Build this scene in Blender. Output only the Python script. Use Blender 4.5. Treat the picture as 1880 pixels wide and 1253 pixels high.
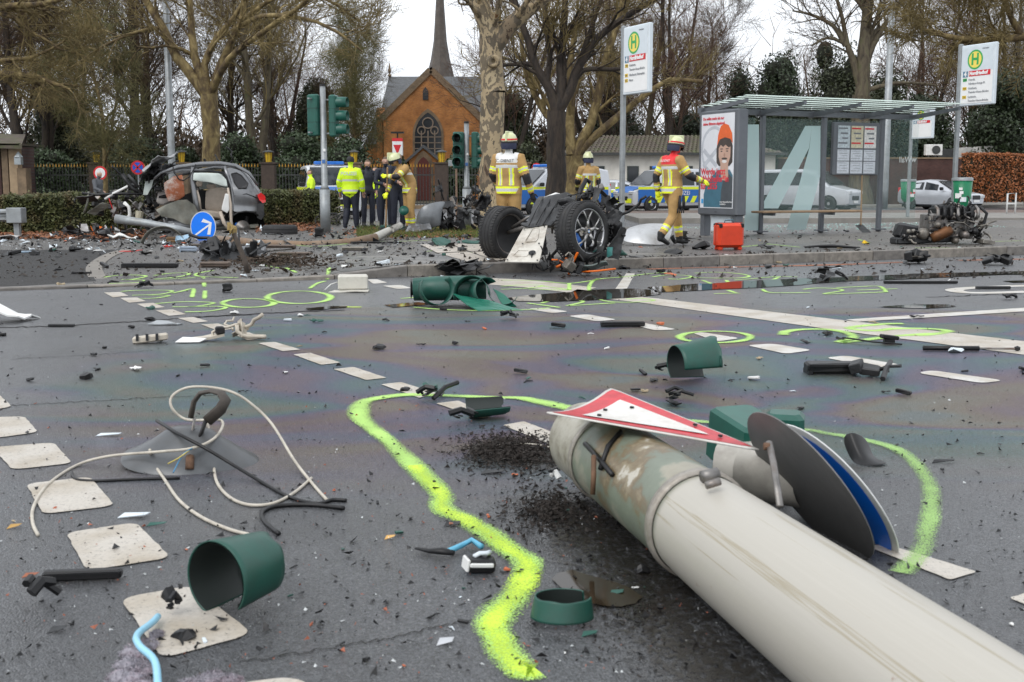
import bpy, bmesh, math, random
import numpy as np
from mathutils import Vector, Matrix, Euler, noise
R = math.radians
scene = bpy.context.scene
for o in list(bpy.data.objects): bpy.data.objects.remove(o)
COL = scene.collection
# ------------------------------------------------------------ camera
FPX, HOR, CH = 2150.0, 340.0, 1.20
PITCH = math.atan((626.5 - HOR) / FPX)
cam = bpy.data.cameras.new('camera'); camo = bpy.data.objects.new('camera', cam); COL.objects.link(camo)
camo.location = (0, 0, CH); camo.rotation_euler = (math.pi / 2 - PITCH, 0, 0)
cam.sensor_width = 36; cam.lens = 36 * FPX / 1880; cam.clip_start = 0.05; cam.clip_end = 2000
cam.dof.use_dof = True; cam.dof.focus_distance = 13.0; cam.dof.aperture_fstop = 7.5
scene.camera = camo
# ------------------------------------------------------------ sky (overcast) and soft sun
SUN_EL, SUN_AZ = R(48), R(215)
w = bpy.data.worlds.new('World'); scene.world = w; w.use_nodes = True
nt = w.node_tree; nt.nodes.clear()
def N(nt, t, **k):
 n = nt.nodes.new(t)
 for a, b in k.items(): setattr(n, a, b)
 return n
sky = N(nt, 'ShaderNodeTexSky', sky_type='NISHITA', sun_disc=False, sun_elevation=SUN_EL, sun_rotation=SUN_AZ, air_density=1.0, dust_density=4.0)
hs = N(nt, 'ShaderNodeHueSaturation'); hs.inputs['Saturation'].default_value = 0.15
tc = N(nt, 'ShaderNodeTexCoord'); cn = N(nt, 'ShaderNodeTexNoise'); cn.inputs['Scale'].default_value = 3.0; cn.inputs['Detail'].default_value = 5
mp = N(nt, 'ShaderNodeMapping'); mp.inputs['Scale'].default_value = (1, 1, 3.5)
cr = N(nt, 'ShaderNodeMapRange'); cr.inputs['From Min'].default_value = .3; cr.inputs['From Max'].default_value = .7; cr.inputs['To Min'].default_value = .86; cr.inputs['To Max'].default_value = 1.1
oc = N(nt, 'ShaderNodeVectorMath', operation='SCALE'); oc.inputs[0].default_value = (8.45, 8.85, 9.4)
mx = N(nt, 'ShaderNodeMix', data_type='RGBA'); mx.inputs['Factor'].default_value = .8
bg = N(nt, 'ShaderNodeBackground'); bg.inputs['Strength'].default_value = 0.1
wo = N(nt, 'ShaderNodeOutputWorld')
L = nt.links.new
L(sky.outputs[0], hs.inputs['Color']); L(tc.outputs['Generated'], mp.inputs[0]); L(mp.outputs[0], cn.inputs['Vector'])
L(cn.outputs['Fac'], cr.inputs[0]); L(cr.outputs[0], oc.inputs['Scale']); L(hs.outputs[0], mx.inputs['A']); L(oc.outputs[0], mx.inputs['B'])
L(mx.outputs['Result'], bg.inputs['Color']); L(bg.outputs[0], wo.inputs['Surface'])
sl = bpy.data.lights.new('sun', 'SUN'); sl.energy = 0.7; sl.angle = R(30); sl.color = (1, .97, .93)
so = bpy.data.objects.new('sun', sl); COL.objects.link(so)
so.rotation_euler = Vector((math.sin(SUN_AZ) * math.cos(SUN_EL), math.cos(SUN_AZ) * math.cos(SUN_EL), math.sin(SUN_EL))).to_track_quat('Z', 'Y').to_euler()
vs = scene.view_settings; vs.view_transform = 'Standard'; vs.look = 'None'; vs.exposure = 0.74; vs.gamma = 1.0
scene.cycles.use_denoising = True; scene.cycles.max_bounces = 6; scene.cycles.transparent_max_bounces = 24
scene.cycles.sample_clamp_indirect = 6; scene.cycles.caustics_reflective = False; scene.cycles.caustics_refractive = False
# ------------------------------------------------------------ photo pixel -> place
_c, _s = math.cos(PITCH), math.sin(PITCH)
def ray(px, py):
 a, b = (px - 940) / FPX, (626.5 - py) / FPX
 return Vector((a, _c + b * _s, -_s + b * _c))
def G(px, py, z=0.0):
 d = ray(px, py); t = (z - CH) / d.z
 return Vector((d.x * t, d.y * t, z))
def D(px, py, Y):
 d = ray(px, py); t = Y / d.y
 return Vector((d.x * t, Y, CH + d.z * t))
def pxm(Y): return FPX / Y
KA = math.atan(.48); K0 = G(1100, 494)
KD = Vector((math.cos(KA), math.sin(KA), 0)); KN = Vector((-math.sin(KA), math.cos(KA), 0))
def K(u, v, z=0.0):
 p = K0 + KD * u + KN * v; return Vector((p.x, p.y, z))
def KUV(p):
 q = Vector((p[0] - K0.x, p[1] - K0.y, 0)); return q.dot(KD), q.dot(KN)
PH = 0.14
# ------------------------------------------------------------ materials
MATS = {}
def newmat(name):
 m = bpy.data.materials.new(name); m.use_nodes = True
 return m, m.node_tree, m.node_tree.nodes['Principled BSDF']
def mat(name, col, rough=.6, metal=0., var=.2, scale=6., bump=0., bscale=None, spec=.5, dirt=None, dirt_amt=.45, trans=0., coat=0., stretch=None):
 if name in MATS: return MATS[name]
 m, t, b = newmat(name); L = t.links.new
 b.inputs['Roughness'].default_value = rough; b.inputs['Metallic'].default_value = metal
 b.inputs['Specular IOR Level'].default_value = spec; b.inputs['Coat Weight'].default_value = coat
 b.inputs['Transmission Weight'].default_value = trans
 c = N(t, 'ShaderNodeTexCoord'); no = N(t, 'ShaderNodeTexNoise'); no.inputs['Scale'].default_value = scale; no.inputs['Detail'].default_value = 6; no.inputs['Roughness'].default_value = .65
 src = c.outputs['Object']
 if stretch:
  mpn = N(t, 'ShaderNodeMapping'); mpn.inputs['Scale'].default_value = stretch; L(src, mpn.inputs[0]); src = mpn.outputs[0]
 L(src, no.inputs['Vector'])
 mr = N(t, 'ShaderNodeMapRange'); mr.inputs['From Min'].default_value = .28; mr.inputs['From Max'].default_value = .72
 mr.inputs['To Min'].default_value = 1 - var; mr.inputs['To Max'].default_value = 1 + var; L(no.outputs['Fac'], mr.inputs[0])
 sc = N(t, 'ShaderNodeVectorMath', operation='SCALE'); sc.inputs[0].default_value = col[:3]; L(mr.outputs[0], sc.inputs['Scale'])
 out = sc.outputs[0]
 if dirt:
  n2 = N(t, 'ShaderNodeTexNoise'); n2.inputs['Scale'].default_value = scale * .6; n2.inputs['Detail'].default_value = 8; n2.inputs['Roughness'].default_value = .7; L(src, n2.inputs['Vector'])
  r2 = N(t, 'ShaderNodeMapRange'); r2.inputs['From Min'].default_value = .48; r2.inputs['From Max'].default_value = .66; r2.inputs['To Max'].default_value = dirt_amt; L(n2.outputs['Fac'], r2.inputs[0])
  mm = N(t, 'ShaderNodeMix', data_type='RGBA'); mm.inputs['B'].default_value = (*dirt, 1); L(r2.outputs[0], mm.inputs['Factor']); L(out, mm.inputs['A']); out = mm.outputs['Result']
 L(out, b.inputs['Base Color'])
 if bump:
  bn = N(t, 'ShaderNodeTexNoise'); bn.inputs['Scale'].default_value = bscale or scale * 4; bn.inputs['Detail'].default_value = 4; L(c.outputs['Object'], bn.inputs['Vector'])
  bu = N(t, 'ShaderNodeBump'); bu.inputs['Strength'].default_value = .6; bu.inputs['Distance'].default_value = bump; L(bn.outputs['Fac'], bu.inputs['Height']); L(bu.outputs[0], b.inputs['Normal'])
 MATS[name] = m; return m
def ramp(t, stops, interp='LINEAR'):
 r = N(t, 'ShaderNodeValToRGB'); r.color_ramp.interpolation = interp
 e = r.color_ramp.elements
 while len(e) < len(stops): e.new(.5)
 for i, (p, c) in enumerate(stops): e[i].position = p; e[i].color = (*c, 1) if len(c) == 3 else c
 return r
# ------------------------------------------------------------ mesh builder
class MB:
 def __init__(s): s.v = []; s.f = []; s.m = []; s.mi = 0
 def add(s, vs, fs):
  o = len(s.v); s.v += [tuple(x) for x in vs]; s.f += [tuple(i + o for i in f) for f in fs]; s.m += [s.mi] * len(fs); return s
 def box(s, c, size, M=None, bev=0.):
  x, y, z = [a / 2 for a in size]; c = Vector(c)
  if bev <= 0:
   vs = [Vector((i * x, j * y, k * z)) for i in (-1, 1) for j in (-1, 1) for k in (-1, 1)]
   fs = [(0, 1, 3, 2), (4, 6, 7, 5), (0, 4, 5, 1), (2, 3, 7, 6), (0, 2, 6, 4), (1, 5, 7, 3)]
  else:
   b = bev; ring = lambda dz, ins: [Vector((a, d, dz)) for a, d in ((-x + b + ins, -y + ins), (x - b - ins, -y + ins), (x - ins, -y + b + ins), (x - ins, y - b - ins), (x - b - ins, y - ins), (-x + b + ins, y - ins), (-x + ins, y - b - ins), (-x + ins, -y + b + ins))]
   rs = [ring(-z, b), ring(-z + b, 0), ring(z - b, 0), ring(z, b)]; vs = sum(rs, []); fs = [tuple(range(7, -1, -1)), tuple(range(24, 32))]
   for q in range(3):
    for i in range(8): fs.append((q * 8 + i, q * 8 + (i + 1) % 8, q * 8 + 8 + (i + 1) % 8, q * 8 + 8 + i))
  vs = [(M @ v if M else v) + c for v in vs]
  return s.add(vs, fs)
 def tube(s, pts, r, n=6, cap=True, flat=1.0, up=None):
  pts = [Vector(p) for p in pts]; k = len(pts); rr = r if isinstance(r, (list, tuple)) else [r] * k
  vs = []; ref = None
  for i, p in enumerate(pts):
   d = (pts[min(i + 1, k - 1)] - pts[max(i - 1, 0)])
   if d.length < 1e-9: d = Vector((0, 0, 1))
   d.normalize()
   if ref is None:
    ref = Vector(up) if up else (Vector((0, 0, 1)) if abs(d.z) < .9 else Vector((1, 0, 0)))
   a = d.cross(ref)
   if a.length < 1e-6: a = d.orthogonal()
   a.normalize(); b = a.cross(d).normalized(); ref = b
   for j in range(n):
    t = 2 * math.pi * j / n; vs.append(p + a * (math.cos(t) * rr[i]) + b * (math.sin(t) * rr[i] * flat))
  fs = [(i * n + j, i * n + (j + 1) % n, (i + 1) * n + (j + 1) % n, (i + 1) * n + j) for i in range(k - 1) for j in range(n)]
  if cap: fs += [tuple(range(n - 1, -1, -1)), tuple(range((k - 1) * n, k * n))]
  return s.add(vs, fs)
 def lathe(s, prof, n=24, M=None, close=False, a0=0., a1=2 * math.pi):
  full = abs(a1 - a0 - 2 * math.pi) < 1e-6; c = n if full else n + 1; vs = []
  for r, z in prof:
   for j in range(c):
    t = a0 + (a1 - a0) * j / n; v = Vector((r * math.cos(t), r * math.sin(t), z)); vs.append(M @ v if M else v)
  k = len(prof); fs = []
  for i in range(k if close else k - 1):
   for j in range(n):
    a, b = i * c + j, i * c + (j + 1) % c; i2 = (i + 1) % k
    fs.append((a, b, i2 * c + (j + 1) % c, i2 * c + j))
  return s.add(vs, fs)
 def prism(s, poly, depth, M=None, d0=0.):
  n = len(poly); vs = [Vector((a, d0, b)) for a, b in poly] + [Vector((a, d0 + depth, b)) for a, b in poly]
  if M: vs = [M @ v for v in vs]
  return s.add(vs, [tuple(range(n)), tuple(range(2 * n - 1, n - 1, -1))] + [((i + 1) % n, i, n + i, n + (i + 1) % n) for i in range(n)])
 def plate(s, corners, th, nu=6, nv=4, crumple=0., seed=0):
  c = [Vector(p) for p in corners]; nrm = (c[1] - c[0]).cross(c[3] - c[0]); nrm = nrm.normalized() if nrm.length > 1e-9 else Vector((0, 0, 1))
  top = []
  for i in range(nu + 1):
   for j in range(nv + 1):
    a, b = i / nu, j / nv
    p = c[0] * (1 - a) * (1 - b) + c[1] * a * (1 - b) + c[2] * a * b + c[3] * (1 - a) * b
    if crumple:
     q = noise.noise_vector(p * 3.1 + Vector((seed, seed * 2.3, 7))) ; q2 = noise.noise_vector(p * 9 + Vector((seed * 3.1, 5, seed)))
     p = p + nrm * (q.x * crumple) + q2 * crumple * .35
    top.append(p)
  vs = top + [p - nrm * th for p in top]; m = len(top); W = nv + 1; fs = []
  for i in range(nu):
   for j in range(nv):
    a = i * W + j; fs += [(a, a + W, a + W + 1, a + 1), (m + a, m + a + 1, m + a + W + 1, m + a + W)]
  bd = [i * W for i in range(nu + 1)] + [nu * W + j for j in range(1, W)] + [i * W + nv for i in range(nu - 1, -1, -1)] + [j for j in range(nv - 1, 0, -1)]
  for i in range(len(bd)): a, b = bd[i], bd[(i + 1) % len(bd)]; fs.append((b, a, m + a, m + b))
  return s.add(vs, fs)
 def jitter(s, amt, sc=6., seed=0, start=0):
  for i in range(start, len(s.v)):
   p = Vector(s.v[i]); s.v[i] = tuple(p + noise.noise_vector(p * sc + Vector((seed, seed * 1.7, 3))) * amt)
  return s
 def mesh(s, name, mats, smooth=False):
  me = bpy.data.meshes.new(name); me.from_pydata(s.v, [], s.f); me.update()
  for m in (mats if isinstance(mats, (list, tuple)) else [mats]): me.materials.append(m)
  if any(s.m): me.polygons.foreach_set('material_index', s.m)
  if smooth: me.shade_smooth() if hasattr(me, 'shade_smooth') else me.polygons.foreach_set('use_smooth', [True] * len(me.polygons))
  return me
 def obj(s, name, mats, parent=None, smooth=False, **tags):
  return link(name, s.mesh(name, mats, smooth), parent, **tags)
def link(name, data, parent=None, label=None, cat=None, group=None, kind=None, loc=None, rot=None):
 o = bpy.data.objects.new(name, data); COL.objects.link(o)
 if parent: o.parent = parent
 if loc is not None: o.location = loc
 if rot is not None: o.rotation_euler = rot
 for k, v in (('label', label), ('category', cat), ('group', group), ('kind', kind)):
  if v: o[k] = v
 return o
def thing(name, label, cat, loc=(0, 0, 0), rot=(0, 0, 0), group=None): return link(name, None, None, label, cat, group, None, loc, rot)
def autosmooth(o, ang=40):
 bm = bmesh.new(); bm.from_mesh(o.data)
 for f in bm.faces: f.smooth = True
 for e in bm.edges:
  if len(e.link_faces) == 2: e.smooth = e.calc_face_angle(0) < R(ang)
 bm.to_mesh(o.data); bm.free(); return o
def grid(name, fn, nu, nv, m, parent=None, **k):
 b = MB(); b.add([fn(i / nu, j / nv) for i in range(nu + 1) for j in range(nv + 1)], [(i * (nv + 1) + j, (i + 1) * (nv + 1) + j, (i + 1) * (nv + 1) + j + 1, i * (nv + 1) + j + 1) for i in range(nu) for j in range(nv)])
 return b.obj(name, m, parent, True, **k)
def text_mesh(txt, size, align='LEFT', ext=0., bold=0.):
 c = bpy.data.curves.new('txt', 'FONT'); c.body = txt; c.size = size; c.align_x = align; c.align_y = 'CENTER'; c.extrude = ext; c.offset = bold; c.resolution_u = 3
 o = bpy.data.objects.new('txt', c); COL.objects.link(o); dg = bpy.context.evaluated_depsgraph_get()
 me = bpy.data.meshes.new_from_object(o.evaluated_get(dg)); bpy.data.objects.remove(o); bpy.data.curves.remove(c); return me
def text(txt, size, M, m, parent, name='lettering', align='LEFT', bold=0., sx=1.):
 me = text_mesh(txt, size, align, .001, bold); me.transform(Matrix.Diagonal((sx, 1, 1, 1))); me.transform(M); me.materials.clear(); me.materials.append(m)
 return link(name, me, parent)
def frame(origin, xdir, zdir=(0, 0, 1)):
 x = Vector(xdir).normalized(); y = Vector(zdir).normalized(); z = x.cross(y)
 return Matrix(((x.x, y.x, z.x, origin[0]), (x.y, y.y, z.y, origin[1]), (x.z, y.z, z.z, origin[2]), (0, 0, 0, 1)))
def rotm(x=0, y=0, z=0): return Euler((R(x), R(y), R(z))).to_matrix()
# ============================================================ GROUND
def hp(u):
 t = min(1, max(0, (u + 4.4) / 1.5)); t = t * t * (3 - 2 * t); return .025 + (PH - .025) * t
def GG(px, py, dz=0.):
 p = G(px, py); u, v = KUV(p)
 if v > 0:
  h = hp(u); p = G(px, py, h); u, v = KUV(p)
  if v < 0: p = K(u, .02, h)
  p.z = h
 p.z += dz; return p
def asphalt(name, oil=True, base=.045, wet=.5, coat=.75, tint=(.93, .97, 1.05)):
 m, t, b = newmat(name); L = t.links.new
 c = N(t, 'ShaderNodeTexCoord'); P = c.outputs['Object']
 n1 = N(t, 'ShaderNodeTexNoise'); n1.inputs['Scale'].default_value = 85; n1.inputs['Detail'].default_value = 4; n1.inputs['Roughness'].default_value = .7; L(P, n1.inputs[0])
 n2 = N(t, 'ShaderNodeTexNoise'); n2.inputs['Scale'].default_value = .55; n2.inputs['Detail'].default_value = 8; n2.inputs['Roughness'].default_value = .6; L(P, n2.inputs[0])
 vo = N(t, 'ShaderNodeTexVoronoi'); vo.inputs['Scale'].default_value = 170; L(P, vo.inputs['Vector']); sv = N(t, 'ShaderNodeSeparateXYZ'); L(vo.outputs['Color'], sv.inputs[0]); ns = N(t, 'ShaderNodeMath', operation='MULTIPLY_ADD'); ns.inputs[1].default_value = .42; L(sv.outputs['X'], ns.inputs[0]); n1s = N(t, 'ShaderNodeMath', operation='MULTIPLY'); n1s.inputs[1].default_value = .58; L(n1.outputs['Fac'], n1s.inputs[0]); L(n1s.outputs[0], ns.inputs[2])
 r1 = ramp(t, [(.25, (base * .45,) * 3), (.5, tuple(base * x for x in tint)), (.68, tuple(base * 1.6 * x for x in tint)), (.82, (base * 3.0, base * 2.95, base * 2.9))]); L(ns.outputs[0], r1.inputs[0])
 r2 = N(t, 'ShaderNodeMapRange'); r2.inputs['From Min'].default_value = .3; r2.inputs['From Max'].default_value = .7; r2.inputs['To Min'].default_value = .55; r2.inputs['To Max'].default_value = 1.35; L(n2.outputs['Fac'], r2.inputs[0])
 sc = N(t, 'ShaderNodeVectorMath', operation='SCALE'); L(r1.outputs[0], sc.inputs[0]); L(r2.outputs[0], sc.inputs['Scale']); L(sc.outputs[0], b.inputs['Base Color'])
 rr = N(t, 'ShaderNodeMapRange'); rr.inputs['From Min'].default_value = .35; rr.inputs['From Max'].default_value = .65; rr.inputs['To Min'].default_value = wet - .13; rr.inputs['To Max'].default_value = wet + .13; L(n2.outputs['Fac'], rr.inputs[0]); L(rr.outputs[0], b.inputs['Roughness'])
 bu = N(t, 'ShaderNodeBump'); bu.inputs['Strength'].default_value = .9; bu.inputs['Distance'].default_value = .007
 ad = N(t, 'ShaderNodeMath', operation='SUBTRACT'); L(n1.outputs['Fac'], ad.inputs[0]); L(vo.outputs['Distance'], ad.inputs[1]); L(ad.outputs[0], bu.inputs['Height']); L(bu.outputs[0], b.inputs['Normal'])
 b.inputs['Coat Weight'].default_value = coat; b.inputs['Coat Roughness'].default_value = .26; bc = N(t, 'ShaderNodeBump'); bc.inputs['Strength'].default_value = .55; bc.inputs['Distance'].default_value = .006; L(ad.outputs[0], bc.inputs['Height']); L(bc.outputs[0], b.inputs['Coat Normal'])
 if oil:
  b.inputs['IOR'].default_value = 1.45
  mp = N(t, 'ShaderNodeMapping'); mp.inputs['Rotation'].default_value = (0, 0, -KA * .55); mp.inputs['Scale'].default_value = (.3, .6, 1); L(P, mp.inputs[0])
  o1 = N(t, 'ShaderNodeTexNoise'); o1.inputs['Scale'].default_value = 1.1; o1.inputs['Detail'].default_value = 2.5; o1.inputs['Distortion'].default_value = 1.6; L(mp.outputs[0], o1.inputs[0])
  th = N(t, 'ShaderNodeMapRange'); th.inputs['From Min'].default_value = .3; th.inputs['From Max'].default_value = .72; th.inputs['To Min'].default_value = 230; th.inputs['To Max'].default_value = 590; L(o1.outputs['Fac'], th.inputs[0])
  sx = N(t, 'ShaderNodeSeparateXYZ'); L(P, sx.inputs[0])
  def band(src, a, b_, c_, d_):
   x = N(t, 'ShaderNodeMapRange', interpolation_type='SMOOTHSTEP'); x.inputs['From Min'].default_value = a; x.inputs['From Max'].default_value = b_; L(src, x.inputs[0])
   y = N(t, 'ShaderNodeMapRange', interpolation_type='SMOOTHSTEP'); y.inputs['From Min'].default_value = c_; y.inputs['From Max'].default_value = d_; y.inputs['To Min'].default_value = 1; y.inputs['To Max'].default_value = 0; L(src, y.inputs[0])
   z = N(t, 'ShaderNodeMath', operation='MULTIPLY'); L(x.outputs[0], z.inputs[0]); L(y.outputs[0], z.inputs[1]); return z.outputs[0]
  m1 = N(t, 'ShaderNodeMath', operation='MULTIPLY'); L(band(sx.outputs['X'], -4.2, -1.2, 9, 14), m1.inputs[0]); L(band(sx.outputs['Y'], 2.6, 6.4, 9.6, 13.5), m1.inputs[1])
  o2 = N(t, 'ShaderNodeTexNoise'); o2.inputs['Scale'].default_value = 1.0; o2.inputs['Detail'].default_value = 6; o2.inputs['Distortion'].default_value = 1.2; L(mp.outputs[0], o2.inputs[0])
  ml = N(t, 'ShaderNodeMath', operation='ADD'); L(m1.outputs[0], ml.inputs[0]); L(o2.outputs['Fac'], ml.inputs[1])
  mk = N(t, 'ShaderNodeMapRange', interpolation_type='SMOOTHSTEP'); mk.inputs['From Min'].default_value = .88; mk.inputs['From Max'].default_value = 1.4; mk.inputs['To Max'].default_value = .62; L(ml.outputs[0], mk.inputs[0])
  g = N(t, 'ShaderNodeBsdfGlossy'); g.inputs['Roughness'].default_value = .22
  f = N(t, 'ShaderNodeBsdfPrincipled'); f.inputs['Base Color'].default_value = (.06, .06, .062, 1); f.inputs['Roughness'].default_value = .34; f.inputs['IOR'].default_value = 1.95
  L(sc.outputs[0], f.inputs['Base Color']); L(th.outputs[0], f.inputs['Thin Film Thickness']); f.inputs['Thin Film IOR'].default_value = 1.38; L(bu.outputs[0], f.inputs['Normal'])
  mx = N(t, 'ShaderNodeMixShader'); L(mk.outputs[0], mx.inputs[0]); L(b.outputs[0], mx.inputs[1]); L(f.outputs[0], mx.inputs[2]); L(mx.outputs[0], t.nodes['Material Output'].inputs['Surface'])
  t.nodes.remove(g)
 return m
M_ROAD = asphalt('wet_asphalt', True, .07, .43)
M_WALK = asphalt('footway_asphalt', False, .09, .52, .35, (1.08, 1., .9))
b = MB(); S = 320
for (x0, x1, y0, y1) in ((-S, S, -20, 66),): b.add([(x0, y0, 0), (x1, y0, 0), (x1, y1, 0), (x0, y1, 0)], [(0, 1, 2, 3)])
road = b.obj('road', M_ROAD, kind='structure')
M_SOIL = mat('cemetery_soil', (.05, .045, .025), .9, var=.5, scale=3, bump=.03, dirt=(.09, .05, .02))
grid('ground', lambda a, c: (-S + 2 * S * a, 65.9 + 300 * c, .03 + .25 * noise.noise(Vector((a * 40, c * 40, 1)))), 60, 30, M_SOIL, kind='structure')
# platform / footway sheet with ramped height
def plat(name, u0, u1, v0, v1, m, dz=0., n=80):
 return grid(name, lambda a, c: K(u0 + (u1 - u0) * a, v0 + (v1 - v0) * c, hp(u0 + (u1 - u0) * a) + dz), n, 2, m, kind='structure')
pavement = plat('pavement', -26, 5.5, .0, 18.5, M_WALK)
M_PLAT = asphalt('platform_asphalt', False, .12, .52, .35, (1.1, 1., .88))
pave2 = plat('platform', 5.5, 60, .0, 11, M_PLAT, n=20)
b = MB(); b.add([K(5.5, 11, 0), K(60, 11, 0), K(60, 11, PH), K(5.5, 11, PH)], [(0, 1, 2, 3)]); b.add([K(5.5, 18.5, 0), K(5.5, 11, 0), K(5.5, 11, PH), K(5.5, 18.5, PH)], [(0, 1, 2, 3)])
b.add([K(-26, 18.5, 0), K(5.5, 18.5, 0), K(5.5, 18.5, PH), K(-26, 18.5, .025)], [(0, 1, 2, 3)])
b.obj('platform_edge', mat('kerb_concrete', (.2, .19, .17), .6, var=.3, scale=5, dirt=(.07, .06, .05), bump=.004), pave2)
# kerb: every stone a piece
M_KERB = [mat('kerb_granite_%d' % i, c, .55, var=.35, scale=9, dirt=(.06, .055, .045), bump=.004, bscale=60) for i, c in enumerate(((.2, .18, .155), (.17, .155, .14), (.23, .205, .175)))]
kerb = link('kerb', None, loc=K(0, 0, 0))
kerb['kind'] = 'structure'
rng = random.Random(4)
for i in range(-16, 34):
 u = i * 1.0; h0, h1 = hp(u), hp(u + 1); b = MB(); g = .006; e = .012
 A = lambda uu, vv, z: K(uu, vv, z) - K(0, 0, 0)
 dz = rng.uniform(-.004, .004); dv = rng.uniform(-.006, .006)
 q = []
 for uu, h in ((u + g, h0), (u + 1 - g, h1)):
  h += .008 + dz; q += [A(uu, -.15 + dv, -.05), A(uu, -.15 + dv, h - e), A(uu, -.15 + e + dv, h), A(uu, -.002, h), A(uu, -.002, -.05)]
 b.add(q, [(0, 1, 2, 3, 4), (9, 8, 7, 6, 5)] + [(j + 5, j + 6, j + 1, j) for j in range(4)])
 b.obj('kerb_stone', M_KERB[rng.randrange(3)], kerb)
# paving slabs beside the dropped kerb
M_SLAB = [mat('slab_%d' % i, c, .42, var=.25, scale=5, dirt=(.05, .05, .05), bump=.003, bscale=70) for i, c in enumerate(((.13, .125, .115), (.095, .092, .088), (.16, .15, .135)))]
for j in range(5):
 for i in range(15):
  u, v = -4.6 + i * .4 + (.2 if j % 2 else 0), .03 + j * .4; h = hp(u + .2) + .004 + rng.uniform(0, .004); b = MB(); g = .006; sl = (hp(u + .4) - hp(u)) / 2
  b.add([K(u + g, v + g, h - sl), K(u + .4 - g, v + g, h + sl), K(u + .4 - g, v + .4 - g, h + sl), K(u + g, v + .4 - g, h - sl)] + [K(u + g, v + g, h - sl - .02), K(u + .4 - g, v + g, h + sl - .02), K(u + .4 - g, v + .4 - g, h + sl - .02), K(u + g, v + .4 - g, h - sl - .02)],
              [(0, 1, 2, 3), (0, 4, 5, 1), (1, 5, 6, 2), (2, 6, 7, 3), (3, 7, 4, 0)])
  b.obj('paving_slab', M_SLAB[rng.choice((0, 0, 1, 2))], pavement)
def sheet_px(name, pts, m, dz, parent, sub=0, **k):
 P = [GG(x, y, dz) for x, y in pts]; b = MB(); b.add(P, [tuple(range(len(P)))]); return b.obj(name, m, parent, **k)
M_PALE = mat('pale_slab', (.42, .37, .31), .4, var=.2, scale=4, dirt=(.16, .14, .12))
for q in (((771, 450), (822, 449), (858, 463), (803, 466)), ((826, 449), (892, 450), (935, 461), (862, 463)), ((806, 467), (860, 464), (905, 480), (868, 484)), ((864, 464), (938, 462), (960, 476), (910, 480))):
 sheet_px('pale_slab', q, M_PALE, .012, pavement)
# dark asphalt crossing at the far left
sheet_px('cycle_path', [(-60, 460), (225, 459), (190, 475), (165, 495), (175, 515), (190, 529), (-60, 533)], asphalt('dark_asphalt', False, .03, .8, .0, (1.05, 1., .97)), .004, None, kind='structure')
M_EDGE = mat('edge_strip', (.2, .18, .155), .5, var=.25, scale=6, dirt=(.08, .07, .06))
def ribbon(name, pts, width, m, parent, dz=.005, closed=False, wpx=None, smooth=True, **k):
 P = [GG(x, y, dz) for x, y in pts]
 if smooth and len(P) > 2:
  Q = []; n = len(P); rngk = range(n if closed else n - 1)
  for i in rngk:
   a, b_, c_, d_ = (P[(i - 1) % n] if closed or i else P[0]), P[i], P[(i + 1) % n], (P[(i + 2) % n] if closed or i + 2 < n else P[-1])
   for s_ in range(5):
    t = s_ / 5; Q.append(.5 * ((2 * b_) + (c_ - a) * t + (2 * a - 5 * b_ + 4 * c_ - d_) * t * t + (3 * b_ - a - 3 * c_ + d_) * t ** 3))
  if not closed: Q.append(P[-1])
  P = Q
 n = len(P); vs = []; uv = []; ln = 0
 for i, p in enumerate(P):
  a = P[(i - 1) % n] if closed or i else P[0]; c = P[(i + 1) % n] if closed or i < n - 1 else P[-1]
  d = c - a; d.z = 0; d = d.normalized() if d.length > 1e-9 else Vector((1, 0, 0)); s_ = Vector((-d.y, d.x, 0))
  wd = width(i / max(1, n - 1)) if callable(width) else width
  vs += [p - s_ * wd / 2, p + s_ * wd / 2]; ln += (p - P[i - 1]).length if i else 0; uv.append(ln)
 fs = [((2 * i), (2 * i + 1), (2 * i + 3) % (2 * n), (2 * i + 2) % (2 * n)) for i in range(n if closed else n - 1)]
 b = MB(); b.add(vs, fs); o = b.obj(name, m, parent, **k); me = o.data; ul = me.uv_layers.new(name='uv')
 end = max(uv[-1], 1e-6)
 for lp in me.loops: i = lp.vertex_index; ul.data[lp.index].uv = (uv[i // 2] / end if not closed else .5, i % 2)
 return o
ribbon('edge_strip', [(232, 459), (200, 470), (175, 488), (176, 505), (196, 528)], .22, M_EDGE, pavement, .008)
# ------------------------------------------------------------ painted markings
def marking_mat(name, col, wear=.5, tint=None):
 m, t, b = newmat(name); L = t.links.new; c = N(t, 'ShaderNodeTexCoord')
 n1 = N(t, 'ShaderNodeTexNoise'); n1.inputs['Scale'].default_value = 75; n1.inputs['Detail'].default_value = 7; n1.inputs['Roughness'].default_value = .75; L(c.outputs['Object'], n1.inputs[0])
 n2 = N(t, 'ShaderNodeTexNoise'); n2.inputs['Scale'].default_value = 4; n2.inputs['Detail'].default_value = 6; L(c.outputs['Object'], n2.inputs[0])
 r1 = ramp(t, [(.34, tuple(x * .18 for x in col)), (.42, tuple(x * .82 for x in col)), (.7, col)]); L(n1.outputs['Fac'], r1.inputs[0])
 r2 = ramp(t, [(.35, (.72, .66, .56)), (.6, (1, 1, 1))]); L(n2.outputs['Fac'], r2.inputs[0])
 mm = N(t, 'ShaderNodeMix', data_type='RGBA', blend_type='MULTIPLY'); mm.inputs['Factor'].default_value = .8; L(r1.outputs[0], mm.inputs['A']); L(r2.outputs[0], mm.inputs['B']); L(mm.outputs['Result'], b.inputs['Base Color'])
 b.inputs['Roughness'].default_value = .42
 bu = N(t, 'ShaderNodeBump'); bu.inputs['Strength'].default_value = .5; bu.inputs['Distance'].default_value = .003; L(n1.outputs['Fac'], bu.inputs['Height']); L(bu.outputs[0], b.inputs['Normal'])
 return m
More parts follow.
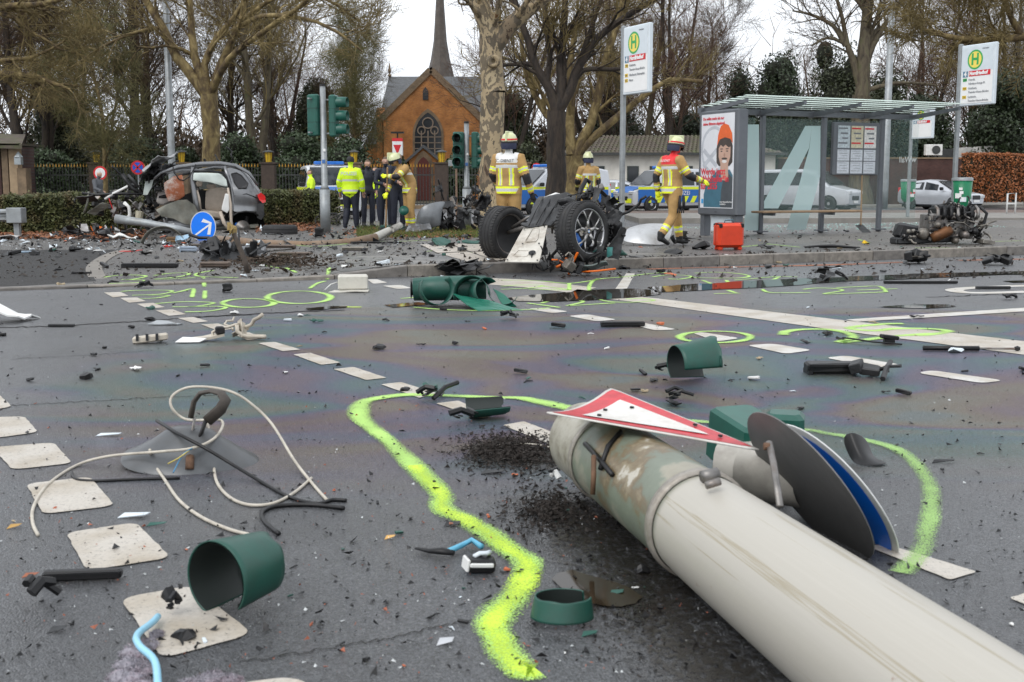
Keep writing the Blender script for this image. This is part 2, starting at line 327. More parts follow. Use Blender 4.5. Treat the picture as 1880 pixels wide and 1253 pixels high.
M_MARK = marking_mat('road_paint', (.58, .535, .47)); M_MARKW = marking_mat('road_paint_white', (.66, .635, .59))
def dash(q, r=.05, m=None, dz=.004, name='lane_dash'):
 P = [GG(x, y, dz) for x, y in q]; out = []; n = len(P); rn = random.Random(int(q[0][0] * 7 + q[0][1]))
 for i in range(n):
  a, p, c = P[i - 1], P[i], P[(i + 1) % n]; d0, d1 = (a - p), (c - p); rr = min(r, d0.length * .4, d1.length * .4); d0.normalize(); d1.normalize()
  for s_ in (0, 22, 45, 68): out.append(p + d0 * rr * (1 - math.sin(R(s_))) + d1 * rr * (1 - math.cos(R(s_))))
  out.append(p + d1 * rr)
  k = max(2, int((c - p).length / .05))
  for j in range(1, k):
   t = j / k
   if rr / (c - p).length < t < 1 - rr / (c - p).length: e = (c - p).normalized(); out.append(p.lerp(c, t) + Vector((-e.y, e.x, 0)) * rn.uniform(-.0025, .0025))
 b = MB(); b.add(out, [tuple(range(len(out)))]); return b.obj(name, m or M_MARK, road)
for q in (((-60, 728), (-4, 724), (22, 748), (-30, 757)), ((-30, 768), (45, 766), (70, 795), (-10, 806)), ((-15, 823), (98, 814), (133, 852), (22, 864)), ((48, 890), (165, 877), (211, 930), (79, 946)), ((121, 980), (250, 961), (314, 1026), (160, 1050)), ((221, 1101), (352, 1077), (464, 1166), (297, 1212)), ((400, 1262), (540, 1244), (620, 1290), (470, 1300))): dash(q, .045)
for q in (((191, 538), (221, 537), (236, 544), (207, 547)), ((220, 548), (251, 547), (268, 554), (237, 557)), ((251, 559), (281, 557), (303, 565), (272, 568)), ((286, 571), (317, 569), (342, 578), (310, 581)), ((326, 585), (355, 583), (383, 591), (355, 594)), ((369, 597), (401, 595), (430, 605), (400, 608)), ((424, 613), (457, 611), (485, 622), (455, 626)),
          ((474, 631), (505, 629), (552, 643), (519, 646)), ((538, 652), (570, 649), (625, 667), (590, 671)), ((612, 679), (649, 675), (710, 695), (672, 699)), ((699, 707), (737, 703), (801, 723), (770, 732)), ((800, 742), (842, 737), (902, 767), (883, 770)), ((923, 782), (962, 775), (1048, 808), (1020, 822)),
          ((1593, 1005), (1627, 1001), (1794, 1052), (1744, 1067)), ((1852, 1100), (1885, 1090), (1990, 1130), (1950, 1140))): dash(q, .015)
for q in (((674, 514), (692, 513.5), (712, 520), (685, 522)), ((701, 525.5), (736, 524), (756, 530), (730, 531.5)), ((968, 568), (999, 566), (1045, 573), (1014, 576)), ((1042, 581), (1078, 578), (1134, 588), (1094, 591)), ((1150, 594), (1178, 593), (1243, 606), (1203, 608)), ((1272, 613), (1288, 611), (1359, 622), (1318, 628)), ((1370, 635), (1418, 632), (1492, 644), (1443, 651)), ((1514, 658), (1553, 654), (1655, 671), (1614, 676)), ((1683, 686), (1711, 681), (1844, 700), (1803, 705))): dash(q, .06, M_MARKW)
dash([(1060, 532), (1180, 546), (1540, 588), (1960, 637), (1960, 663), (1540, 608), (1180, 557), (1040, 541)], .01, M_MARK, name='stop_line')
dash([(890, 511), (960, 514), (1095, 529), (1060, 540), (960, 528), (895, 523)], .01, M_MARK, name='stop_line')
dash([(1150, 502), (1166, 503), (1150, 533), (1128, 534)], .01, M_MARKW, name='lane_line')
dash([(1553, 588), (1700, 578), (1960, 561), (1960, 568), (1720, 583), (1575, 592)], .01, M_MARKW, dz=.0048, name='lane_line')
ribbon('turn_arrow', [(1960, 524), (1860, 526), (1790, 529), (1752, 533), (1775, 538), (1840, 538), (1960, 533)], .2, M_MARKW, road, .004)
# ------------------------------------------------------------ water, cracks, stains
mw, t, bb = newmat('puddle_water'); bb.inputs['Base Color'].default_value = (.03, .026, .02, 1); bb.inputs['Roughness'].default_value = .03; bb.inputs['IOR'].default_value = 1.33
mm_, t, bb = newmat('muddy_water'); bb.inputs['Base Color'].default_value = (.026, .019, .012, 1); bb.inputs['Roughness'].default_value = .05; bb.inputs['IOR'].default_value = 1.33
def puddle(pts, m, dz=.0068, amp=.03, sub=7, fr=1.):
 P = [GG(x, y, dz) for x, y in pts]; out = []
 for i in range(len(P)):
  a, c = P[i], P[(i + 1) % len(P)]
  for s_ in range(sub):
   p = a.lerp(c, s_ / sub); q = noise.noise_vector(p * 4.3 * fr); q2 = noise.noise_vector(p * 15 * fr); out.append(p + Vector((q.x, q.y, 0)) * amp * 2 + Vector((q2.x, q2.y, 0)) * amp)
 b = MB(); b.add(out, [tuple(range(len(out)))]); o = b.obj('puddle', m, road)
 return o
puddle([(1195, 529), (1250, 524), (1330, 520), (1400, 515), (1540, 510), (1700, 503), (1960, 497), (1960, 502), (1800, 507), (1700, 512), (1545, 518), (1400, 529), (1300, 534), (1205, 538)], mw)
puddle([(930, 549), (970, 543), (1040, 538), (1100, 533), (1160, 531), (1205, 534), (1212, 541), (1160, 548), (1080, 553), (1000, 555), (950, 554)], mw, amp=.015)
puddle([(1610, 565), (1680, 560), (1740, 560), (1758, 564), (1700, 568)], mw, amp=.02)
puddle([(1840, 517), (1960, 514), (1960, 519), (1860, 520)], mw, amp=.02)
puddle([(1012, 1066), (1026, 1056), (1050, 1051), (1078, 1058), (1105, 1066), (1135, 1074), (1162, 1086), (1178, 1100), (1168, 1112), (1140, 1118), (1108, 1117), (1078, 1110), (1052, 1098), (1028, 1082)], mm_, amp=.004, fr=3, sub=6)
puddle([(700, 561), (770, 556), (790, 560), (720, 566)], mw, amp=.02)
puddle([(560, 567), (640, 562), (640, 566), (570, 571)], mw, amp=.02)
M_CRACK = mat('road_crack', (.012, .011, .01), .9, var=.2)
def crack(pts, wd, seed):
 r_ = random.Random(seed); Q = []
 for (x0, y0), (x1, y1) in zip(pts, pts[1:]):
  k = max(2, int(abs(x1 - x0) / 7))
  for j in range(k): t_ = j / k; Q.append((x0 + (x1 - x0) * t_, y0 + (y1 - y0) * t_ + r_.uniform(-1, 1) * .9 * max(1, (y0 - 400) / 220)))
 ribbon('road_crack', Q, lambda s_: wd * (.5 + .5 * abs(noise.noise(Vector((s_ * 40, seed, 0))))) + wd * .2, M_CRACK, road, .003, smooth=False)
crack([(-20, 603), (120, 599), (250, 591), (340, 584), (470, 578)], .05, 1); crack([(340, 584), (470, 577), (640, 569)], .07, 2)
crack([(-20, 748), (150, 738), (300, 730), (420, 724)], .012, 3); crack([(440, 1218), (600, 1192), (740, 1168), (830, 1146), (960, 1130)], .006, 4); crack([(1700, 546), (1880, 540)], .04, 5); crack([(20, 660), (180, 652), (280, 644)], .01, 6)
def soft_mat(name, col, rough=.6, amount=.75, nscale=26., edge=.9, var=.25, fine=160.):
 m, t, b = newmat(name); L = t.links.new; uv = N(t, 'ShaderNodeUVMap'); uv.uv_map = 'uv'; c = N(t, 'ShaderNodeTexCoord')
 sx = N(t, 'ShaderNodeSeparateXYZ'); L(uv.outputs[0], sx.inputs[0])
 def hat(o):
  a = N(t, 'ShaderNodeMath', operation='MULTIPLY_ADD'); a.inputs[1].default_value = 2; a.inputs[2].default_value = -1; L(o, a.inputs[0])
  p = N(t, 'ShaderNodeMath', operation='POWER'); d = N(t, 'ShaderNodeMath', operation='ABSOLUTE'); L(a.outputs[0], d.inputs[0]); L(d.outputs[0], p.inputs[0]); p.inputs[1].default_value = 1.6
  s_ = N(t, 'ShaderNodeMath', operation='SUBTRACT'); s_.inputs[0].default_value = 1; L(p.outputs[0], s_.inputs[1]); return s_.outputs[0]
 n1 = N(t, 'ShaderNodeTexNoise'); n1.inputs['Scale'].default_value = fine; n1.inputs['Detail'].default_value = 2; L(c.outputs['Object'], n1.inputs[0])
 n2 = N(t, 'ShaderNodeTexNoise'); n2.inputs['Scale'].default_value = nscale * .25; n2.inputs['Detail'].default_value = 4; L(c.outputs['Object'], n2.inputs[0])
 s1 = N(t, 'ShaderNodeMath', operation='MULTIPLY_ADD'); s1.inputs[1].default_value = edge; L(hat(sx.outputs['Y']), s1.inputs[0])
 s2 = N(t, 'ShaderNodeMath', operation='MULTIPLY_ADD'); s2.inputs[1].default_value = 2.6; s2.inputs[2].default_value = -1.72; L(n1.outputs['Fac'], s2.inputs[0])
 s3 = N(t, 'ShaderNodeMath', operation='MULTIPLY_ADD'); s3.inputs[1].default_value = .9; L(n2.outputs['Fac'], s3.inputs[0]); L(s2.outputs[0], s3.inputs[2]); L(s3.outputs[0], s1.inputs[2])
 al = N(t, 'ShaderNodeMapRange', interpolation_type='SMOOTHSTEP'); al.inputs['From Min'].default_value = .12; al.inputs['From Max'].default_value = .85; al.inputs['To Max'].default_value = amount; L(s1.outputs[0], al.inputs[0])
 L(al.outputs[0], b.inputs['Alpha']); b.inputs['Roughness'].default_value = rough
 r = ramp(t, [(.35, tuple(x * (1 - var) for x in col)), (.65, col)]); L(n2.outputs['Fac'], r.inputs[0]); L(r.outputs[0], b.inputs['Base Color'])
 return m
M_SPRAY = soft_mat('spray_neon', (.52, .84, .2), .7, .82, 14, 1., fine=150.); M_SPRAYF = soft_mat('spray_faint', (.46, .76, .22), .7, .62, 14, .8, fine=150.)
M_SPRAYY = soft_mat('spray_yellow', (.66, .9, .07), .7, .85, 20, .75, fine=140.)
M_RUSTY = soft_mat('orange_silt', (.36, .12, .045), .7, .85, 6, .8)
def zz(pts, o, s_): return [(o[0] + x / s_, o[1] + y / s_) for x, y in pts]
A3, A4, A5, A6 = (0, 480), (460, 440), (920, 440), (1400, 440); q9 = 3.917
STROKES = [(A3, [[(745, 118), (860, 103), (1000, 103), (1050, 112), (960, 132), (870, 135)], [(900, 134), (1040, 140), (1000, 155), (880, 163), (785, 165)], [(1110, 105), (1200, 92), (1320, 85), (1360, 95), (1280, 115), (1115, 132), (1250, 130), (1400, 120)], [(1535, 68), (1440, 85), (1405, 98), (1440, 112), (1600, 118), (1710, 122)], [(1462, 112), (1470, 185)],
 [(870, 220), (1000, 212), (1200, 212), (1235, 222), (1150, 240), (950, 248)], [(1050, 246), (1215, 250), (1120, 268), (1000, 272)], [(1240, 232), (1320, 215), (1390, 200), (1380, 262)], [(1475, 215), (1470, 272)], [(1120, 308), (1300, 295), (1500, 298), (1530, 308), (1400, 328), (1240, 332)], [(1350, 330), (1570, 328), (1620, 340), (1500, 362), (1330, 368)]]),
  (A4, [[(565, 205), (550, 290)], [(540, 302), (480, 318), (425, 355)], [(100, 190), (220, 210), (260, 208), (330, 240)], [(1080, 428), (1180, 420)], [(1170, 490), (1400, 508), (1700, 515), (1990, 508), (2150, 496)], [(1275, 178), (1500, 150), (1760, 128)], [(1290, 270), (1440, 292)], [(60, 158), (200, 145), (330, 122)], [(310, 42), (480, 52), (700, 32)], [(820, 8), (1000, 16), (1290, 8)], [(1260, 88), (1500, 72), (1700, 70)], [(1340, 112), (1500, 100), (1640, 96)]]),
  (A5, [[(0, 295), (250, 300), (480, 318), (640, 300), (720, 285), (900, 270), (1050, 250), (1190, 240)], [(700, 285), (650, 310), (640, 372), (780, 375)], [(0, 340), (150, 330), (300, 335), (200, 352), (0, 362)], [(310, 340), (490, 365)], [(490, 318), (490, 368)], [(200, 360), (480, 368)], [(185, 460), (420, 492)], [(290, 462), (400, 435), (540, 438), (590, 452), (520, 470), (485, 480), (650, 470), (815, 460)], [(880, 408), (760, 415), (700, 430), (780, 450), (900, 455), (1060, 448), (1095, 438), (1000, 428), (900, 432)],
 [(1090, 272), (1200, 258), (1330, 262), (1370, 272), (1285, 288), (1200, 285)], [(1390, 245), (1550, 238), (1720, 250), (1785, 268), (1700, 280), (1500, 280), (1380, 275)], [(1445, 295), (1525, 325)], [(1620, 295), (1640, 320)], [(1680, 295), (1840, 282), (1900, 274)], [(1530, 393), (1720, 390)], [(1630, 368), (1690, 388)], [(1010, 98), (1150, 112), (1300, 142)], [(1700, 58), (1900, 38)]]),
  (A6, [[(0, 278), (110, 270), (250, 272)], [(120, 272), (70, 300), (130, 308)], [(0, 360), (60, 385), (345, 385)], [(290, 362), (400, 352), (540, 358), (570, 372), (445, 395), (700, 388), (900, 380)], [(530, 350), (690, 343), (840, 340), (890, 380)], [(680, 368), (970, 357)], [(0, 30), (270, 58)], [(690, 2), (770, 26)], [(1100, 62), (1500, 72), (1700, 66)], [(1560, 20), (1900, 10)]])]
for o, ls in STROKES:
 for pl in ls: ribbon('spray_stroke', zz(pl, o, q9), .066, M_SPRAY, road, .0056)
for cx, cy, rx, ry, wd in ((456, 557.5, 47, 8, .09), (549, 547, 58, 11.5, .1), (1313, 620, 65, 10.5, .09)):
 ribbon('spray_ring', [(cx + rx * math.cos(a * math.pi / 8), cy + ry * math.sin(a * math.pi / 8)) for a in range(16)], wd, M_SPRAY, road, .0056, closed=True)
ribbon('spray_stroke', [(633, 565), (664, 565)], .12, M_SPRAYY, road, .0062)
ribbon('spray_stroke', zz([(150, 690), (170, 665), (300, 650), (480, 652), (620, 680), (650, 710), (560, 742), (700, 730), (940, 700), (1230, 680)], A6, q9), .12, M_SPRAY, road, .0056)
ribbon('spray_stroke', zz([(1015, 610), (880, 612), (620, 640), (800, 660), (950, 645), (1150, 645), (1300, 655), (1320, 670), (1180, 690), (1040, 692)], A6, q9), .13, M_SPRAY, road, .0058)
LOOP = [(1100, 762)] + zz([(1730, 210), (1550, 170), (1400, 145), (1200, 140), (800, 125), (480, 118), (250, 145), (130, 175), (85, 240), (100, 310), (200, 400), (340, 510), (430, 600), (540, 700), (620, 790), (710, 880), (770, 960), (760, 1030), (810, 1085), (930, 1130), (1010, 1180), (1080, 1220)], (640, 700), 4.474) + zz([(620, 130), (720, 210), (800, 265), (880, 320), (895, 390), (860, 480), (800, 580), (720, 660), (660, 740), (640, 810), (690, 880), (720, 960), (790, 1050), (870, 1120), (960, 1110)], (740, 950), 3.917)
ribbon('spray_loop', LOOP, lambda s_: .12 + .05 * noise.noise(Vector((s_ * 14, 0, 0))), M_SPRAY, road, .0056)
ribbon('spray_loop', LOOP[14:], lambda s_: .085 + .05 * noise.noise(Vector((s_ * 9, 4, 0))), M_SPRAYY, road, .0062)
RL = zz([(-300, 225), (0, 250), (150, 262), (580, 295), (700, 315), (800, 330), (980, 365), (1120, 410), (1210, 470), (1280, 550), (1320, 630), (1330, 720), (1320, 820), (1300, 900), (1290, 980), (1240, 1050), (1190, 1110), (1150, 1150)], (1300, 700), 3.241)
ribbon('spray_loop', RL, .085, M_SPRAYF, road, .0056)
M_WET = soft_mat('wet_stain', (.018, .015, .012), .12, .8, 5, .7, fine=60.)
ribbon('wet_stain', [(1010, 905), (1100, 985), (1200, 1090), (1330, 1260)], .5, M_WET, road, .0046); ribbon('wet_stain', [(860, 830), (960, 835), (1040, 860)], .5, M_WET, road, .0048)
ribbon('silt_stain', [(1190, 495), (1300, 492), (1450, 489), (1560, 486), (1660, 482)], .28, M_RUSTY, road, .005)
ribbon('silt_stain', [(1760, 479), (1850, 477), (1960, 476)], .3, M_RUSTY, road, .005)
# far lanes behind the stop
M_BAND = mat('paving_light', (.24, .225, .2), .5, var=.2, scale=2, dirt=(.12, .11, .1)); M_TRAM = mat('track_bed', (.15, .105, .085), .7, var=.3, scale=2.5, dirt=(.08, .06, .05))
def band(name, y0, y1, m, z, x0=3, x1=90, rot=.05):
 b = MB(); h = [(x0, y0), (x1, y0 + (x1 - x0) * rot), (x1, y1 + (x1 - x0) * rot), (x0, y1)]
 b.add([(x, y, z) for x, y in h] + [(x, y, -.02) for x, y in h], [(0, 1, 2, 3), (0, 4, 5, 1), (1, 5, 6, 2), (2, 6, 7, 3), (3, 7, 4, 0)]); return b.obj(name, m, kind='structure')
band('tram_stop_pavement', 37, 44, M_BAND, .16, 4); band('track_bed', 44.1, 53, M_TRAM, .06, 4); band('far_pavement', 63, 66.5, M_BAND, .12, -90, 120, 0)
M_RAIL = mat('rail_steel', (.25, .23, .21), .35, .8, var=.2)
for y in (46, 47.4, 49.6, 51): b = MB(); b.add([(4, y, .066), (90, y + 4.3, .066), (90, y + 4.38, .066), (4, y + .08, .066)], [(0, 1, 2, 3)]); b.obj('rail', M_RAIL, bpy.data.objects['track_bed'])
# ============================================================ TREES
def bark_mat(name, cols, scale=5., zs=.35, interp='LINEAR', dist=.6):
 m, t, b = newmat(name); L = t.links.new; c = N(t, 'ShaderNodeTexCoord'); mp = N(t, 'ShaderNodeMapping'); mp.inputs['Scale'].default_value = (1, 1, zs); L(c.outputs['Object'], mp.inputs[0])
 n1 = N(t, 'ShaderNodeTexNoise'); n1.inputs['Scale'].default_value = scale; n1.inputs['Detail'].default_value = 7; n1.inputs['Roughness'].default_value = .6; n1.inputs['Distortion'].default_value = dist; L(mp.outputs[0], n1.inputs[0])
 r = ramp(t, [(.3 + .4 * i / (len(cols) - 1), k) for i, k in enumerate(cols)], interp); L(n1.outputs['Fac'], r.inputs[0]); L(r.outputs[0], b.inputs['Base Color']); b.inputs['Roughness'].default_value = .8
 n2 = N(t, 'ShaderNodeTexNoise'); n2.inputs['Scale'].default_value = scale * 5; n2.inputs['Detail'].default_value = 5; L(mp.outputs[0], n2.inputs[0])
 bu = N(t, 'ShaderNodeBump'); bu.inputs['Strength'].default_value = .8; bu.inputs['Distance'].default_value = .03; L(n2.outputs['Fac'], bu.inputs['Height']); L(bu.outputs[0], b.inputs['Normal']); return m
BK_PLANE = bark_mat('plane_bark', [(.06, .036, .022), (.2, .15, .095), (.1, .08, .055), (.36, .28, .17), (.15, .12, .08), (.4, .32, .2), (.2, .1, .04), (.14, .12, .08)], 1.7, .55, 'CONSTANT', .25)
BK_LIMB = bark_mat('limb_bark', [(.03, .02, .011), (.09, .06, .026), (.19, .14, .055), (.34, .26, .12)], 3.0, .6)
BK_DARK = bark_mat('dark_bark', [(.008, .006, .0045), (.02, .014, .01), (.042, .029, .02), (.028, .026, .011)], 6, .3)
BK_BROWN = bark_mat('brown_bark', [(.03, .024, .016), (.07, .055, .035), (.11, .09, .055), (.08, .085, .035)], 5, .3)
TW_BROWN = mat('twig_brown', (.085, .053, .027), .85, var=.4, scale=.6); TW_OLIVE = mat('twig_olive', (.16, .12, .045), .85, var=.4, scale=.7); TW_RED = mat('twig_red', (.11, .06, .038), .85, var=.4, scale=.5); TW_GREEN = mat('twig_moss', (.11, .1, .035), .85, var=.3, scale=.8)
class Tree:
 def __init__(s, seed): s.r = random.Random(seed); s.big = MB(); s.small = MB(); s.thr = .02; s.rk = (.36, .54); s.rmin = .011
 def put(s, P, rr):
  (s.big if rr[0] > s.thr else s.small).tube(P, rr, 7 if rr[0] > .12 else (5 if rr[0] > s.thr else 3), cap=False)
 def branch(s, p, d, ln, r0, lev, maxlev, up=.15, spread=38, kids=(4, 6), wig=.16, taper=.35, droop=0.):
  r = s.r; n = 5 if lev < 2 else (4 if lev < maxlev else 3); P = [Vector(p)]; dd = Vector(d).normalized()
  for i in range(n):
   dd = (dd + Vector((r.gauss(0, wig), r.gauss(0, wig), r.gauss(0, wig) + up * .25 - droop * (i / n)))).normalized(); P.append(P[-1] + dd * ln / n)
  rr = [r0 * (1 - (1 - taper) * i / n) for i in range(n + 1)]; s.put(P, rr)
  if lev >= maxlev: return
  s.kids(P, rr, lev, maxlev, up, spread, kids, wig, taper, ln, droop)
 def kids(s, P, rr, lev, maxlev, up, spread, kids, wig, taper, ln, droop=0., tmin=.25, kl=(.5, .8)):
  r = s.r; n = len(P) - 1; k = r.randint(*kids)
  for j in range(k):
   t = tmin + (1 - tmin) * (j + r.random() * .8) / k; i = min(n - 1, int(t * n)); f = t * n - i; q = P[i].lerp(P[i + 1], min(1, f)); d = (P[i + 1] - P[i]).normalized(); a = d.orthogonal().normalized(); a.rotate(Matrix.Rotation(r.uniform(0, 6.283), 3, d))
   an = R(r.gauss(spread, 9)); nd = d * math.cos(an) + a * math.sin(an); nd.z += up
   s.branch(q, nd, ln * r.uniform(*kl) * (1.1 - .35 * t), max(s.rmin, rr[i] * r.uniform(*s.rk)), lev + 1, maxlev, up, spread, kids, wig, taper, droop)
 def limb(s, pts, rr, maxlev=4, up=.2, spread=42, kids=(4, 6), ln=2.6, tmin=.3, lev=1, wig=.17, droop=0.):
  P = []; n = len(pts)
  for i in range(n - 1):
   a, b, c, d = pts[max(0, i - 1)], pts[i], pts[i + 1], pts[min(n - 1, i + 2)]
   for q in range(3):
    t = q / 3; P.append(.5 * ((2 * b) + (c - a) * t + (2 * a - 5 * b + 4 * c - d) * t * t + (3 * b - a - 3 * c + d) * t ** 3) + noise.noise_vector(b * 3 + Vector((q, i, 0))) * rr[0] * .18)
  P.append(pts[-1]); m = len(P); R_ = [rr[0] + (rr[1] - rr[0]) * i / (m - 1) for i in range(m)]
  s.big.tube(P, R_, 9, cap=False)
  if kids: s.kids(P, R_, lev, maxlev, up, spread, kids, wig, .35, ln, droop, tmin)
 def make(s, name, bark, twig, label, base=(0, 0, 0), group=None):
  root = thing(name, label, 'tree', base, group=group)
  off = Vector(base)
  for b in (s.big, s.small): b.v = [tuple(Vector(v) - off) for v in b.v]
  s.big.obj('trunk', bark, root, True); s.small.obj('crown', twig, root, True); return root
def copy_tree(o, label, loc, rz, sc, parent=None, mats=None):
 c = o.copy(); COL.objects.link(c); c['label'] = label; c.location = loc; c.rotation_euler = (0, 0, rz); c.scale = sc
 for ch in o.children:
  k = ch.copy(); COL.objects.link(k); k.parent = c
  if mats:
   k.data = k.data; k.material_slots[0].link = 'OBJECT'; k.material_slots[0].material = mats[0 if ch.name.startswith('trunk') else 1]
 return c
def dpx(pts, Y): return [D(p[0], p[1], p[2] if len(p) > 2 else Y) for p in pts]
def flare(t, base, top, r0, r1):
 base = Vector(base); n = 9; P = [base.lerp(top, i / n) + noise.noise_vector(Vector((base.x, i * .8, 2))) * r1 * .25 * (0 < i < n) for i in range(n + 1)]
 rr = [r0 + (r1 - r0) * min(1, (i / n) * 1.6) for i in range(n + 1)]; rr[0] = r0 * 1.45; rr[1] = (rr[1] + r0 * .1) * 1.05; t.big.tube(P, rr, 14, cap=False)
# --- the plane tree beside the wreck
Y = 46; t = Tree(3); flare(t, (D(392, 340, Y).x, Y, 0), D(384, 175, Y), .42, .33)
for pts, rr, k in (([(384, 182), (345, 130), (318, 95), (296, 45), (262, -10), (225, -90)], (.24, .1), (6, 8)), ([(384, 180), (362, 120), (352, 60), (348, 0), (338, -90)], (.2, .08), (5, 7)), ([(386, 178), (376, 120), (398, 70), (430, 30), (470, -30)], (.17, .06), (5, 7)), ([(388, 178), (405, 120), (440, 45), (448, 0), (452, -80)], (.19, .07), (5, 7)), ([(388, 172), (420, 110, 45), (480, 62, 44), (540, 20, 43), (600, -30, 42)], (.15, .06), (6, 8)), ([(432, 55), (480, 30, 44), (560, 35, 43), (620, 60, 42), (665, 95, 42)], (.11, .03), (7, 9)), ([(300, 50), (250, 60), (190, 85), (130, 125)], (.09, .03), (6, 8)), ([(440, 40), (520, -10, 45), (600, 0, 44), (660, 40, 44)], (.09, .03), (6, 8))):
 t.limb(dpx(pts, Y), rr, 4, .12, 44, k, 2.9)
t.make('plane_tree', BK_LIMB, TW_OLIVE, 'large mossy bare plane tree rising behind the crushed grey SUV', (D(392, 340, Y).x, Y, 0))
# --- the big mottled trunk in the middle
Y = 29; t = Tree(5); bx = D(903, 380, Y).x; flare(t, (bx, Y, .1), D(905, 170, Y), .36, .3)
for pts, rr, k in (([(905, 172), (902, 110), (898, 60), (885, 15), (872, -40), (850, -140)], (.3, .19), (3, 4)), ([(903, 95), (925, 58), (962, 24), (1000, -5), (1060, -60)], (.24, .13), (4, 6)), ([(900, 60), (880, 20), (840, -60)], (.2, .1), (4, 6)), ([(985, 5), (1040, -30), (1120, -50)], (.1, .04), (5, 7))):
 t.limb(dpx(pts, Y), rr, 4, .1, 44, k, 2.2, droop=.12)
b = MB(); b.mi = 0; b.tube([D(897, 118, Y - .36), D(905, 108, Y - .36)], [.05, .02], 8); t.big.lathe([(.12, 0), (.17, .05), (.12, .12), (.05, .06)], 12, Matrix.Translation(D(906, 113, Y - .3)) @ Matrix.Rotation(R(90), 4, 'X'))
t.make('plane_tree', BK_PLANE, TW_BROWN, 'thick trunk with cream and brown mottled bark in the grass bed', (bx, Y, .1))
# --- dark forked trunk right of it
Y = 36; t = Tree(8); bx = D(1020, 350, Y).x; flare(t, (bx, Y, 0), D(1022, 205, Y), .34, .29)
for pts, rr, k in (([(1022, 210), (1012, 170), (985, 125), (972, 80), (950, 20), (930, -60)], (.17, .07), (6, 8)), ([(1022, 208), (1030, 170), (1030, 110), (1035, 50), (1038, -40)], (.19, .08), (6, 8)), ([(1024, 208), (1046, 165), (1064, 120), (1098, 70), (1150, 30), (1250, -30)], (.18, .07), (6, 8)), ([(1046, 168), (1070, 130), (1120, 128), (1142, 126), (1190, 120)], (.09, .04), (4, 6)), ([(1010, 168), (980, 122), (945, 118), (915, 122)], (.1, .04), (4, 6)), ([(1015, 190), (1004, 150), (1010, 100), (1000, 40), (1005, -40)], (.12, .05), (6, 8)), ([(1060, 125), (1080, 70), (1100, 10), (1130, -60)], (.1, .04), (6, 8))):
 t.limb(dpx(pts, Y), rr, 4, .18, 40, k, 2.4)
t.make('plane_tree', BK_DARK, TW_OLIVE, 'dark forked tree trunk between the mottled trunk and the tall stop sign', (bx, Y, 0))
# --- leaning mossy one behind
Y = 41; t = Tree(11); bx = D(1052, 350, Y).x; flare(t, (bx, Y, 0), D(1055, 285, Y), .38, .33)
for pts, rr, k in (([(1055, 292), (1066, 262), (1085, 225), (1100, 170), (1112, 110), (1135, 40), (1150, -40)], (.2, .09), (5, 7)), ([(1055, 292), (1080, 262), (1130, 218), (1180, 178), (1230, 148), (1290, 150)], (.17, .06), (6, 8)), ([(1050, 285), (1046, 230), (1050, 170), (1046, 120), (1060, 40)], (.2, .08), (4, 6)), ([(1045, 265), (1008, 215), (985, 180), (965, 130), (955, 60)], (.15, .06), (5, 7)), ([(1040, 250), (1005, 190), (975, 140), (940, 90)], (.1, .04), (5, 7))):
 t.limb(dpx(pts, Y), rr, 4, .15, 42, k, 2.5)
t.make('plane_tree', BK_LIMB, TW_OLIVE, 'low forked mossy plane tree with one limb leaning right toward the house', (bx, Y, 0))
# --- big spreading tree behind the shelter
Y = 67; t = Tree(14); bx = D(1580, 300, Y).x; flare(t, (bx, Y, 0), D(1582, 175, Y), .6, .5)
for pts, rr, k in (([(1582, 180), (1586, 110), (1590, 50), (1596, -10), (1590, -80)], (.42, .2), (6, 8)), ([(1582, 175), (1568, 120), (1555, 80), (1548, 40), (1530, -20)], (.22, .08), (5, 7)), ([(1552, 85), (1530, 48), (1490, 28), (1455, 20)], (.16, .04), (6, 8)), ([(1586, 130), (1602, 85), (1622, 50), (1650, 10), (1680, -40)], (.22, .08), (6, 8)), ([(1584, 110), (1605, 60), (1625, 55), (1660, 70), (1690, 75)], (.16, .05), (6, 8)), ([(1580, 150), (1560, 90), (1520, 70), (1490, 85)], (.14, .05), (6, 8)), ([(1582, 172), (1612, 160), (1660, 152), (1720, 158)], (.16, .06), (6, 8)), ([(1590, 20), (1575, -20), (1560, -60)], (.2, .08), (5, 6))):
 t.limb(dpx(pts, Y), rr, 4, .12, 45, k, 3.6)
t.make('broad_tree', BK_BROWN, TW_BROWN, 'broad bare tree rising behind the bus shelter roof beside the lamp mast', (bx, Y, 0))
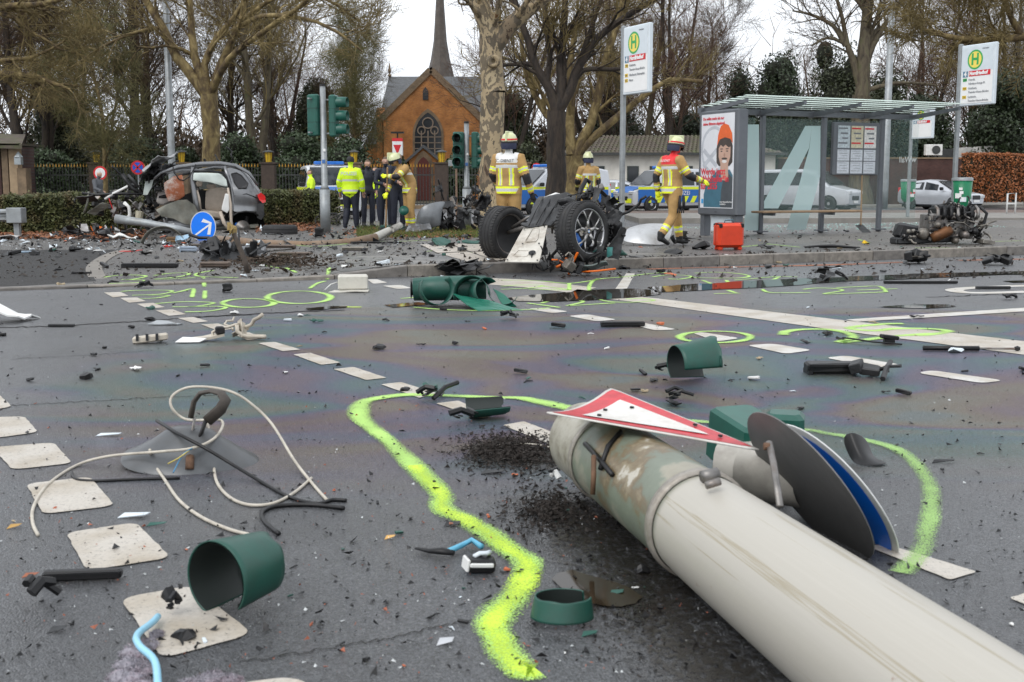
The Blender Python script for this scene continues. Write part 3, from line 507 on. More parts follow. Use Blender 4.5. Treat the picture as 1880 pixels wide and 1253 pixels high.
# --- boughs reaching in from both picture edges, each with its own trunk outside the view
Y = 40; t = Tree(17); bx = D(2120, 300, Y).x; flare(t, (bx, Y, 0), D(2120, 90, Y), .45, .35)
for pts, rr, k in (([(2120, 95), (2000, 60), (1880, 68), (1800, 74), (1730, 66), (1690, 50)], (.2, .05), (12, 15)), ([(1880, 70), (1850, 20), (1845, -40)], (.12, .06), (4, 6)), ([(2120, 95), (1990, 20), (1900, -30), (1800, -60)], (.2, .06), (9, 12))):
 t.limb(dpx(pts, Y), rr, 4, .05, 46, k, 2.6, droop=.3)
t.make('plane_tree', BK_LIMB, TW_OLIVE, 'mossy plane bough hanging in from the right edge above the stop sign', (bx, Y, 0))
Y = 40; t = Tree(19); bx = D(-260, 300, Y).x; flare(t, (bx, Y, 0), D(-260, 150, Y), .45, .35)
for pts, rr, k in (([(-260, 170), (-120, 130), (0, 136), (60, 140), (100, 155), (130, 165)], (.2, .04), (7, 9)), ([(-260, 150), (-100, 40), (0, 14), (80, 8), (140, -10)], (.2, .05), (8, 10)), ([(-260, 150), (-120, 60), (0, 26), (60, 60), (110, 90)], (.14, .03), (7, 9)), ([(-100, 135), (0, 112), (60, 105), (120, 75)], (.1, .03), (7, 9))):
 t.limb(dpx(pts, Y), rr, 4, .05, 46, k, 2.6, droop=.15)
t.make('plane_tree', BK_LIMB, TW_OLIVE, 'pale plane boughs reaching in from the left edge above the gatehouse', (bx, Y, 0))
# --- background trees: three kinds, copied
def proto(seed, h, bark, twig, label, name, stems=1, up=.35, spread=30, kids=(6, 8), droop=0.):
 t = Tree(seed); r = t.r; t.thr = .05; t.rk = (.3, .46); t.rmin = .011
 for s_ in range(stems):
  a = r.uniform(0, 6.28); ln = R(0 if stems == 1 else r.uniform(5, 16)); d = Vector((math.cos(a) * math.sin(ln), math.sin(a) * math.sin(ln), math.cos(ln))); P = [Vector((0, 0, 0))]; dd = d.copy()
  for i in range(8): dd = (dd + Vector((r.gauss(0, .06), r.gauss(0, .06), .05))).normalized(); P.append(P[-1] + dd * h / 8)
  r0 = h * (.021 if stems == 1 else .016); rr = [r0 * (1.35 if i == 0 else 1) * (1 - .8 * i / 8) for i in range(9)]; t.big.tube(P, rr, 9, cap=False)
  t.kids(P, rr, 1, 4, up, spread, (18, 21) if stems == 1 else (11, 13), .2, .3, h * .36, droop, .22, (.55, 1.05))
 return t.make(name, bark, twig, label)
pA = proto(31, 17, BK_DARK, TW_BROWN, 'x', 'bare_tree', 1, .16, 46); pB = proto(37, 16, BK_DARK, TW_RED, 'x', 'bare_tree', 3, .15, 40); pC = proto(41, 9, BK_LIMB, TW_GREEN, 'x', 'young_tree', 1, .05, 62, (3, 5)); pD = proto(43, 18, BK_BROWN, TW_OLIVE, 'x', 'bare_tree', 2, .12, 42)
BT = [(pA, 40, 72, 1.0, 'tall dark bare tree directly behind the gatehouse'), (pB, 72, 76, 1.05, 'dense thin-stemmed bare tree behind the fence left of the round no-entry sign'), (pA, 245, 75, 1.1, 'dark bare tree with steep fork behind the no-stopping sign'), (pB, 278, 82, 1.0, 'bare tree leaning close to the grey mast at left'), (pD, 470, 78, 1.15, 'wide dark bare tree left of the traffic light pole'), (pA, 425, 88, 1.05, 'dark stem behind the right side of the left plane tree'), (pB, 515, 96, .95, 'reddish bare tree behind the traffic light heads'),
      (pA, -40, 84, 1.1, 'bare tree at the far left edge'), (pD, 130, 98, 1.0, 'bare tree far behind the small mossy tree'), (pA, 655, 84, .62, 'slim bare tree left of the church roof'), (pB, 935, 78, .9, 'dark dense tree right of the church behind the mottled trunk'), (pB, 1095, 88, 1.0, 'reddish bare tree behind the left stop sign pole'),
      (pD, 1165, 84, 1.05, 'olive bare tree above the white house roof'), (pB, 1235, 80, 1.0, 'many-stemmed bare tree above the right end of the house roof'), (pA, 1290, 104, .85, 'thin bare tree above the poster cabinet'), (pB, 1690, 88, .95, 'reddish bare tree between the lamp mast and right stop sign'), (pD, 1850, 84, .95, 'bare tree behind the right stop sign at the picture edge'), (pB, 1780, 96, 1.0, 'far bare tree above the brick wall'), (pA, 1930, 90, 1.0, 'bare tree just past the right edge'), (pB, 1480, 98, .62, 'low bare tree behind the left half of the shelter roof'), (pD, 560, 108, .62, 'small far bare tree above the traffic lights'), (pB, 1130, 108, .95, 'far bare tree left of the stop sign panel')]
rng = random.Random(9); first = {}
for p, x, Yd, s_, lab in BT:
 loc = (D(x, 340, Yd).x, Yd, 0); ang = rng.uniform(0, 6.28); sc = (s_ * rng.uniform(.92, 1.08), s_ * rng.uniform(.92, 1.08), s_)
 if p not in first: first[p] = 1; p['label'] = lab; p.location = loc; p.rotation_euler = (0, 0, ang); p.scale = sc
 else: copy_tree(p, lab, loc, ang, sc)
pC['label'] = 'small mossy young tree with level branches in front of the fence'; pC.location = (D(192, 340, 57).x, 57, 0); pC.scale = (.85, .85, .95)
copy_tree(pC, 'slim young tree in front of the left church buttress', (D(650, 340, 70).x, 70, 0), 1.7, (.8, .8, 1.15))
# ------------------------------------------------------------ evergreens, shrubs, hedges: leaf-sized faces
def leaf_mat(name, col, var=.55, scale=1.4, rough=.55):
 m = mat(name, col, rough, var=var, scale=scale); return m
def leaf_cloud(rng, centers, n, size, flat=.6, shell=.55):
 b = MB(); V, F = [], []
 wts = [r[0] * r[1] * r[2] for _, r in centers]; tot = sum(wts); o = 0
 for (c, rad), wgt in zip(centers, wts):
  for _ in range(max(6, int(n * wgt / tot))):
   d = Vector((rng.gauss(0, 1), rng.gauss(0, 1), rng.gauss(0, 1))).normalized(); q = shell + (1 - shell) * rng.random() ** .6; q *= 1 + .22 * noise.noise(d * 2.2 + Vector(c))
   p = Vector(c) + Vector((d.x * rad[0], d.y * rad[1], d.z * rad[2])) * q
   nrm = (d + Vector((rng.gauss(0, .7), rng.gauss(0, .7), rng.gauss(0, .7)))).normalized(); a = nrm.orthogonal().normalized(); a.rotate(Matrix.Rotation(rng.uniform(0, 6.28), 3, nrm)); e = nrm.cross(a); s_ = size * rng.uniform(.6, 1.4)
   V += [p - a * s_, p + e * s_ * flat, p + a * s_, p - e * s_ * flat]; F.append((o, o + 1, o + 2, o + 3)); o += 4
 b.add(V, F); return b
M_EVER = leaf_mat('evergreen_leaf', (.022, .036, .012)); M_RHOD = leaf_mat('rhododendron_leaf', (.03, .05, .018)); M_YEW = leaf_mat('yew_leaf', (.03, .038, .012)); M_HEDGE = mat('box_hedge_leaf', (.075, .085, .025), .6, var=.5, scale=3, dirt=(.13, .07, .03), dirt_amt=.7); M_BEECH = mat('beech_leaf', (.32, .11, .035), .6, var=.5, scale=3, dirt=(.12, .05, .02), dirt_amt=.7)
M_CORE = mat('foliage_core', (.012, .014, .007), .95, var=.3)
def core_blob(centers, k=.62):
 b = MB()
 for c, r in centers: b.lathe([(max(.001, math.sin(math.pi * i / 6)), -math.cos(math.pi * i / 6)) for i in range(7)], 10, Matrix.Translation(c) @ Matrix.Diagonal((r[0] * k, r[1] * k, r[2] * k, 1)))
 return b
def shrub(name, cat, x, Yd, wpx, top, m, label, rng, n=6500, size=.085, base=0., lumps=9, depth=None, stem=True, group=None):
 s_ = pxm(Yd); wdt = wpx / s_; h = (HOR - top) / s_ + CH; loc = Vector((D(x, HOR, Yd).x, Yd, base)); cs = []
 for i in range(lumps):
  f = rng.random(); z = h * (.16 + .7 * f); wd = wdt * .5 * (1 - .45 * f) ; rx = wdt * rng.uniform(.16, .28); cs.append(((rng.uniform(-1, 1) * max(.01, wd - rx * .7), rng.uniform(-1, 1) * (depth or wdt) * .25, z), (rx, rx, h * rng.uniform(.12, .2))))
 cs.append(((0, 0, h * .45), (wdt * .38, (depth or wdt) * .35, h * .42)))
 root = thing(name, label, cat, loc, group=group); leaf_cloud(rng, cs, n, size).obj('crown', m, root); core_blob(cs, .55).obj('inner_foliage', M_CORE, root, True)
 b = MB(); b.tube([(0, 0, -.05), (0.02, 0, h * .3), (0, 0, h * .6)], [.12, .09, .03], 7); b.obj('trunk', BK_DARK, root, True); return root
rng = random.Random(77)
for a in ((90, 70, 150, 262, M_RHOD, 'dark rhododendron behind the fence beside the gatehouse'), (250, 72, 160, 250, M_EVER, 'dark evergreen shrub behind the fence at the no-stopping sign'), (440, 71, 130, 240, M_RHOD, 'evergreen shrub behind the fence over the SUV roof'), (560, 68, 150, 240, M_RHOD, 'dense green rhododendron left of the traffic light pole'), (650, 67, 140, 256, M_RHOD, 'green rhododendron in front of the church buttress'), (730, 67, 60, 274, M_EVER, 'low dark shrub behind the red triangle box'), (845, 66, 90, 262, M_RHOD, 'dark shrub right of the church porch'), (970, 66, 90, 262, M_YEW, 'olive shrub behind the dark forked trunk'), (340, 70, 90, 258, M_EVER, 'dark shrub behind the fence at the grey mast')):
 shrub('shrub', 'shrub', *a, rng=rng)
for a in ((580, 86, 110, 138, M_YEW, 'olive conifer behind the traffic lights'), (1425, 84, 150, 92, M_EVER, 'dark yew tree behind the left half of the shelter'), (1530, 92, 170, 60, M_YEW, 'brownish evergreen tree behind the broad bare tree'), (1700, 74, 150, 175, M_EVER, 'dark evergreen behind the shelter end glass'), (1830, 72, 170, 128, M_EVER, 'dark green conifer behind the white flat-roofed hut'), (1360, 96, 110, 128, M_EVER, 'dark evergreen beyond the poster cabinet top'), (1620, 80, 130, 128, M_YEW, 'dark thicket tree behind the lamp mast'), (110, 92, 160, 150, M_YEW, 'dull evergreen far behind the gatehouse'), (1130, 94, 170, 190, M_YEW, 'brown-green thicket tree above the white house'), (940, 98, 110, 165, M_YEW, 'dull evergreen behind the mottled trunk'), (1250, 90, 120, 200, M_EVER, 'dark evergreen above the right end of the tiled roof')):
 shrub('evergreen_tree', 'tree', *a, rng=rng, n=15000, size=.1, lumps=16)
# far wood: a mass of stems and twigs nobody could count
b = MB(); r_ = random.Random(5)
for i in range(15000):
 Yd = r_.uniform(100, 140); x = r_.uniform(-62, 68); z = abs(r_.gauss(0, 1)) * 5.0; ln = r_.uniform(1., 3.6); d = Vector((r_.gauss(0, .5), r_.gauss(0, .3), r_.uniform(.3, 1.2))).normalized()
 if abs(x - D(690, 340, 120).x) < 9 and z > 4: continue
 p = Vector((x, Yd, z)); b.tube([p, p + d * ln * .5 + Vector((r_.gauss(0, .15), 0, 0)), p + d * ln], [.04, .028, .012], 3, cap=False)
for i in range(70):
 Yd = r_.uniform(110, 150); x = r_.uniform(-62, 68); h = r_.uniform(7, 15)
 if abs(x - D(690, 340, 120).x) < 10: h *= .4
 b.tube([(x, Yd, 0), (x + r_.gauss(0, .6), Yd, h * .5), (x + r_.gauss(0, 1.2), Yd, h)], [.22, .14, .05], 5, cap=False)
b.obj('far_wood', TW_BROWN, None, True, kind='stuff', label='brown far-off winter wood behind everything', cat='wood')
b = MB()
cs = [((r_.uniform(-64, 70), r_.uniform(104, 125), r_.uniform(.3, 6)), (r_.uniform(2, 5), 2, r_.uniform(1.4, 3.4))) for _ in range(190)]
cs = [c for c in cs if not (abs(c[0][0] - D(690, 340, 115).x) < 9 and c[0][2] > 3)]
leaf_cloud(r_, cs, 52000, .26).obj('undergrowth', mat('undergrowth_leaf', (.05, .036, .022), .8, var=.6, scale=.5), kind='stuff', label='brown and dull green undergrowth among the trees', cat='undergrowth')
def hedge(name, p0, p1, h, dep, m, label, n, size, rng, base=.0):
 p0, p1 = Vector(p0), Vector(p1); d = p1 - p0; ln = d.length; root = thing(name, label, 'hedge', p0, (0, 0, math.atan2(d.y, d.x))); b = MB(); V, F = [], []; o = 0
 for _ in range(n):
  f = rng.random(); x = rng.uniform(0, ln); lump = .07 * noise.noise(Vector((x * 1.6, 3, p0.x))) + .04 * noise.noise(Vector((x * 5, 1, 2)))
  if f < .5: p = Vector((x, -dep / 2 + rng.gauss(0, .035) + lump, rng.uniform(.02, h)))
  elif f < .85: p = Vector((x, rng.uniform(-dep / 2, dep / 2), h + lump + rng.gauss(0, .03)))
  elif f < .95: p = Vector((x, dep / 2, rng.uniform(0, h)))
  else: p = Vector((rng.choice((0, ln)) + rng.gauss(0, .04), rng.uniform(-dep / 2, dep / 2), rng.uniform(0, h)))
  nr = Vector((rng.gauss(0, 1), rng.gauss(-.6, .8), rng.gauss(.5, .8))).normalized(); a = nr.orthogonal().normalized(); a.rotate(Matrix.Rotation(rng.uniform(0, 6.28), 3, nr)); e = nr.cross(a); s_ = size * rng.uniform(.6, 1.5)
  V += [p - a * s_, p + e * s_ * .6, p + a * s_, p - e * s_ * .6]; F.append((o, o + 1, o + 2, o + 3)); o += 4
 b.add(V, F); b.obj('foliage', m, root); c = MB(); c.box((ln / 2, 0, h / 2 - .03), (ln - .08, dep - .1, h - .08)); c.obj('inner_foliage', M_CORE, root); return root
rng = random.Random(12)
hedge('box_hedge', G(-80, 431), G(262, 426), .92, 1.0, M_HEDGE, 'low clipped hedge with brown leaves at the far left behind the front-end wreck', 15000, .032, rng)
hedge('box_hedge', G(470, 424), G(612, 421), 1.0, 1.0, M_HEDGE, 'low clipped hedge between the SUV tail light and the police officer', 9000, .03, rng)
hedge('beech_hedge', D(1770, 372, 62) * 1, D(2010, 372, 66), 2.5, .8, M_BEECH, 'orange-brown clipped beech hedge at the right edge', 14000, .06, rng)
# ============================================================ BUILDINGS, FENCE
def brick_mat(name, c1, c2, mort, sc=6.):
 m, t, b = newmat(name); L = t.links.new; c = N(t, 'ShaderNodeTexCoord'); mp = N(t, 'ShaderNodeMapping'); mp.inputs['Rotation'].default_value = (R(90), 0, 0); L(c.outputs['Object'], mp.inputs[0])
 br = N(t, 'ShaderNodeTexBrick'); br.inputs['Color1'].default_value = (*c1, 1); br.inputs['Color2'].default_value = (*c2, 1); br.inputs['Mortar'].default_value = (*mort, 1); br.inputs['Scale'].default_value = sc; br.inputs['Mortar Size'].default_value = .018; L(mp.outputs[0], br.inputs[0])
 n = N(t, 'ShaderNodeTexNoise'); n.inputs['Scale'].default_value = 1.2; n.inputs['Detail'].default_value = 6; L(c.outputs['Object'], n.inputs[0]); r = ramp(t, [(.3, (.6, .55, .5)), (.65, (1.1, 1.1, 1.1))]); L(n.outputs['Fac'], r.inputs[0])
 mm = N(t, 'ShaderNodeMix', data_type='RGBA', blend_type='MULTIPLY'); mm.inputs['Factor'].default_value = 1; L(br.outputs[0], mm.inputs['A']); L(r.outputs[0], mm.inputs['B']); L(mm.outputs['Result'], b.inputs['Base Color']); b.inputs['Roughness'].default_value = .8; return m
M_BRICK = brick_mat('orange_brick', (.5, .2, .045), (.4, .15, .035), (.3, .2, .12), 3.2); M_DBRICK = brick_mat('dark_brick', (.085, .035, .028), (.06, .026, .022), (.07, .05, .045), 3.2)
M_SLATE = mat('slate', (.1, .105, .11), .45, var=.35, scale=3, bump=.02, stretch=(1, 1, 3)); M_STONE = mat('sandstone', (.2, .14, .085), .8, var=.35, scale=2.5, dirt=(.06, .05, .04)); M_GLASSD = mat('dark_glass', (.025, .028, .032), .12, var=.5, scale=1.2); M_RENDER = mat('render_wall', (.72, .69, .63), .85, var=.1, scale=1.2, dirt=(.35, .33, .29)); M_TILE = mat('mossy_tile', (.085, .066, .05), .7, var=.4, scale=2.6, dirt=(.075, .1, .022), dirt_amt=.85); M_IRON = mat('fence_iron', (.05, .052, .05), .5, .3, var=.3); M_GOLD = mat('gilded_tip', (.5, .27, .04), .45, .4, var=.3); M_LAMP = mat('lantern_yellow', (.62, .4, .02), .4, var=.2); M_BLACK = mat('black_plastic', (.01, .01, .011), .42, var=.4, scale=8, dirt=(.04, .036, .03), dirt_amt=.2, spec=.35)
# --- church
Yc = 95; cx = D(793, 340, Yc).x; ch = thing('church', 'orange brick gothic church with slate roof, traceried window and slim spire', 'church', (cx, Yc, 0)); sC = pxm(Yc)
def cz(py): return (HOR - py) / sC + CH
def cxm(px): return (px - 793) / sC
hw = cxm(880); ap = cz(136); ev = cz(222)
b = MB(); b.prism([(-hw, 0), (hw, 0), (hw, ev), (0, ap), (-hw, ev)], 9, None, 0); b.obj('gable_wall', M_BRICK, ch)
b = MB(); b.box(((cxm(700) + hw) / 2, 6.8, ev / 2), (hw - cxm(700), 6.4, ev)); b.obj('nave_wall', M_BRICK, ch)
b = MB(); x0, x1 = cxm(690), cxm(905); yf, yb, yr = 3.3, 10.3, 6.8; b.add([(x0, yf, cz(218)), (x1, yf, cz(218)), (x1, yr, cz(133)), (x0 + .5, yr, cz(133)), (x0, yb, cz(218)), (x1, yb, cz(218))], [(0, 1, 2, 3), (3, 2, 5, 4), (0, 3, 4)]); rf = b.obj('roof', M_SLATE, ch)
b = MB()
for sx in (-1, 1):
 b.add([(0, .35, ap + .32), (sx * (hw + .25), .35, ev + .12), (sx * (hw + .25), 7, ev + .12), (0, 7, ap + .32)], [(0, 1, 2, 3)])
b.obj('gable_roof', M_SLATE, ch)
for sx in (-1, 1):
 b = MB(); d = Vector((sx * hw, 0, ev - ap)); n_ = Vector((sx * (ap - ev), 0, hw)).normalized(); p0 = Vector((0, -.12, ap)); p1 = Vector((sx * (hw + .12), -.12, ev)); b.add([p0 - n_ * .2, p1 - n_ * .2, p1 + n_ * .3, p0 + n_ * .3] + [v + Vector((0, .5, 0)) for v in (p0 - n_ * .2, p1 - n_ * .2, p1 + n_ * .3, p0 + n_ * .3)], [(0, 1, 2, 3), (7, 6, 5, 4), (3, 2, 6, 7), (1, 0, 4, 5)]); b.obj('coping', M_STONE, ch)
def pointed(w2, z0, zs, n=8):
 pts = [(-w2, z0)]; pts += [(w2 - 2 * w2 * math.cos(math.acos(.5) * 0 + R(60) * i / n), zs + 2 * w2 * math.sin(R(60) * i / n)) for i in range(n + 1)]
 return pts + [(-x, z) for x, z in reversed(pts[:-1])]
wx = cxm(787); ww = 24 / sC; z0, zs = cz(285), cz(252)
b = MB(); b.prism([(x + wx, z) for x, z in pointed(ww + .18, z0 - .15, zs)], .12, None, -.1); fr = b.obj('window_surround', M_STONE, ch)
b = MB(); b.prism([(x + wx, z) for x, z in pointed(ww, z0, zs)], .04, None, -.13); b.obj('pane', M_GLASSD, fr)
M_TRAC = mat('tracery_stone', (.26, .2, .15), .8, var=.2)
for i in range(-1, 2): b = MB(); b.box((wx + i * ww * .5, -.17, (z0 + zs) / 2 + .2), (.09, .08, zs - z0 + .4)); b.obj('mullion', M_TRAC, fr)
for k in range(1, 4): b = MB(); b.box((wx, -.18, z0 + (zs - z0) * k / 3.2), (ww * 2, .06, .06)); b.obj('glazing_bar', M_TRAC, fr)
for dx, dz, rr in ((0, 1.0, .42), (-.52, .42, .3), (.52, .42, .3)): b = MB(); b.tube([(wx + dx + rr * math.cos(a * .5236), -.18, zs + dz + rr * math.sin(a * .5236)) for a in range(13)], .05, 5); b.obj('tracery_ring', M_TRAC, fr)
b = MB(); b.prism([(cxm(783) - .22, cz(188)), (cxm(783) + .22, cz(188)), (cxm(783) + .22, cz(172)), (cxm(783), cz(165)), (cxm(783) - .22, cz(172))], .1, None, -.06); b.obj('slit_window', M_GLASSD, ch)
pw = 26 / sC; px_ = cxm(781); b = MB(); b.prism([(px_ - pw, 0), (px_ + pw, 0), (px_ + pw, cz(296)), (px_, cz(274)), (px_ - pw, cz(296))], 1.6, None, -1.7); pr = b.obj('porch', M_BRICK, ch)
for sx in (-1, 1): b = MB(); p0 = Vector((px_, -1.9, cz(269))); p1 = Vector((px_ + sx * (pw + .3), -1.9, cz(297))); b.add([p0, p1, p1 + Vector((0, 2, 0)), p0 + Vector((0, 2, 0)), p0 - Vector((0, 0, .25)), p1 - Vector((0, 0, .25)), p1 + Vector((0, 2, -.25)), p0 + Vector((0, 2, -.25))], [(0, 1, 2, 3), (4, 7, 6, 5), (0, 4, 5, 1)]); b.obj('porch_roof', M_SLATE, pr)
b = MB(); b.prism([(x + px_, z) for x, z in pointed(.78, 0, cz(310))], .1, None, -1.78); b.obj('door_surround', M_STONE, pr); b = MB(); b.prism([(x + px_, z) for x, z in pointed(.55, 0, cz(312))], .06, None, -1.82); b.obj('door', mat('church_door', (.11, .022, .015), .6, var=.2), pr)
for px0, px1, top, dd in ((690, 701, 218, -.3), (698, 716, 232, .2), (722, 730, 236, -.4), (876, 884, 236, -.4)):
 b = MB(); x0, x1 = cxm(px0), cxm(px1); b.box(((x0 + x1) / 2, 2.6 + dd * 2, cz(top) / 2), (x1 - x0, 1.2, cz(top))); b.add([(x0 - .1, 1.9 + dd * 2, cz(top)), (x1 + .1, 1.9 + dd * 2, cz(top)), (x1 + .1, 3.3 + dd * 2, cz(top) + .9), (x0 - .1, 3.3 + dd * 2, cz(top) + .9)], [(0, 1, 2, 3)]); b.obj('buttress', M_BRICK, ch)
b = MB(); b.add([(cxm(662), 3, cz(264)), (cxm(686), 3, cz(264)), (cxm(690), 6, cz(202)), (cxm(684), 6, cz(202))], [(0, 1, 2, 3)]); b.obj('apse_roof', M_SLATE, ch); b = MB(); b.box((cxm(675), 5, cz(264) / 2), (cxm(690) - cxm(662), 3.5, cz(264))); b.obj('apse_wall', M_BRICK, ch)
b = MB(); sp = cxm(798); b.lathe([(46 / sC / 2 * 1.3, cz(140)), (34 / sC / 2 * 1.1, cz(95)), (26 / sC / 2, cz(60)), (14 / sC / 2, cz(-30)), (.02, cz(-120))], 8, Matrix.Translation((sp, 9, 0))); b.obj('spire', mat('spire_slate', (.085, .07, .058), .6, var=.4, scale=2, bump=.03), ch)
b = MB(); b.lathe([(.02, 0), (.18, .1), (.05, .3), (.14, .5), (.02, 1.2)], 8, Matrix.Translation((x0 * 0 + cxm(703), 6.8, cz(134)))); b.obj('finial', M_STONE, rf)
b = MB(); b.add([(cxm(745) - .35, 1.6, cz(196)), (cxm(745) + .3, 1.6, cz(196)), (cxm(745) - .05, 3, cz(140))], [(0, 1, 2)]); b.obj('roof_ridge_dormer', M_SLATE, rf)
# --- low white house with mossy tiles
Yh = 67; sH = pxm(Yh); hx = lambda p: (p - 1160) / sH; hz = lambda p: (HOR - p) / sH + CH
ho = thing('house', 'low white rendered house with mossy tiled hip roof behind the police cars', 'house', (D(1160, 340, Yh).x, Yh, 0))
b = MB(); b.box(((hx(1040) + hx(1420)) / 2, 4, hz(281) / 2), (hx(1420) - hx(1040), 8, hz(281))); b.obj('wall', M_RENDER, ho)
b = MB(); e = .55; x0, x1, z0, z1 = hx(1040) - e, hx(1420) + e, hz(284), hz(247); b.add([(x0, -e, z0), (x1, -e, z0), (x1 - 3, 4, z1), (x0 + 3, 4, z1), (x0, 8.5, z0), (x1, 8.5, z0)], [(0, 1, 2, 3), (0, 3, 4), (3, 2, 5, 4), (1, 5, 2)]); rf = b.obj('roof', M_TILE, ho)
b = MB()
nrow = 9
for j in range(nrow):
 f = (j + .5) / nrow; xa = x0 + 3 * f; xb = x1 - 3 * f; y = -e + (4 + e) * f; z = z0 + (z1 - z0) * f; k = int((xb - xa) / .24)
 for i in range(k): b.box((xa + .24 * (i + .5), y, z + .04), (.15, .5, .04), Matrix.Rotation(math.atan2(z1 - z0, 4 + e), 3, 'X'))
tl = b.obj('tile_course', M_TILE, rf); tl['kind'] = 'stuff'
b = MB(); b.box(((x0 + x1) / 2, -e - .06, z0 - .02), (x1 - x0, .12, .14)); b.obj('gutter', M_IRON, ho)
M_WFR = mat('window_frame_green', (.02, .035, .03), .5)
for pa, pb in ((1091, 1110), (1151, 1172), (1192, 1202), (1262, 1270), (1330, 1352)):
 b = MB(); b.box(((hx(pa) + hx(pb)) / 2, -.02, (hz(306) + hz(342)) / 2), (hx(pb) - hx(pa), .1, hz(306) - hz(342))); wf = b.obj('window', M_WFR, ho); b = MB(); b.box(((hx(pa) + hx(pb)) / 2, -.08, (hz(306) + hz(342)) / 2), (hx(pb) - hx(pa) - .12, .05, hz(306) - hz(342) - .12)); b.obj('pane', M_GLASSD, wf)
# --- gatehouse at the left edge
gh = thing('gatehouse', 'small gatehouse with mossy tiled eave and sandstone corner at the left edge', 'gatehouse', (D(0, 340, 56).x, 56, 0)); sG = pxm(56); gz_ = lambda p: (HOR - p) / sG + CH; gx = lambda p: p / sG
b = MB(); b.box((gx(-30), 2, gz_(266) / 2), (gx(66), 4, gz_(266))); b.obj('wall', M_DBRICK, gh)
for pa, pb, tp in ((11, 22, 266), (24, 40, 268)): b = MB(); b.box((gx((pa + pb) / 2), -.1, gz_(tp) / 2), (gx(pb - pa), .5, gz_(tp))); b.obj('corner_pier', mat('pale_sandstone', (.36, .26, .16), .8, var=.2, scale=3) if pa > 20 else M_STONE, gh)
b = MB(); b.box((gx(48), -.2, gz_(310) / 2), (gx(16), .6, gz_(310))); b.obj('gate_post', M_STONE, gh)
b = MB(); b.add([(gx(-140), -.9, gz_(262)), (gx(58), -.9, gz_(268)), (gx(20), 2, gz_(246)), (gx(-140), 2, gz_(243)), (gx(-140), -.9, gz_(262) - .22), (gx(58), -.9, gz_(268) - .22)], [(0, 1, 2, 3), (4, 5, 1, 0)]); b.box((gx(-40), .6, gz_(268)), (gx(186), 3, .1)); b.obj('roof', M_TILE, gh)
b = MB(); b.box((gx(46), -.6, gz_(297)), (.3, .3, .35)); b.lathe([(.22, 0), (.02, .25)], 6, Matrix.Translation((gx(46), -.6, gz_(297) + .17))); b.obj('wall_lantern', mat('lantern_glass', (.3, .33, .34), .2), gh)
# --- iron fence with gilded tips, piers and lanterns
fn = thing('iron_fence', 'long dark iron railing with gilded spear tips and stone piers', 'fence', (0, 60, 0)); sF = pxm(60); fz = lambda p: (HOR - p) / sF + CH; fx = lambda p: (p - 940) / sF
piers = [186, 340, 498, 653, 812, 960]; bars = MB(); tips = MB(); x = fx(62)
while x < fx(985):
 if all(abs(x - fx(p)) > .42 for p in piers): bars.box((x, 0, fz(308) / 2 + .05), (.03, .03, fz(308) - .1)); tips.lathe([(.012, 0), (.035, .06), (.0, .22)], 4, Matrix.Translation((x, 0, fz(308) - .02)))
 x += .155
o = bars.obj('bars', M_IRON, fn); o['kind'] = 'stuff'; o = tips.obj('spear_tips', M_GOLD, fn); o['kind'] = 'stuff'
for z in (.25, fz(322)): b = MB(); b.box(((fx(62) + fx(985)) / 2, 0, z), (fx(985) - fx(62), .05, .06)); b.obj('fence_rail', M_IRON, fn)
b = MB(); b.box(((fx(62) + fx(985)) / 2, 0, .09), (fx(985) - fx(62), .3, .18)); b.obj('plinth', M_STONE, fn)
for i, p in enumerate(piers):
 b = MB(); b.box((fx(p), 0, fz(302) / 2), (.7, .5, fz(302)), bev=.03); b.box((fx(p), 0, fz(302) + .04), (.85, .6, .08)); b.obj('pier', M_STONE if i % 2 else mat('dark_pier', (.06, .042, .032), .8, var=.3), fn)
for p, lab in zip(piers[:5], ('left of the small mossy tree', 'directly above the SUV roof', 'above the hedge', 'over the officer in yellow', 'beside the church porch')):
 lt = thing('pier_lantern', 'yellow lantern on a fence pier ' + lab, 'lantern', (fx(p), 60, fz(302) + .08), group='yellow lanterns on the fence piers')
 b = MB(); b.lathe([(.14, 0), (.19, .5), (.0, .5)], 8); b.obj('lamp_glass', M_LAMP, lt); b = MB(); b.lathe([(.3, .5), (.27, .55), (.03, .62), (0, .7)], 8); b.obj('lamp_cap', M_IRON, lt)
 b = MB()
 for k in range(8): a = k * math.pi / 4; b.tube([(.145 * math.cos(a), .145 * math.sin(a), 0), (.195 * math.cos(a), .195 * math.sin(a), .5)], .012, 4)
 b.obj('lamp_ribs', mat('lamp_rib', (.18, .1, .01), .5), lt)
# --- brick boundary wall, flat hut, air conditioner on the right
Yw = 68; sW = pxm(Yw); wx_ = lambda p: (p - 1620) / sW; wz = lambda p: (HOR - p) / sW + CH
bw = thing('brick_wall', 'dark red brick boundary wall behind the silver car', 'wall', (D(1620, 340, Yw).x, Yw, 0)); b = MB(); b.box(((wx_(1430) + wx_(1768)) / 2, .2, wz(293) / 2), (wx_(1768) - wx_(1430), .4, wz(293))); b.obj('wall_face', M_DBRICK, bw); b = MB(); b.box(((wx_(1430) + wx_(1768)) / 2, .2, wz(293) + .04), (wx_(1768) - wx_(1430) + .1, .5, .09)); b.obj('wall_cap', M_STONE, bw)
M_HUT = mat('hut_white', (.6, .58, .54), .7, var=.12, scale=1.5, dirt=(.12, .12, .13), dirt_amt=.6)
hu = thing('flat_hut', 'white flat-roofed hut with peeling fascia above the orange hedge', 'hut', (D(1620, 340, 71).x, 71, 0)); s71 = pxm(71); h71 = lambda p: (HOR - p) / s71 + CH; x71 = lambda p: (p - 1620) / s71
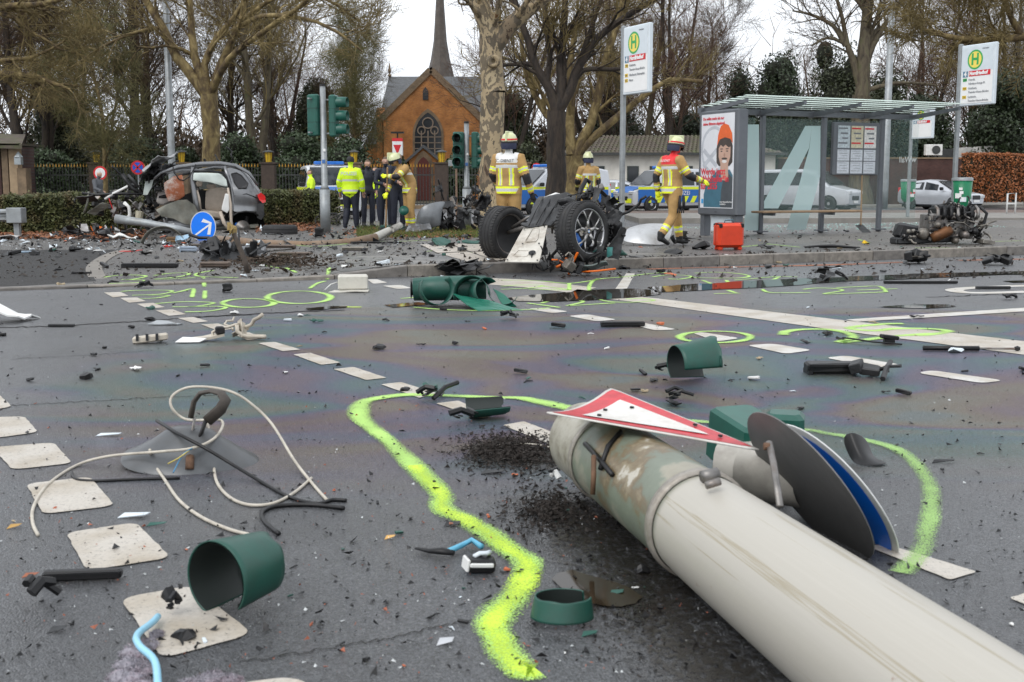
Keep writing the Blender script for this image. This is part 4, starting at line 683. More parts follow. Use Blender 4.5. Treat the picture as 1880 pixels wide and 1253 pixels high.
b = MB(); b.box(((x71(1765) + x71(1885)) / 2, 3, h71(285) / 2), (x71(1885) - x71(1765), 5, h71(285))); b.obj('wall', M_HUT, hu); b = MB(); b.add([(x71(1758), .2, h71(290)), (x71(1872), .2, h71(290)), (x71(1870), .2, h71(266)), (x71(1758), .2, h71(273)), (x71(1758), 6, h71(290)), (x71(1872), 6, h71(290)), (x71(1870), 6, h71(266)), (x71(1758), 6, h71(273))], [(0, 1, 2, 3), (7, 6, 5, 4), (3, 2, 6, 7), (0, 3, 7, 4), (1, 5, 6, 2)]); b.obj('fascia', M_HUT, hu)
b = MB(); b.box((x71(1745), 1, h71(282)), (x71(1780) - x71(1730), .6, .5)); b.obj('dark_annex', M_IRON, hu)
ac = thing('air_conditioner', 'white air conditioner unit with round fan on top of the brick wall', 'air conditioner', (D(1716, 340, 67.7).x, 68, wz(293) + .09)); b = MB(); b.box((0, .2, .42), (.95, .36, .62), bev=.02); b.obj('casing', mat('ac_white', (.7, .69, .66), .5), ac); b = MB(); b.lathe([(.24, 0), (.24, .02), (0, .02)], 20, Matrix.Translation((.1, .0, .42)) @ Matrix.Rotation(R(90), 4, 'X')); b.obj('fan_grille', M_IRON, ac); b = MB(); b.box((-.3, .2, .05), (.08, .3, .1)); b.obj('foot', M_IRON, ac); b = MB(); b.box((.3, .2, .05), (.08, .3, .1)); b.obj('foot', M_IRON, ac)
# ============================================================ STREET FURNITURE
M_ALU = mat('grey_metal', (.13, .14, .155), .42, .35, var=.12, scale=3); M_GALV = mat('galvanised', (.3, .32, .33), .5, .5, var=.2, scale=5, dirt=(.18, .17, .15)); M_WHITE = mat('white_panel', (.8, .8, .79), .4, var=.04); M_PGREY = mat('panel_grey', (.62, .68, .72), .4, var=.05); M_GREEN = mat('signal_green', (.008, .085, .062), .4, var=.25, scale=6); M_RED = mat('sign_red', (.62, .012, .02), .4, var=.08); M_YEL = mat('sign_yellow', (.85, .68, .12), .45, var=.05); M_HGREEN = mat('h_green', (.03, .36, .09), .45, var=.05); M_BLUE = mat('sign_blue', (.0, .085, .55), .35, var=.08); M_TXT = mat('text_dark', (.06, .06, .07), .5, var=0.); M_TXTG = mat('text_grey', (.16, .17, .19), .5, var=0.); M_PBLUE = mat('plate_blue', (.1, .2, .3), .5); M_YLAB = mat('label_yellow', (.75, .5, .02), .5)
def glass(name, col, rough=.03, alpha=.16):
 m, t, b = newmat(name); L = t.links.new; b.inputs['Base Color'].default_value = (*col, 1); b.inputs['Roughness'].default_value = rough; b.inputs['Alpha'].default_value = alpha; b.inputs['Specular IOR Level'].default_value = .6; return m
M_GLASS = glass('shelter_glass', (.35, .5, .48), .03, .1); M_FROST = glass('frosted_film', (.5, .66, .66), .5, .9); M_ROOFG = glass('roof_glass', (.5, .6, .56), .3, .1); M_ROOFG.node_tree.nodes['Principled BSDF'].inputs['Specular IOR Level'].default_value = .05
M_FILM, t, bb = newmat('roof_film'); tl_ = N(t, 'ShaderNodeBsdfTranslucent'); tl_.inputs[0].default_value = (.62, .72, .66, 1); mx_ = N(t, 'ShaderNodeMixShader'); mx_.inputs[0].default_value = .96; bb.inputs['Specular IOR Level'].default_value = 0.; bb.inputs['Base Color'].default_value = (.5, .58, .53, 1); t.links.new(bb.outputs[0], mx_.inputs[1]); t.links.new(tl_.outputs[0], mx_.inputs[2]); t.links.new(mx_.outputs[0], t.nodes['Material Output'].inputs['Surface'])
class Loc:
 def __init__(s, o, x, y): s.o, s.x, s.y = Vector(o), Vector(x), Vector(y)
 def __call__(s, a, b, c): return s.o + s.x * a + s.y * b + Vector((0, 0, c))
 def mat3(s): return Matrix((s.x, s.y, (0, 0, 1))).transposed()
 def box(s, mb, c, size, bev=0.): return mb.box(s(*c), size, s.mat3(), bev)
sh0 = G(1395, 430, PH); SL = Loc((0, 0, 0), KD, -KN); sh = thing('bus_shelter', 'grey steel and glass bus shelter with slatted glass roof and wooden bench', 'bus shelter', sh0); sp_ = 1.68
def part(name, m, parent, *boxes, bev=0., L_=SL):
 b = MB()
 for c, sz in boxes: L_.box(b, c, sz, bev)
 return b.obj(name, m, parent)
for u in (0, sp_, 2 * sp_): part('post', M_ALU, sh, ((u, 0, 1.36), (.11, .11, 2.72)), bev=.02); part('post_foot', M_ALU, sh, ((u, .02, .06), (.26, .2, .03)))
part('rear_beam', M_ALU, sh, ((1.3, 0, 2.77), (5.9, .13, .12)))
for u in (-1.55, -.1, 1.35, 2.8, 4.15):
 b = MB(); b.add([SL(u - .03, -.1, 2.8), SL(u + .03, -.1, 2.8), SL(u + .03, 1.5, 2.93), SL(u - .03, 1.5, 2.93), SL(u - .03, -.1, 2.68), SL(u + .03, -.1, 2.68), SL(u + .03, 1.5, 2.86), SL(u - .03, 1.5, 2.86)], [(0, 1, 2, 3), (4, 7, 6, 5), (0, 4, 5, 1), (3, 2, 6, 7), (0, 3, 7, 4), (1, 5, 6, 2)]); b.obj('roof_arm', M_ALU, sh)
for i in range(6):
 v = .05 + i * .26; z = 2.83 + v * .085; b = MB(); b.add([SL(-1.55, v, z), SL(4.2, v, z), SL(4.2, v + .035, z + .02), SL(-1.55, v + .035, z + .02)], [(0, 1, 2, 3)]); o = b.obj('roof_slat', mat('slat_dark', (.12, .13, .13), .4, .3), sh)
b = MB(); b.add([SL(-1.6, -.15, 2.86), SL(4.25, -.15, 2.86), SL(4.25, 1.56, 3.0), SL(-1.6, 1.56, 3.0), SL(-1.6, -.15, 2.875), SL(4.25, -.15, 2.875), SL(4.25, 1.56, 3.015), SL(-1.6, 1.56, 3.015)], [(0, 1, 2, 3), (4, 7, 6, 5), (0, 4, 5, 1), (3, 2, 6, 7)]); b.obj('roof_glass', M_ROOFG, sh)
for i in range(7):
 v = -.05 + i * .24; z = 2.885 + v * .085; b = MB(); b.add([SL(-1.58, v, z), SL(4.22, v, z), SL(4.22, v + .13, z + .011), SL(-1.58, v + .13, z + .011)], [(0, 1, 2, 3)]); b.obj('roof_stripe', M_FILM, sh)
for u in (-1.5 / 2 - .05, sp_ / 2, sp_ * 1.5): part('glass_pane', M_GLASS, sh, ((u, .0, 1.5), (sp_ - .16 if u > 0 else 1.2, .012, 2.3)))
eg = part('end_glass', M_GLASS, sh, ((2 * sp_ + .1, .52, 1.5), (.014, 1.0, 2.35)))
def wall_pt(px, py):                        # a pixel projected onto the shelter's rear wall
 d = ray(px, py); n = -KN; o = sh0 + n * -.0; t = (o - Vector((0, 0, CH))).dot(n) / d.dot(n); p = Vector((0, 0, CH)) + d * t - sh0; return p.dot(KD), p.z
for poly in ([(1366, 216), (1393, 216), (1393, 423), (1366, 423)], [(1478, 219), (1490, 219), (1485, 262), (1428, 380), (1402, 380), (1402, 366)], [(1490, 219), (1506, 219), (1505, 318), (1478, 422), (1443, 422), (1485.5, 262)]):
 b = MB(); q = [wall_pt(*p) for p in poly]; b.add([SL(u, .016, z) for u, z in q], [tuple(range(len(q)))]); b.obj('glass_film', M_FROST, sh)
part('bench_seat', mat('bench_wood', (.3, .2, .12), .6, var=.3, scale=4, stretch=(1, 6, 6)), sh, ((.95, .42, .52), (2.75, .4, .05)), bev=.012)
for u in (.05, sp_): part('bench_bracket', M_ALU, sh, ((u, .22, .46), (.06, .4, .06)))
ic = part('timetable_case', M_ALU, sh, ((sp_ * 1.5, .07, 1.98), (1.32, .1, 1.24)), bev=.015)
for i in range(3):
 for j, (z, h) in enumerate(((2.23, .5), (1.77, .3), (1.55, .0))): pass
cols = [('map_sheet', (.5, .56, .6)), ('leaflet', (.6, .55, .4)), ('notice', (.72, .7, .68))]
for i in range(3):
 for j, (z, h) in enumerate(((2.26, .52), (1.83, .26), (1.54, .28))):
  c = cols[i][1] if j == 0 else (.62, .65, .7); sheet = part('paper_sheet', mat('paper_%d_%d' % (i, j), c, .6, var=.18 if j else .35, scale=22), ic, ((sp_ * 1.5 - .38 + i * .38, .127, z), (.34, .008, h)))
  for k in range(4):
   part('print_block', M_RED if (i > 0 and j == 0 and k in (0, 3)) else M_TXTG, sheet, ((sp_ * 1.5 - .38 + i * .38 + .03 * ((k * 7 + i * 3) % 3 - 1), .1335, z + h * (.38 - k * .22)), (.26 - .05 * (k % 3), .003, .035 if j == 0 else .008)))
text('wWall', .2, frame(sh0 * 0 + SL(2 * sp_ + .088, 1.0, 1.72), KN), mat('film_white', (.75, .78, .78), .5), eg, align='LEFT', sx=1)
sh.scale = (1, 1, .94)
# lit poster cabinet at the shelter's left end
ab = thing('poster_cabinet', 'grey poster cabinet at the shelter end with smiling man in orange beanie', 'poster cabinet', sh0 + SL(-1.6, 0, 0)); AL = Loc((0, 0, 0), -KN, KD)
part('casing', M_ALU, ab, ((.68, .08, 1.62), (1.36, .26, 2.3)), bev=.03, L_=AL)
for u in (.12, 1.24): part('cabinet_leg', M_ALU, ab, ((u, .08, .24), (.14, .16, .48)), L_=AL)
part('base_panel', M_PGREY, ab, ((.68, .1, .3), (.7, .06, .36)), L_=AL)
po = part('poster', mat('poster_paper', (.72, .73, .76), .35, var=.05), ab, ((.68, -.056, 1.66), (1.14, .006, 2.06)), L_=AL)
AF = frame(AL(.11, -.0605, .63), -KN)
def flat(name, m, parent, pts, z=.002):
 b = MB(); b.add([AF @ Vector((x, y, z)) for x, y in pts], [tuple(range(len(pts)))]); return b.obj(name, m, parent)
def ell(cx, cy, rx, ry, n=22, a0=0, a1=360): return [(cx + rx * math.cos(R(a0 + (a1 - a0) * i / n)), cy + ry * math.sin(R(a0 + (a1 - a0) * i / n))) for i in range(n + (0 if a1 - a0 >= 360 else 1))]
P_SKIN = mat('print_skin', (.52, .33, .25), .4, var=.12, scale=5); P_HAIR = mat('print_hair', (.05, .035, .028), .4, var=.3); P_OR = mat('print_orange', (.75, .12, .015), .4, var=.12, scale=8); P_SW = mat('print_teal', (.05, .15, .21), .4, var=.15, scale=5); P_GR = mat('print_grey', (.5, .52, .56), .4); P_DK = mat('print_dark', (.06, .07, .08), .4); P_RED = mat('print_red', (.7, .02, .04), .4)
flat('printed_ring', P_GR, po, ell(.45, 1.28, .45, .52), .001); flat('printed_disc', mat('poster_paper', (0, 0, 0)), po, ell(.45, 1.28, .38, .45), .0015)
for a in (38, 142): c_, s_ = math.cos(R(a)), math.sin(R(a)); flat('printed_cross', P_GR, po, [(.33 + c_ * x - s_ * y, 1.1 + s_ * x + c_ * y) for x, y in ((-.3, -.05), (.3, -.05), (.3, .05), (-.3, .05))], .002 + a * 1e-6)
flat('printed_sweater', P_SW, po, [(.13, .02), (1.12, .02), (1.12, .72), (1.02, .84), (.62, .84), (.46, .74), (.2, .5), (.13, .3)], .0026); flat('printed_shirt', P_DK, po, [(.72, .02), (1.12, .02), (1.12, .66), (.98, .76), (.84, .76), (.74, .4)], .003)
flat('printed_hair', P_HAIR, po, [(.56, 1.0), (.55, 1.3), (.6, 1.5), (.8, 1.6), (1.0, 1.56), (1.1, 1.35), (1.1, 1.0), (1.0, .92), (.64, .92)], .0034); flat('printed_neck', P_SKIN, po, [(.7, .78), (.96, .78), (.96, 1.0), (.7, 1.0)], .0038); flat('printed_face', P_SKIN, po, [(.63, 1.36), (.63, 1.12), (.7, .96), (.83, .88), (.96, .96), (1.03, 1.12), (1.03, 1.36), (.83, 1.46)], .0042)
flat('printed_fringe', P_HAIR, po, [(.6, 1.5), (.62, 1.3), (.7, 1.38), (.78, 1.33), (.86, 1.38), (.96, 1.32), (1.06, 1.34), (1.07, 1.52)], .0046); flat('printed_hat', P_OR, po, [(.57, 1.36), (.6, 1.6), (.68, 1.78), (.8, 1.84), (.95, 1.8), (1.07, 1.62), (1.1, 1.4), (1.02, 1.5), (.84, 1.54), (.66, 1.5)], .005)
for x in (.73, .92): flat('printed_eye', P_HAIR, po, ell(x, 1.24, .035, .014, 10), .005); flat('printed_brow', P_HAIR, po, ell(x, 1.29, .055, .012, 10), .005)
flat('printed_moustache', P_HAIR, po, ell(.83, 1.08, .1, .025, 14), .005); flat('printed_smile', mat('print_teeth', (.75, .72, .7), .4), po, ell(.83, 1.02, .085, .035, 14), .0052); flat('printed_nose', mat('print_skin2', (.44, .25, .18), .4), po, ell(.83, 1.16, .03, .05, 12), .005); flat('printed_hand', P_SKIN, po, [(.74, .62), (.9, .6), (.98, .7), (.96, .86), (.88, .9), (.76, .86), (.72, .74)], .0054)
for s_, x, y, z in (('Du willst mehr als nur', .06, 1.96, .085), ('deine Stimme abgeben?', .06, 1.85, .085)): text(s_, z, AF @ Matrix.Translation((x, y, .005)), P_RED, po, 'poster_text', sx=.95, bold=.002)
for s_, x, y in (('Werde jetzt', .02, .8), ('Wahlhelfer*in', .02, .64), ('für 2025', .02, .48)): text(s_, .2, AF @ Matrix.Translation((x, y, .006)), P_RED, po, 'poster_text', sx=.86, bold=.004)
text('www.duesseldorf.de/', .05, AF @ Matrix.Translation((.7, .14, .006)), M_WHITE, po, 'poster_text'); text('wahlhelfer', .05, AF @ Matrix.Translation((.7, .09, .006)), M_WHITE, po, 'poster_text'); flat('printed_mark', mat('print_cyan', (.05, .35, .7), .4), po, [(.05, .1), (.12, .1), (.12, .2), (.05, .2)], .006)
ab.scale = (1, 1, .93)
text('wall', .045, frame(AL(.62, -.0545, .55), -KN), M_TXT, ab)
# ------------------------------------------------------------ stop signs
def stop_sign(px, py_base, top, z0, hpx, label, lines, base_z=PH, small=False, width=.95):
 p = G(px, py_base, base_z); Yd = p.y; s_ = pxm(Yd); zt = (HOR - top) / s_ + CH; hh = hpx / s_; rt = thing('stop_sign', label, 'stop sign', p)
 b = MB(); b.box((0, 0, (zt - base_z) / 2), (.1, .1, zt - base_z), SL.mat3(), .02); b.obj('pole', M_GALV, rt); z1 = zt - base_z - .05; z0_ = z1 - hh; d = -KN
 LL = Loc((0, 0, 0), d, KD); part('frame', M_PGREY, rt, ((.06 + width / 2, 0, (z0_ + z1) / 2), (width, .09, hh)), bev=.015, L_=LL); bd = part('board', M_WHITE, rt, ((.06 + width / 2, -.048, (z0_ + z1) / 2), (width - .1, .008, hh - .1)), L_=LL)
 part('board_top', M_PGREY, bd, ((.06 + width / 2, -.053, z1 - .05 - hh * .2), (width - .1, .004, hh * .4)), L_=LL)
 F = frame(LL(.11, -.056, z0_ + .05), d); bw_, bh = width - .1, hh - .1; rr = hh * .145
 def disc(r, m, z, nm):
  b = MB(); b.add([F @ Vector((bw_ * .42 + r * math.cos(i * .2618), bh * .77 + r * math.sin(i * .2618), z)) for i in range(24)], [tuple(range(24))]); return b.obj(nm, m, bd)
 disc(rr * 1.12, M_HGREEN, .001, 'emblem_ring'); disc(rr * .92, M_YEL, .0025, 'emblem_disc'); text('H', rr * 1.75, F @ Matrix.Translation((bw_ * .42, bh * .77, .004)), M_HGREEN, bd, 'emblem_letter', 'CENTER', .012, .9)
 def rect(x0, x1, y0, y1, m, nm): b = MB(); b.add([F @ Vector((x, y, .002)) for x, y in ((x0, y0), (x1, y0), (x1, y1), (x0, y1))], [(0, 1, 2, 3)]); return b.obj(nm, m, bd)
 rect(.03, .17, bh * .47, bh * .575, M_PBLUE, 'number_field'); text('4', bh * .12, F @ Matrix.Translation((.1, bh * .522, .004)), M_WHITE, bd, 'number', 'CENTER', .006); rect(.2, bw_ - .06, bh * .48, bh * .575, M_RED, 'name_field'); text('Nordfriedhof', bh * .085, F @ Matrix.Translation((.22, bh * .528, .004)), M_WHITE, bd, 'stop_name', 'LEFT', .006, .9)
 if not small:
  y = bh * .42
  for lab, col, l1, l2 in lines:
   rect(.04, .15, y - .03, y + .035, M_HGREEN if col == 'g' else M_YLAB, 'line_field'); text(lab, .055, F @ Matrix.Translation((.095, y, .004)), M_TXT, bd, 'line_number', 'CENTER'); text(l1, .066, F @ Matrix.Translation((.2, y, .004)), M_TXTG, bd, 'destination', sx=.9)
   if l2: y -= .085; text(l2, .066, F @ Matrix.Translation((.2, y, .004)), M_TXTG, bd, 'destination', sx=.9)
   y -= .1
  text('rheinbahn', .045, F @ Matrix.Translation((bw_ * .64, bh * .955, .004)), M_TXTG, bd, 'operator_name')
 return rt
stop_sign(1141, 437, 58, 0, 118, 'tall stop sign left of the shelter listing Oberkassel among its lines', [('758', 'y', 'Golzheim,', 'Theodor-Heuss-Brücke'), ('834', 'y', 'Oberkassel, Belsenplatz', ''), ('863', 'y', 'Neuss', '')])
stop_sign(1748, 427, 90, 0, 106, 'tall stop sign right of the shelter above the green bin', [('U72', 'g', 'Heerdt,', 'Nikolaus-Knopp-Pl.'), ('729', 'y', 'Golzheim,', 'Theodor-Heuss-Brücke'), ('756', 'y', 'Golzheim,', 'Theodor-Heuss-Brücke')])
stop_sign(1666, 399, 199, 0, 56, 'distant small stop sign seen behind the shelter end glass', [], .16, True, .9)
# ------------------------------------------------------------ lamp masts
def mast(px, Yd, r, label, h=9.5, z0=0.):
 p = D(px, HOR, Yd); p.z = z0; rt = thing('lamp_mast', label, 'lamp post', p); b = MB(); b.tube([(0, 0, 0), (0, 0, 1), (0, 0, h)], [r, r, r * .8], 14); b.obj('pole', M_GALV, rt, True); b = MB(); b.tube([(0, 0, h - .02), (0, 0, h + .6), (.5, 0, h + 1.0), (1.6, 0, h + 1.1)], [.05, .05, .045, .04], 8); b.obj('arm', M_GALV, rt, True); b = MB(); b.box((1.9, 0, h + 1.1), (.7, .25, .1), bev=.03); b.obj('lamp_head', M_GALV, rt)
 b = MB(); b.tube([(0, 0, 0), (0, 0, .03)], [r * 1.5, r * 1.5], 14); b.obj('foot_plate', M_GALV, rt); return rt
mast(1624, 58, .19, 'tall pale lamp mast behind the shelter timetable'); mast(317, 46.5, .145, 'tall grey lamp mast behind the crushed SUV roof')
# ------------------------------------------------------------ traffic lights
def signal_head(rt, c, ang, size=1., lens=True):
 M = Matrix.Translation(c) @ Matrix.Rotation(ang, 4, 'Z'); b = MB(); b.box((0, 0, 0), (.28, .16, .92), None, .03); b.v = [tuple(M @ Vector(v)) for v in b.v]; h = b.obj('signal_head', M_GREEN, rt)
 b = MB()
 for k in (-1, 1): b.box((0, 0, k * .152), (.285, .165, .008))
 b.v = [tuple(M @ Vector(v)) for v in b.v]; sm = b.obj('seam', M_BLACK, h); sm['kind'] = 'stuff'
 for k in (-1, 0, 1):
  b = MB(); V = M @ Matrix.Translation((0, -.08, k * .295)) @ Matrix.Rotation(R(90), 4, 'X'); b.lathe([(.12, 0), (.125, .1), (.115, .24), (.108, .24), (.112, .02)], 18, V @ Matrix.Rotation(R(0), 4, 'Z'), a0=R(-55), a1=R(235)); v_ = b.obj('visor', M_GREEN, h, True)
  if lens: b = MB(); b.lathe([(.1, .0), (.08, .03), (0, .045)], 16, V); b.obj('lens', mat('lens_dark', (.02, .022, .02), .15), h, True)
 b = MB(); b.box((0, .1, .36), (.05, .16, .03)); b.v = [tuple(M @ Vector(v)) for v in b.v]; b.obj('bracket', M_GALV, h); b = MB(); b.box((0, .1, -.38), (.05, .16, .03)); b.v = [tuple(M @ Vector(v)) for v in b.v]; b.obj('bracket', M_GALV, h); return h
def signal_pole(px, py, Yd, label, zt, heads, z0=.12):
 p = D(px, HOR, Yd); p.z = z0; rt = thing('traffic_light', label, 'traffic light', p); b = MB(); b.tube([(0, 0, 0), (0, 0, .98)], [.115, .115], 14); b.tube([(0, 0, .98), (0, 0, 1.06), (0, 0, zt)], [.115, .07, .062], 14); b.obj('pole', M_GALV, rt, True); b = MB(); b.tube([(0, 0, zt), (0, 0, zt + .05)], [.068, .06], 12); b.obj('pole_cap', M_BLACK, rt)
 for c, a in heads: signal_head(rt, c, a)
 b = MB(); b.box((0, -.07, 1.6), (.07, .01, .08)); b.obj('sticker', mat('sticker_blue', (.05, .15, .4), .4), rt); b = MB(); b.box((.02, -.07, 1.85), (.05, .01, .06)); b.obj('sticker', M_WHITE, rt); return rt
signal_pole(596, 432, 26.5, 'traffic light with green heads left of the church', 3.25, [((-.22, .05, 2.62), R(152)), ((.24, 0, 2.6), R(78))])
signal_pole(857, 410, 30, 'traffic light with green heads beside the mottled trunk', 2.62, [((-.2, 0, 1.95), R(-8)), ((.22, .05, 1.95), R(80))])
# ------------------------------------------------------------ bins
def bin_(px, py, w_, label, z0, lid=True):
 p = G(px, py, z0); s_ = pxm(p.y); rt = thing('litter_bin', label, 'bin', p); r = w_ / s_ / 2; zb = .55; b = MB(); b.lathe([(.0, zb - .08), (r * .6, zb - .06), (r * .88, zb + .05), (r, zb + .62), (r * .93, zb + .62), (r * .8, zb + .1)], 20); b.obj('tub', mat('bin_green', (.0, .17, .07), .4, var=.15, scale=4), rt, True); b = MB(); b.tube([(0, 0, 0), (0, 0, zb)], .035, 8); b.obj('post', M_GALV, rt); b = MB(); b.lathe([(r * 1.03, zb + .6), (r * 1.05, zb + .66), (r * .9, zb + .68), (r * .88, zb + .6)], 20); b.obj('rim', M_GALV, rt, True)
 rn = random.Random(px)
 for i in range(6):
  a = R(-90 + rn.uniform(-55, 55)); z = zb + rn.uniform(.12, .5); q = r * (.9 + .1 * (z - zb) / .6) + .006; M = Matrix.Translation((q * math.cos(a), q * math.sin(a), z)) @ Matrix.Rotation(a - R(90), 4, 'Z'); b = MB(); w2 = rn.uniform(.03, .07); b.box((0, 0, 0), (w2 * 2, .006, w2 * 1.6)); b.v = [tuple(M @ Vector(v)) for v in b.v]; b.obj('sticker', rn.choice((M_WHITE, M_WHITE, M_RED, M_PGREY)), rt)
 return rt
bin_(1762, 427, 36, 'large green litter bin with stickers under the right stop sign', PH); bin_(1665, 398, 27, 'smaller green litter bin with rounded base behind the end glass', .16)
b_ = thing('red_triangle_box', 'white and red box with red triangle on a post in front of the church', 'collection box', (D(731, 340, 45).x, 45, 0)); zz_ = lambda p: (HOR - p) / pxm(45) + CH
b = MB(); b.tube([(0, 0, 0), (0, 0, zz_(287))], .04, 8); b.obj('post', M_GALV, b_); b = MB(); b.box((0, 0, (zz_(258) + zz_(287)) / 2), (.38, .3, zz_(258) - zz_(287)), bev=.01); b.obj('box', M_WHITE, b_); b = MB(); b.box((0, 0, zz_(259)), (.385, .305, .12)); b.obj('red_band', M_RED, b_); b = MB(); zc = zz_(268); b.add([(-.15, -.156, zc), (.15, -.156, zc), (0, -.156, zc - .38)], [(0, 2, 1)]); b.obj('triangle', M_RED, b_); b = MB(); b.tube([(0, 0, zz_(258)), (0, 0, zz_(247))], .03, 6); b.box((0, 0, zz_(246)), (.48, .3, .06)); b.obj('solar_top', M_BLACK, b_)
def round_sign(px, py, r, Yd, kind, label):
 p = D(px, py, Yd); rt = thing('round_sign', label, 'road sign', (p.x, Yd, 0)); b = MB(); b.tube([(0, .03, 0), (0, .03, p.z + r)], .03, 8); b.obj('post', M_GALV, rt); z = p.z
 def disc(rr, m, y, nm): b = MB(); b.lathe([(0, y), (rr, y), (rr, y - .01), (0, y - .01)], 22, Matrix.Translation((0, 0, z)) @ Matrix.Rotation(R(90), 4, 'X') @ Matrix.Scale(-1, 4, (0, 0, 1))); return b.obj(nm, m, rt)
 disc(r, M_RED, 0, 'plate'); disc(r * .74, M_WHITE if kind == 'no' else M_BLUE, -.012, 'field')
 if kind != 'no':
  for a in (45, -45): b = MB(); b.box((0, -.03, z), (r * 1.7, .006, r * .22), Matrix.Rotation(R(a), 3, 'Y')); b.obj('bar', M_RED, rt)
 return rt
round_sign(184, 318, .3, 52, 'no', 'round white no-entry sign with red rim by the small mossy tree'); round_sign(253, 308, .26, 44, 'stop', 'blue and red no-stopping sign left of the SUV'); round_sign(985, 309, .26, 60, 'no', 'round white sign with red rim behind the dark forked trunk')
b = MB(); sg = thing('grey_sign', 'back of a grey rectangular sign beside the mottled trunk', 'road sign', (D(838, 340, 34).x, 34, .1)); b.tube([(0, 0, 0), (0, 0, 1.85)], .03, 8); b.obj('post', mat('rusty_post', (.2, .13, .09), .8, var=.3), sg); b = MB(); b.box((0, -.03, 1.72), (.46, .02, .17), bev=.005); b.obj('plate', M_GALV, sg)
gr = thing('guard_rail', 'grey steel guard rail end with square post at the left edge', 'guard rail', G(33, 438)); b = MB(); b.box((0, 0, .3), (.12, .12, .6)); b.obj('post', M_GALV, gr); b = MB(); b.box((0, -.02, .52), (.34, .3, .34), bev=.01); b.obj('end_box', M_GALV, gr); b = MB(); b.add([(x, -.05 + y, z) for x in (-2.2, -.15) for y, z in ((0, .38), (-.06, .42), (-.06, .46), (.02, .5), (.02, .54), (-.06, .58), (-.06, .62), (0, .66))], [(i, i + 1, i + 9, i + 8) for i in range(7)]); b.obj('rail', M_GALV, gr)
fr_ = thing('bike_rack', 'small white metal frame stand at the right edge behind the engine', 'bike rack', G(1853, 392, .16)); b = MB(); b.tube([(-.1, 0, 0), (-.1, 0, .72), (.22, .02, .74), (.22, .02, 0)], .035, 8); b.obj('hoop', M_WHITE, fr_, True); b = MB(); b.tube([(-.1, 0, .35), (.22, .02, .35)], .025, 6); b.obj('cross_bar', M_WHITE, fr_)
sv = thing('shovel', 'shovel with wooden handle leaning against the shelter glass', 'shovel', sh0 + SL(2.55, .25, 0)); b = MB(); b.tube([SL(.02, .05, .1), SL(.2, -.18, 1.35)], .018, 7); b.obj('handle', mat('shovel_wood', (.3, .2, .11), .6), sv); b = MB(); b.plate([SL(-.12, .02, .16), SL(.1, .0, .18), SL(-.02, .42, .02), SL(-.26, .4, .02)], .006, 4, 4, .01); b.obj('blade', M_BLACK, sv)
cs = thing('hard_case', 'red-orange plastic equipment case standing on the platform', 'case', G(1337, 459, PH), (0, 0, R(14))); M_CASE = mat('case_orange', (.62, .045, .01), .4, var=.12, scale=5)
b = MB(); b.box((0, 0, .24), (.46, .26, .4), bev=.045); b.obj('shell', M_CASE, cs, False); b = MB(); b.box((0, 0, .24), (.475, .012, .415), bev=.005); b.obj('seam', mat('case_dark', (.35, .02, .006), .5), cs)
for x in (-.17, .17): b = MB(); b.box((x, 0, .025), (.07, .2, .05), bev=.01); b.obj('foot', M_CASE, cs)
b = MB(); b.tube([(-.08, 0, .43), (-.07, 0, .485), (.07, 0, .485), (.08, 0, .43)], .012, 8); b.obj('handle', mat('case_handle', (.05, .13, .17), .5), cs, True)
for x in (-.19, .19): b = MB(); b.box((x, 0, .4), (.05, .28, .07), bev=.01); b.obj('latch', M_BLACK, cs)
# ============================================================ VEHICLES
M_SILV = mat('paint_silver', (.5, .52, .55), .3, .4, var=.06, coat=.5); M_CWHITE = mat('paint_white', (.68, .7, .71), .3, .1, var=.06, coat=.5); M_PBL = mat('police_blue', (.01, .12, .42), .35, var=.06); M_PYE = mat('police_yellow', (.72, .8, .02), .35, var=.06); M_TYRE = mat('tyre_rubber', (.018, .018, .019), .75, var=.3, scale=14, dirt=(.06, .055, .05), dirt_amt=.4); M_RIM = mat('rim_alloy', (.4, .4, .41), .35, .8, var=.15); M_CGL = mat('car_glass', (.02, .025, .03), .06, var=.6, scale=.8); M_LBAR = mat('blue_lightbar', (.02, .15, .55), .15); M_HEADL = mat('headlamp', (.6, .62, .64), .08, .3)
def wheel(parent, c, r, w_, side, rim=M_RIM):
 M = Matrix.Translation(c) @ Matrix.Rotation(R(90) * -side, 4, 'X'); b = MB(); b.lathe([(r * .66, -w_ / 2), (r * .93, -w_ / 2), (r, -w_ * .32), (r, w_ * .32), (r * .93, w_ / 2), (r * .66, w_ / 2)], 26, M); wh = b.obj('wheel', M_TYRE, parent, True); b = MB(); b.lathe([(r * .66, w_ * .42), (r * .6, w_ * .3), (r * .2, w_ * .36), (0, w_ * .36)], 20, M); b.obj('rim', rim, wh, True)
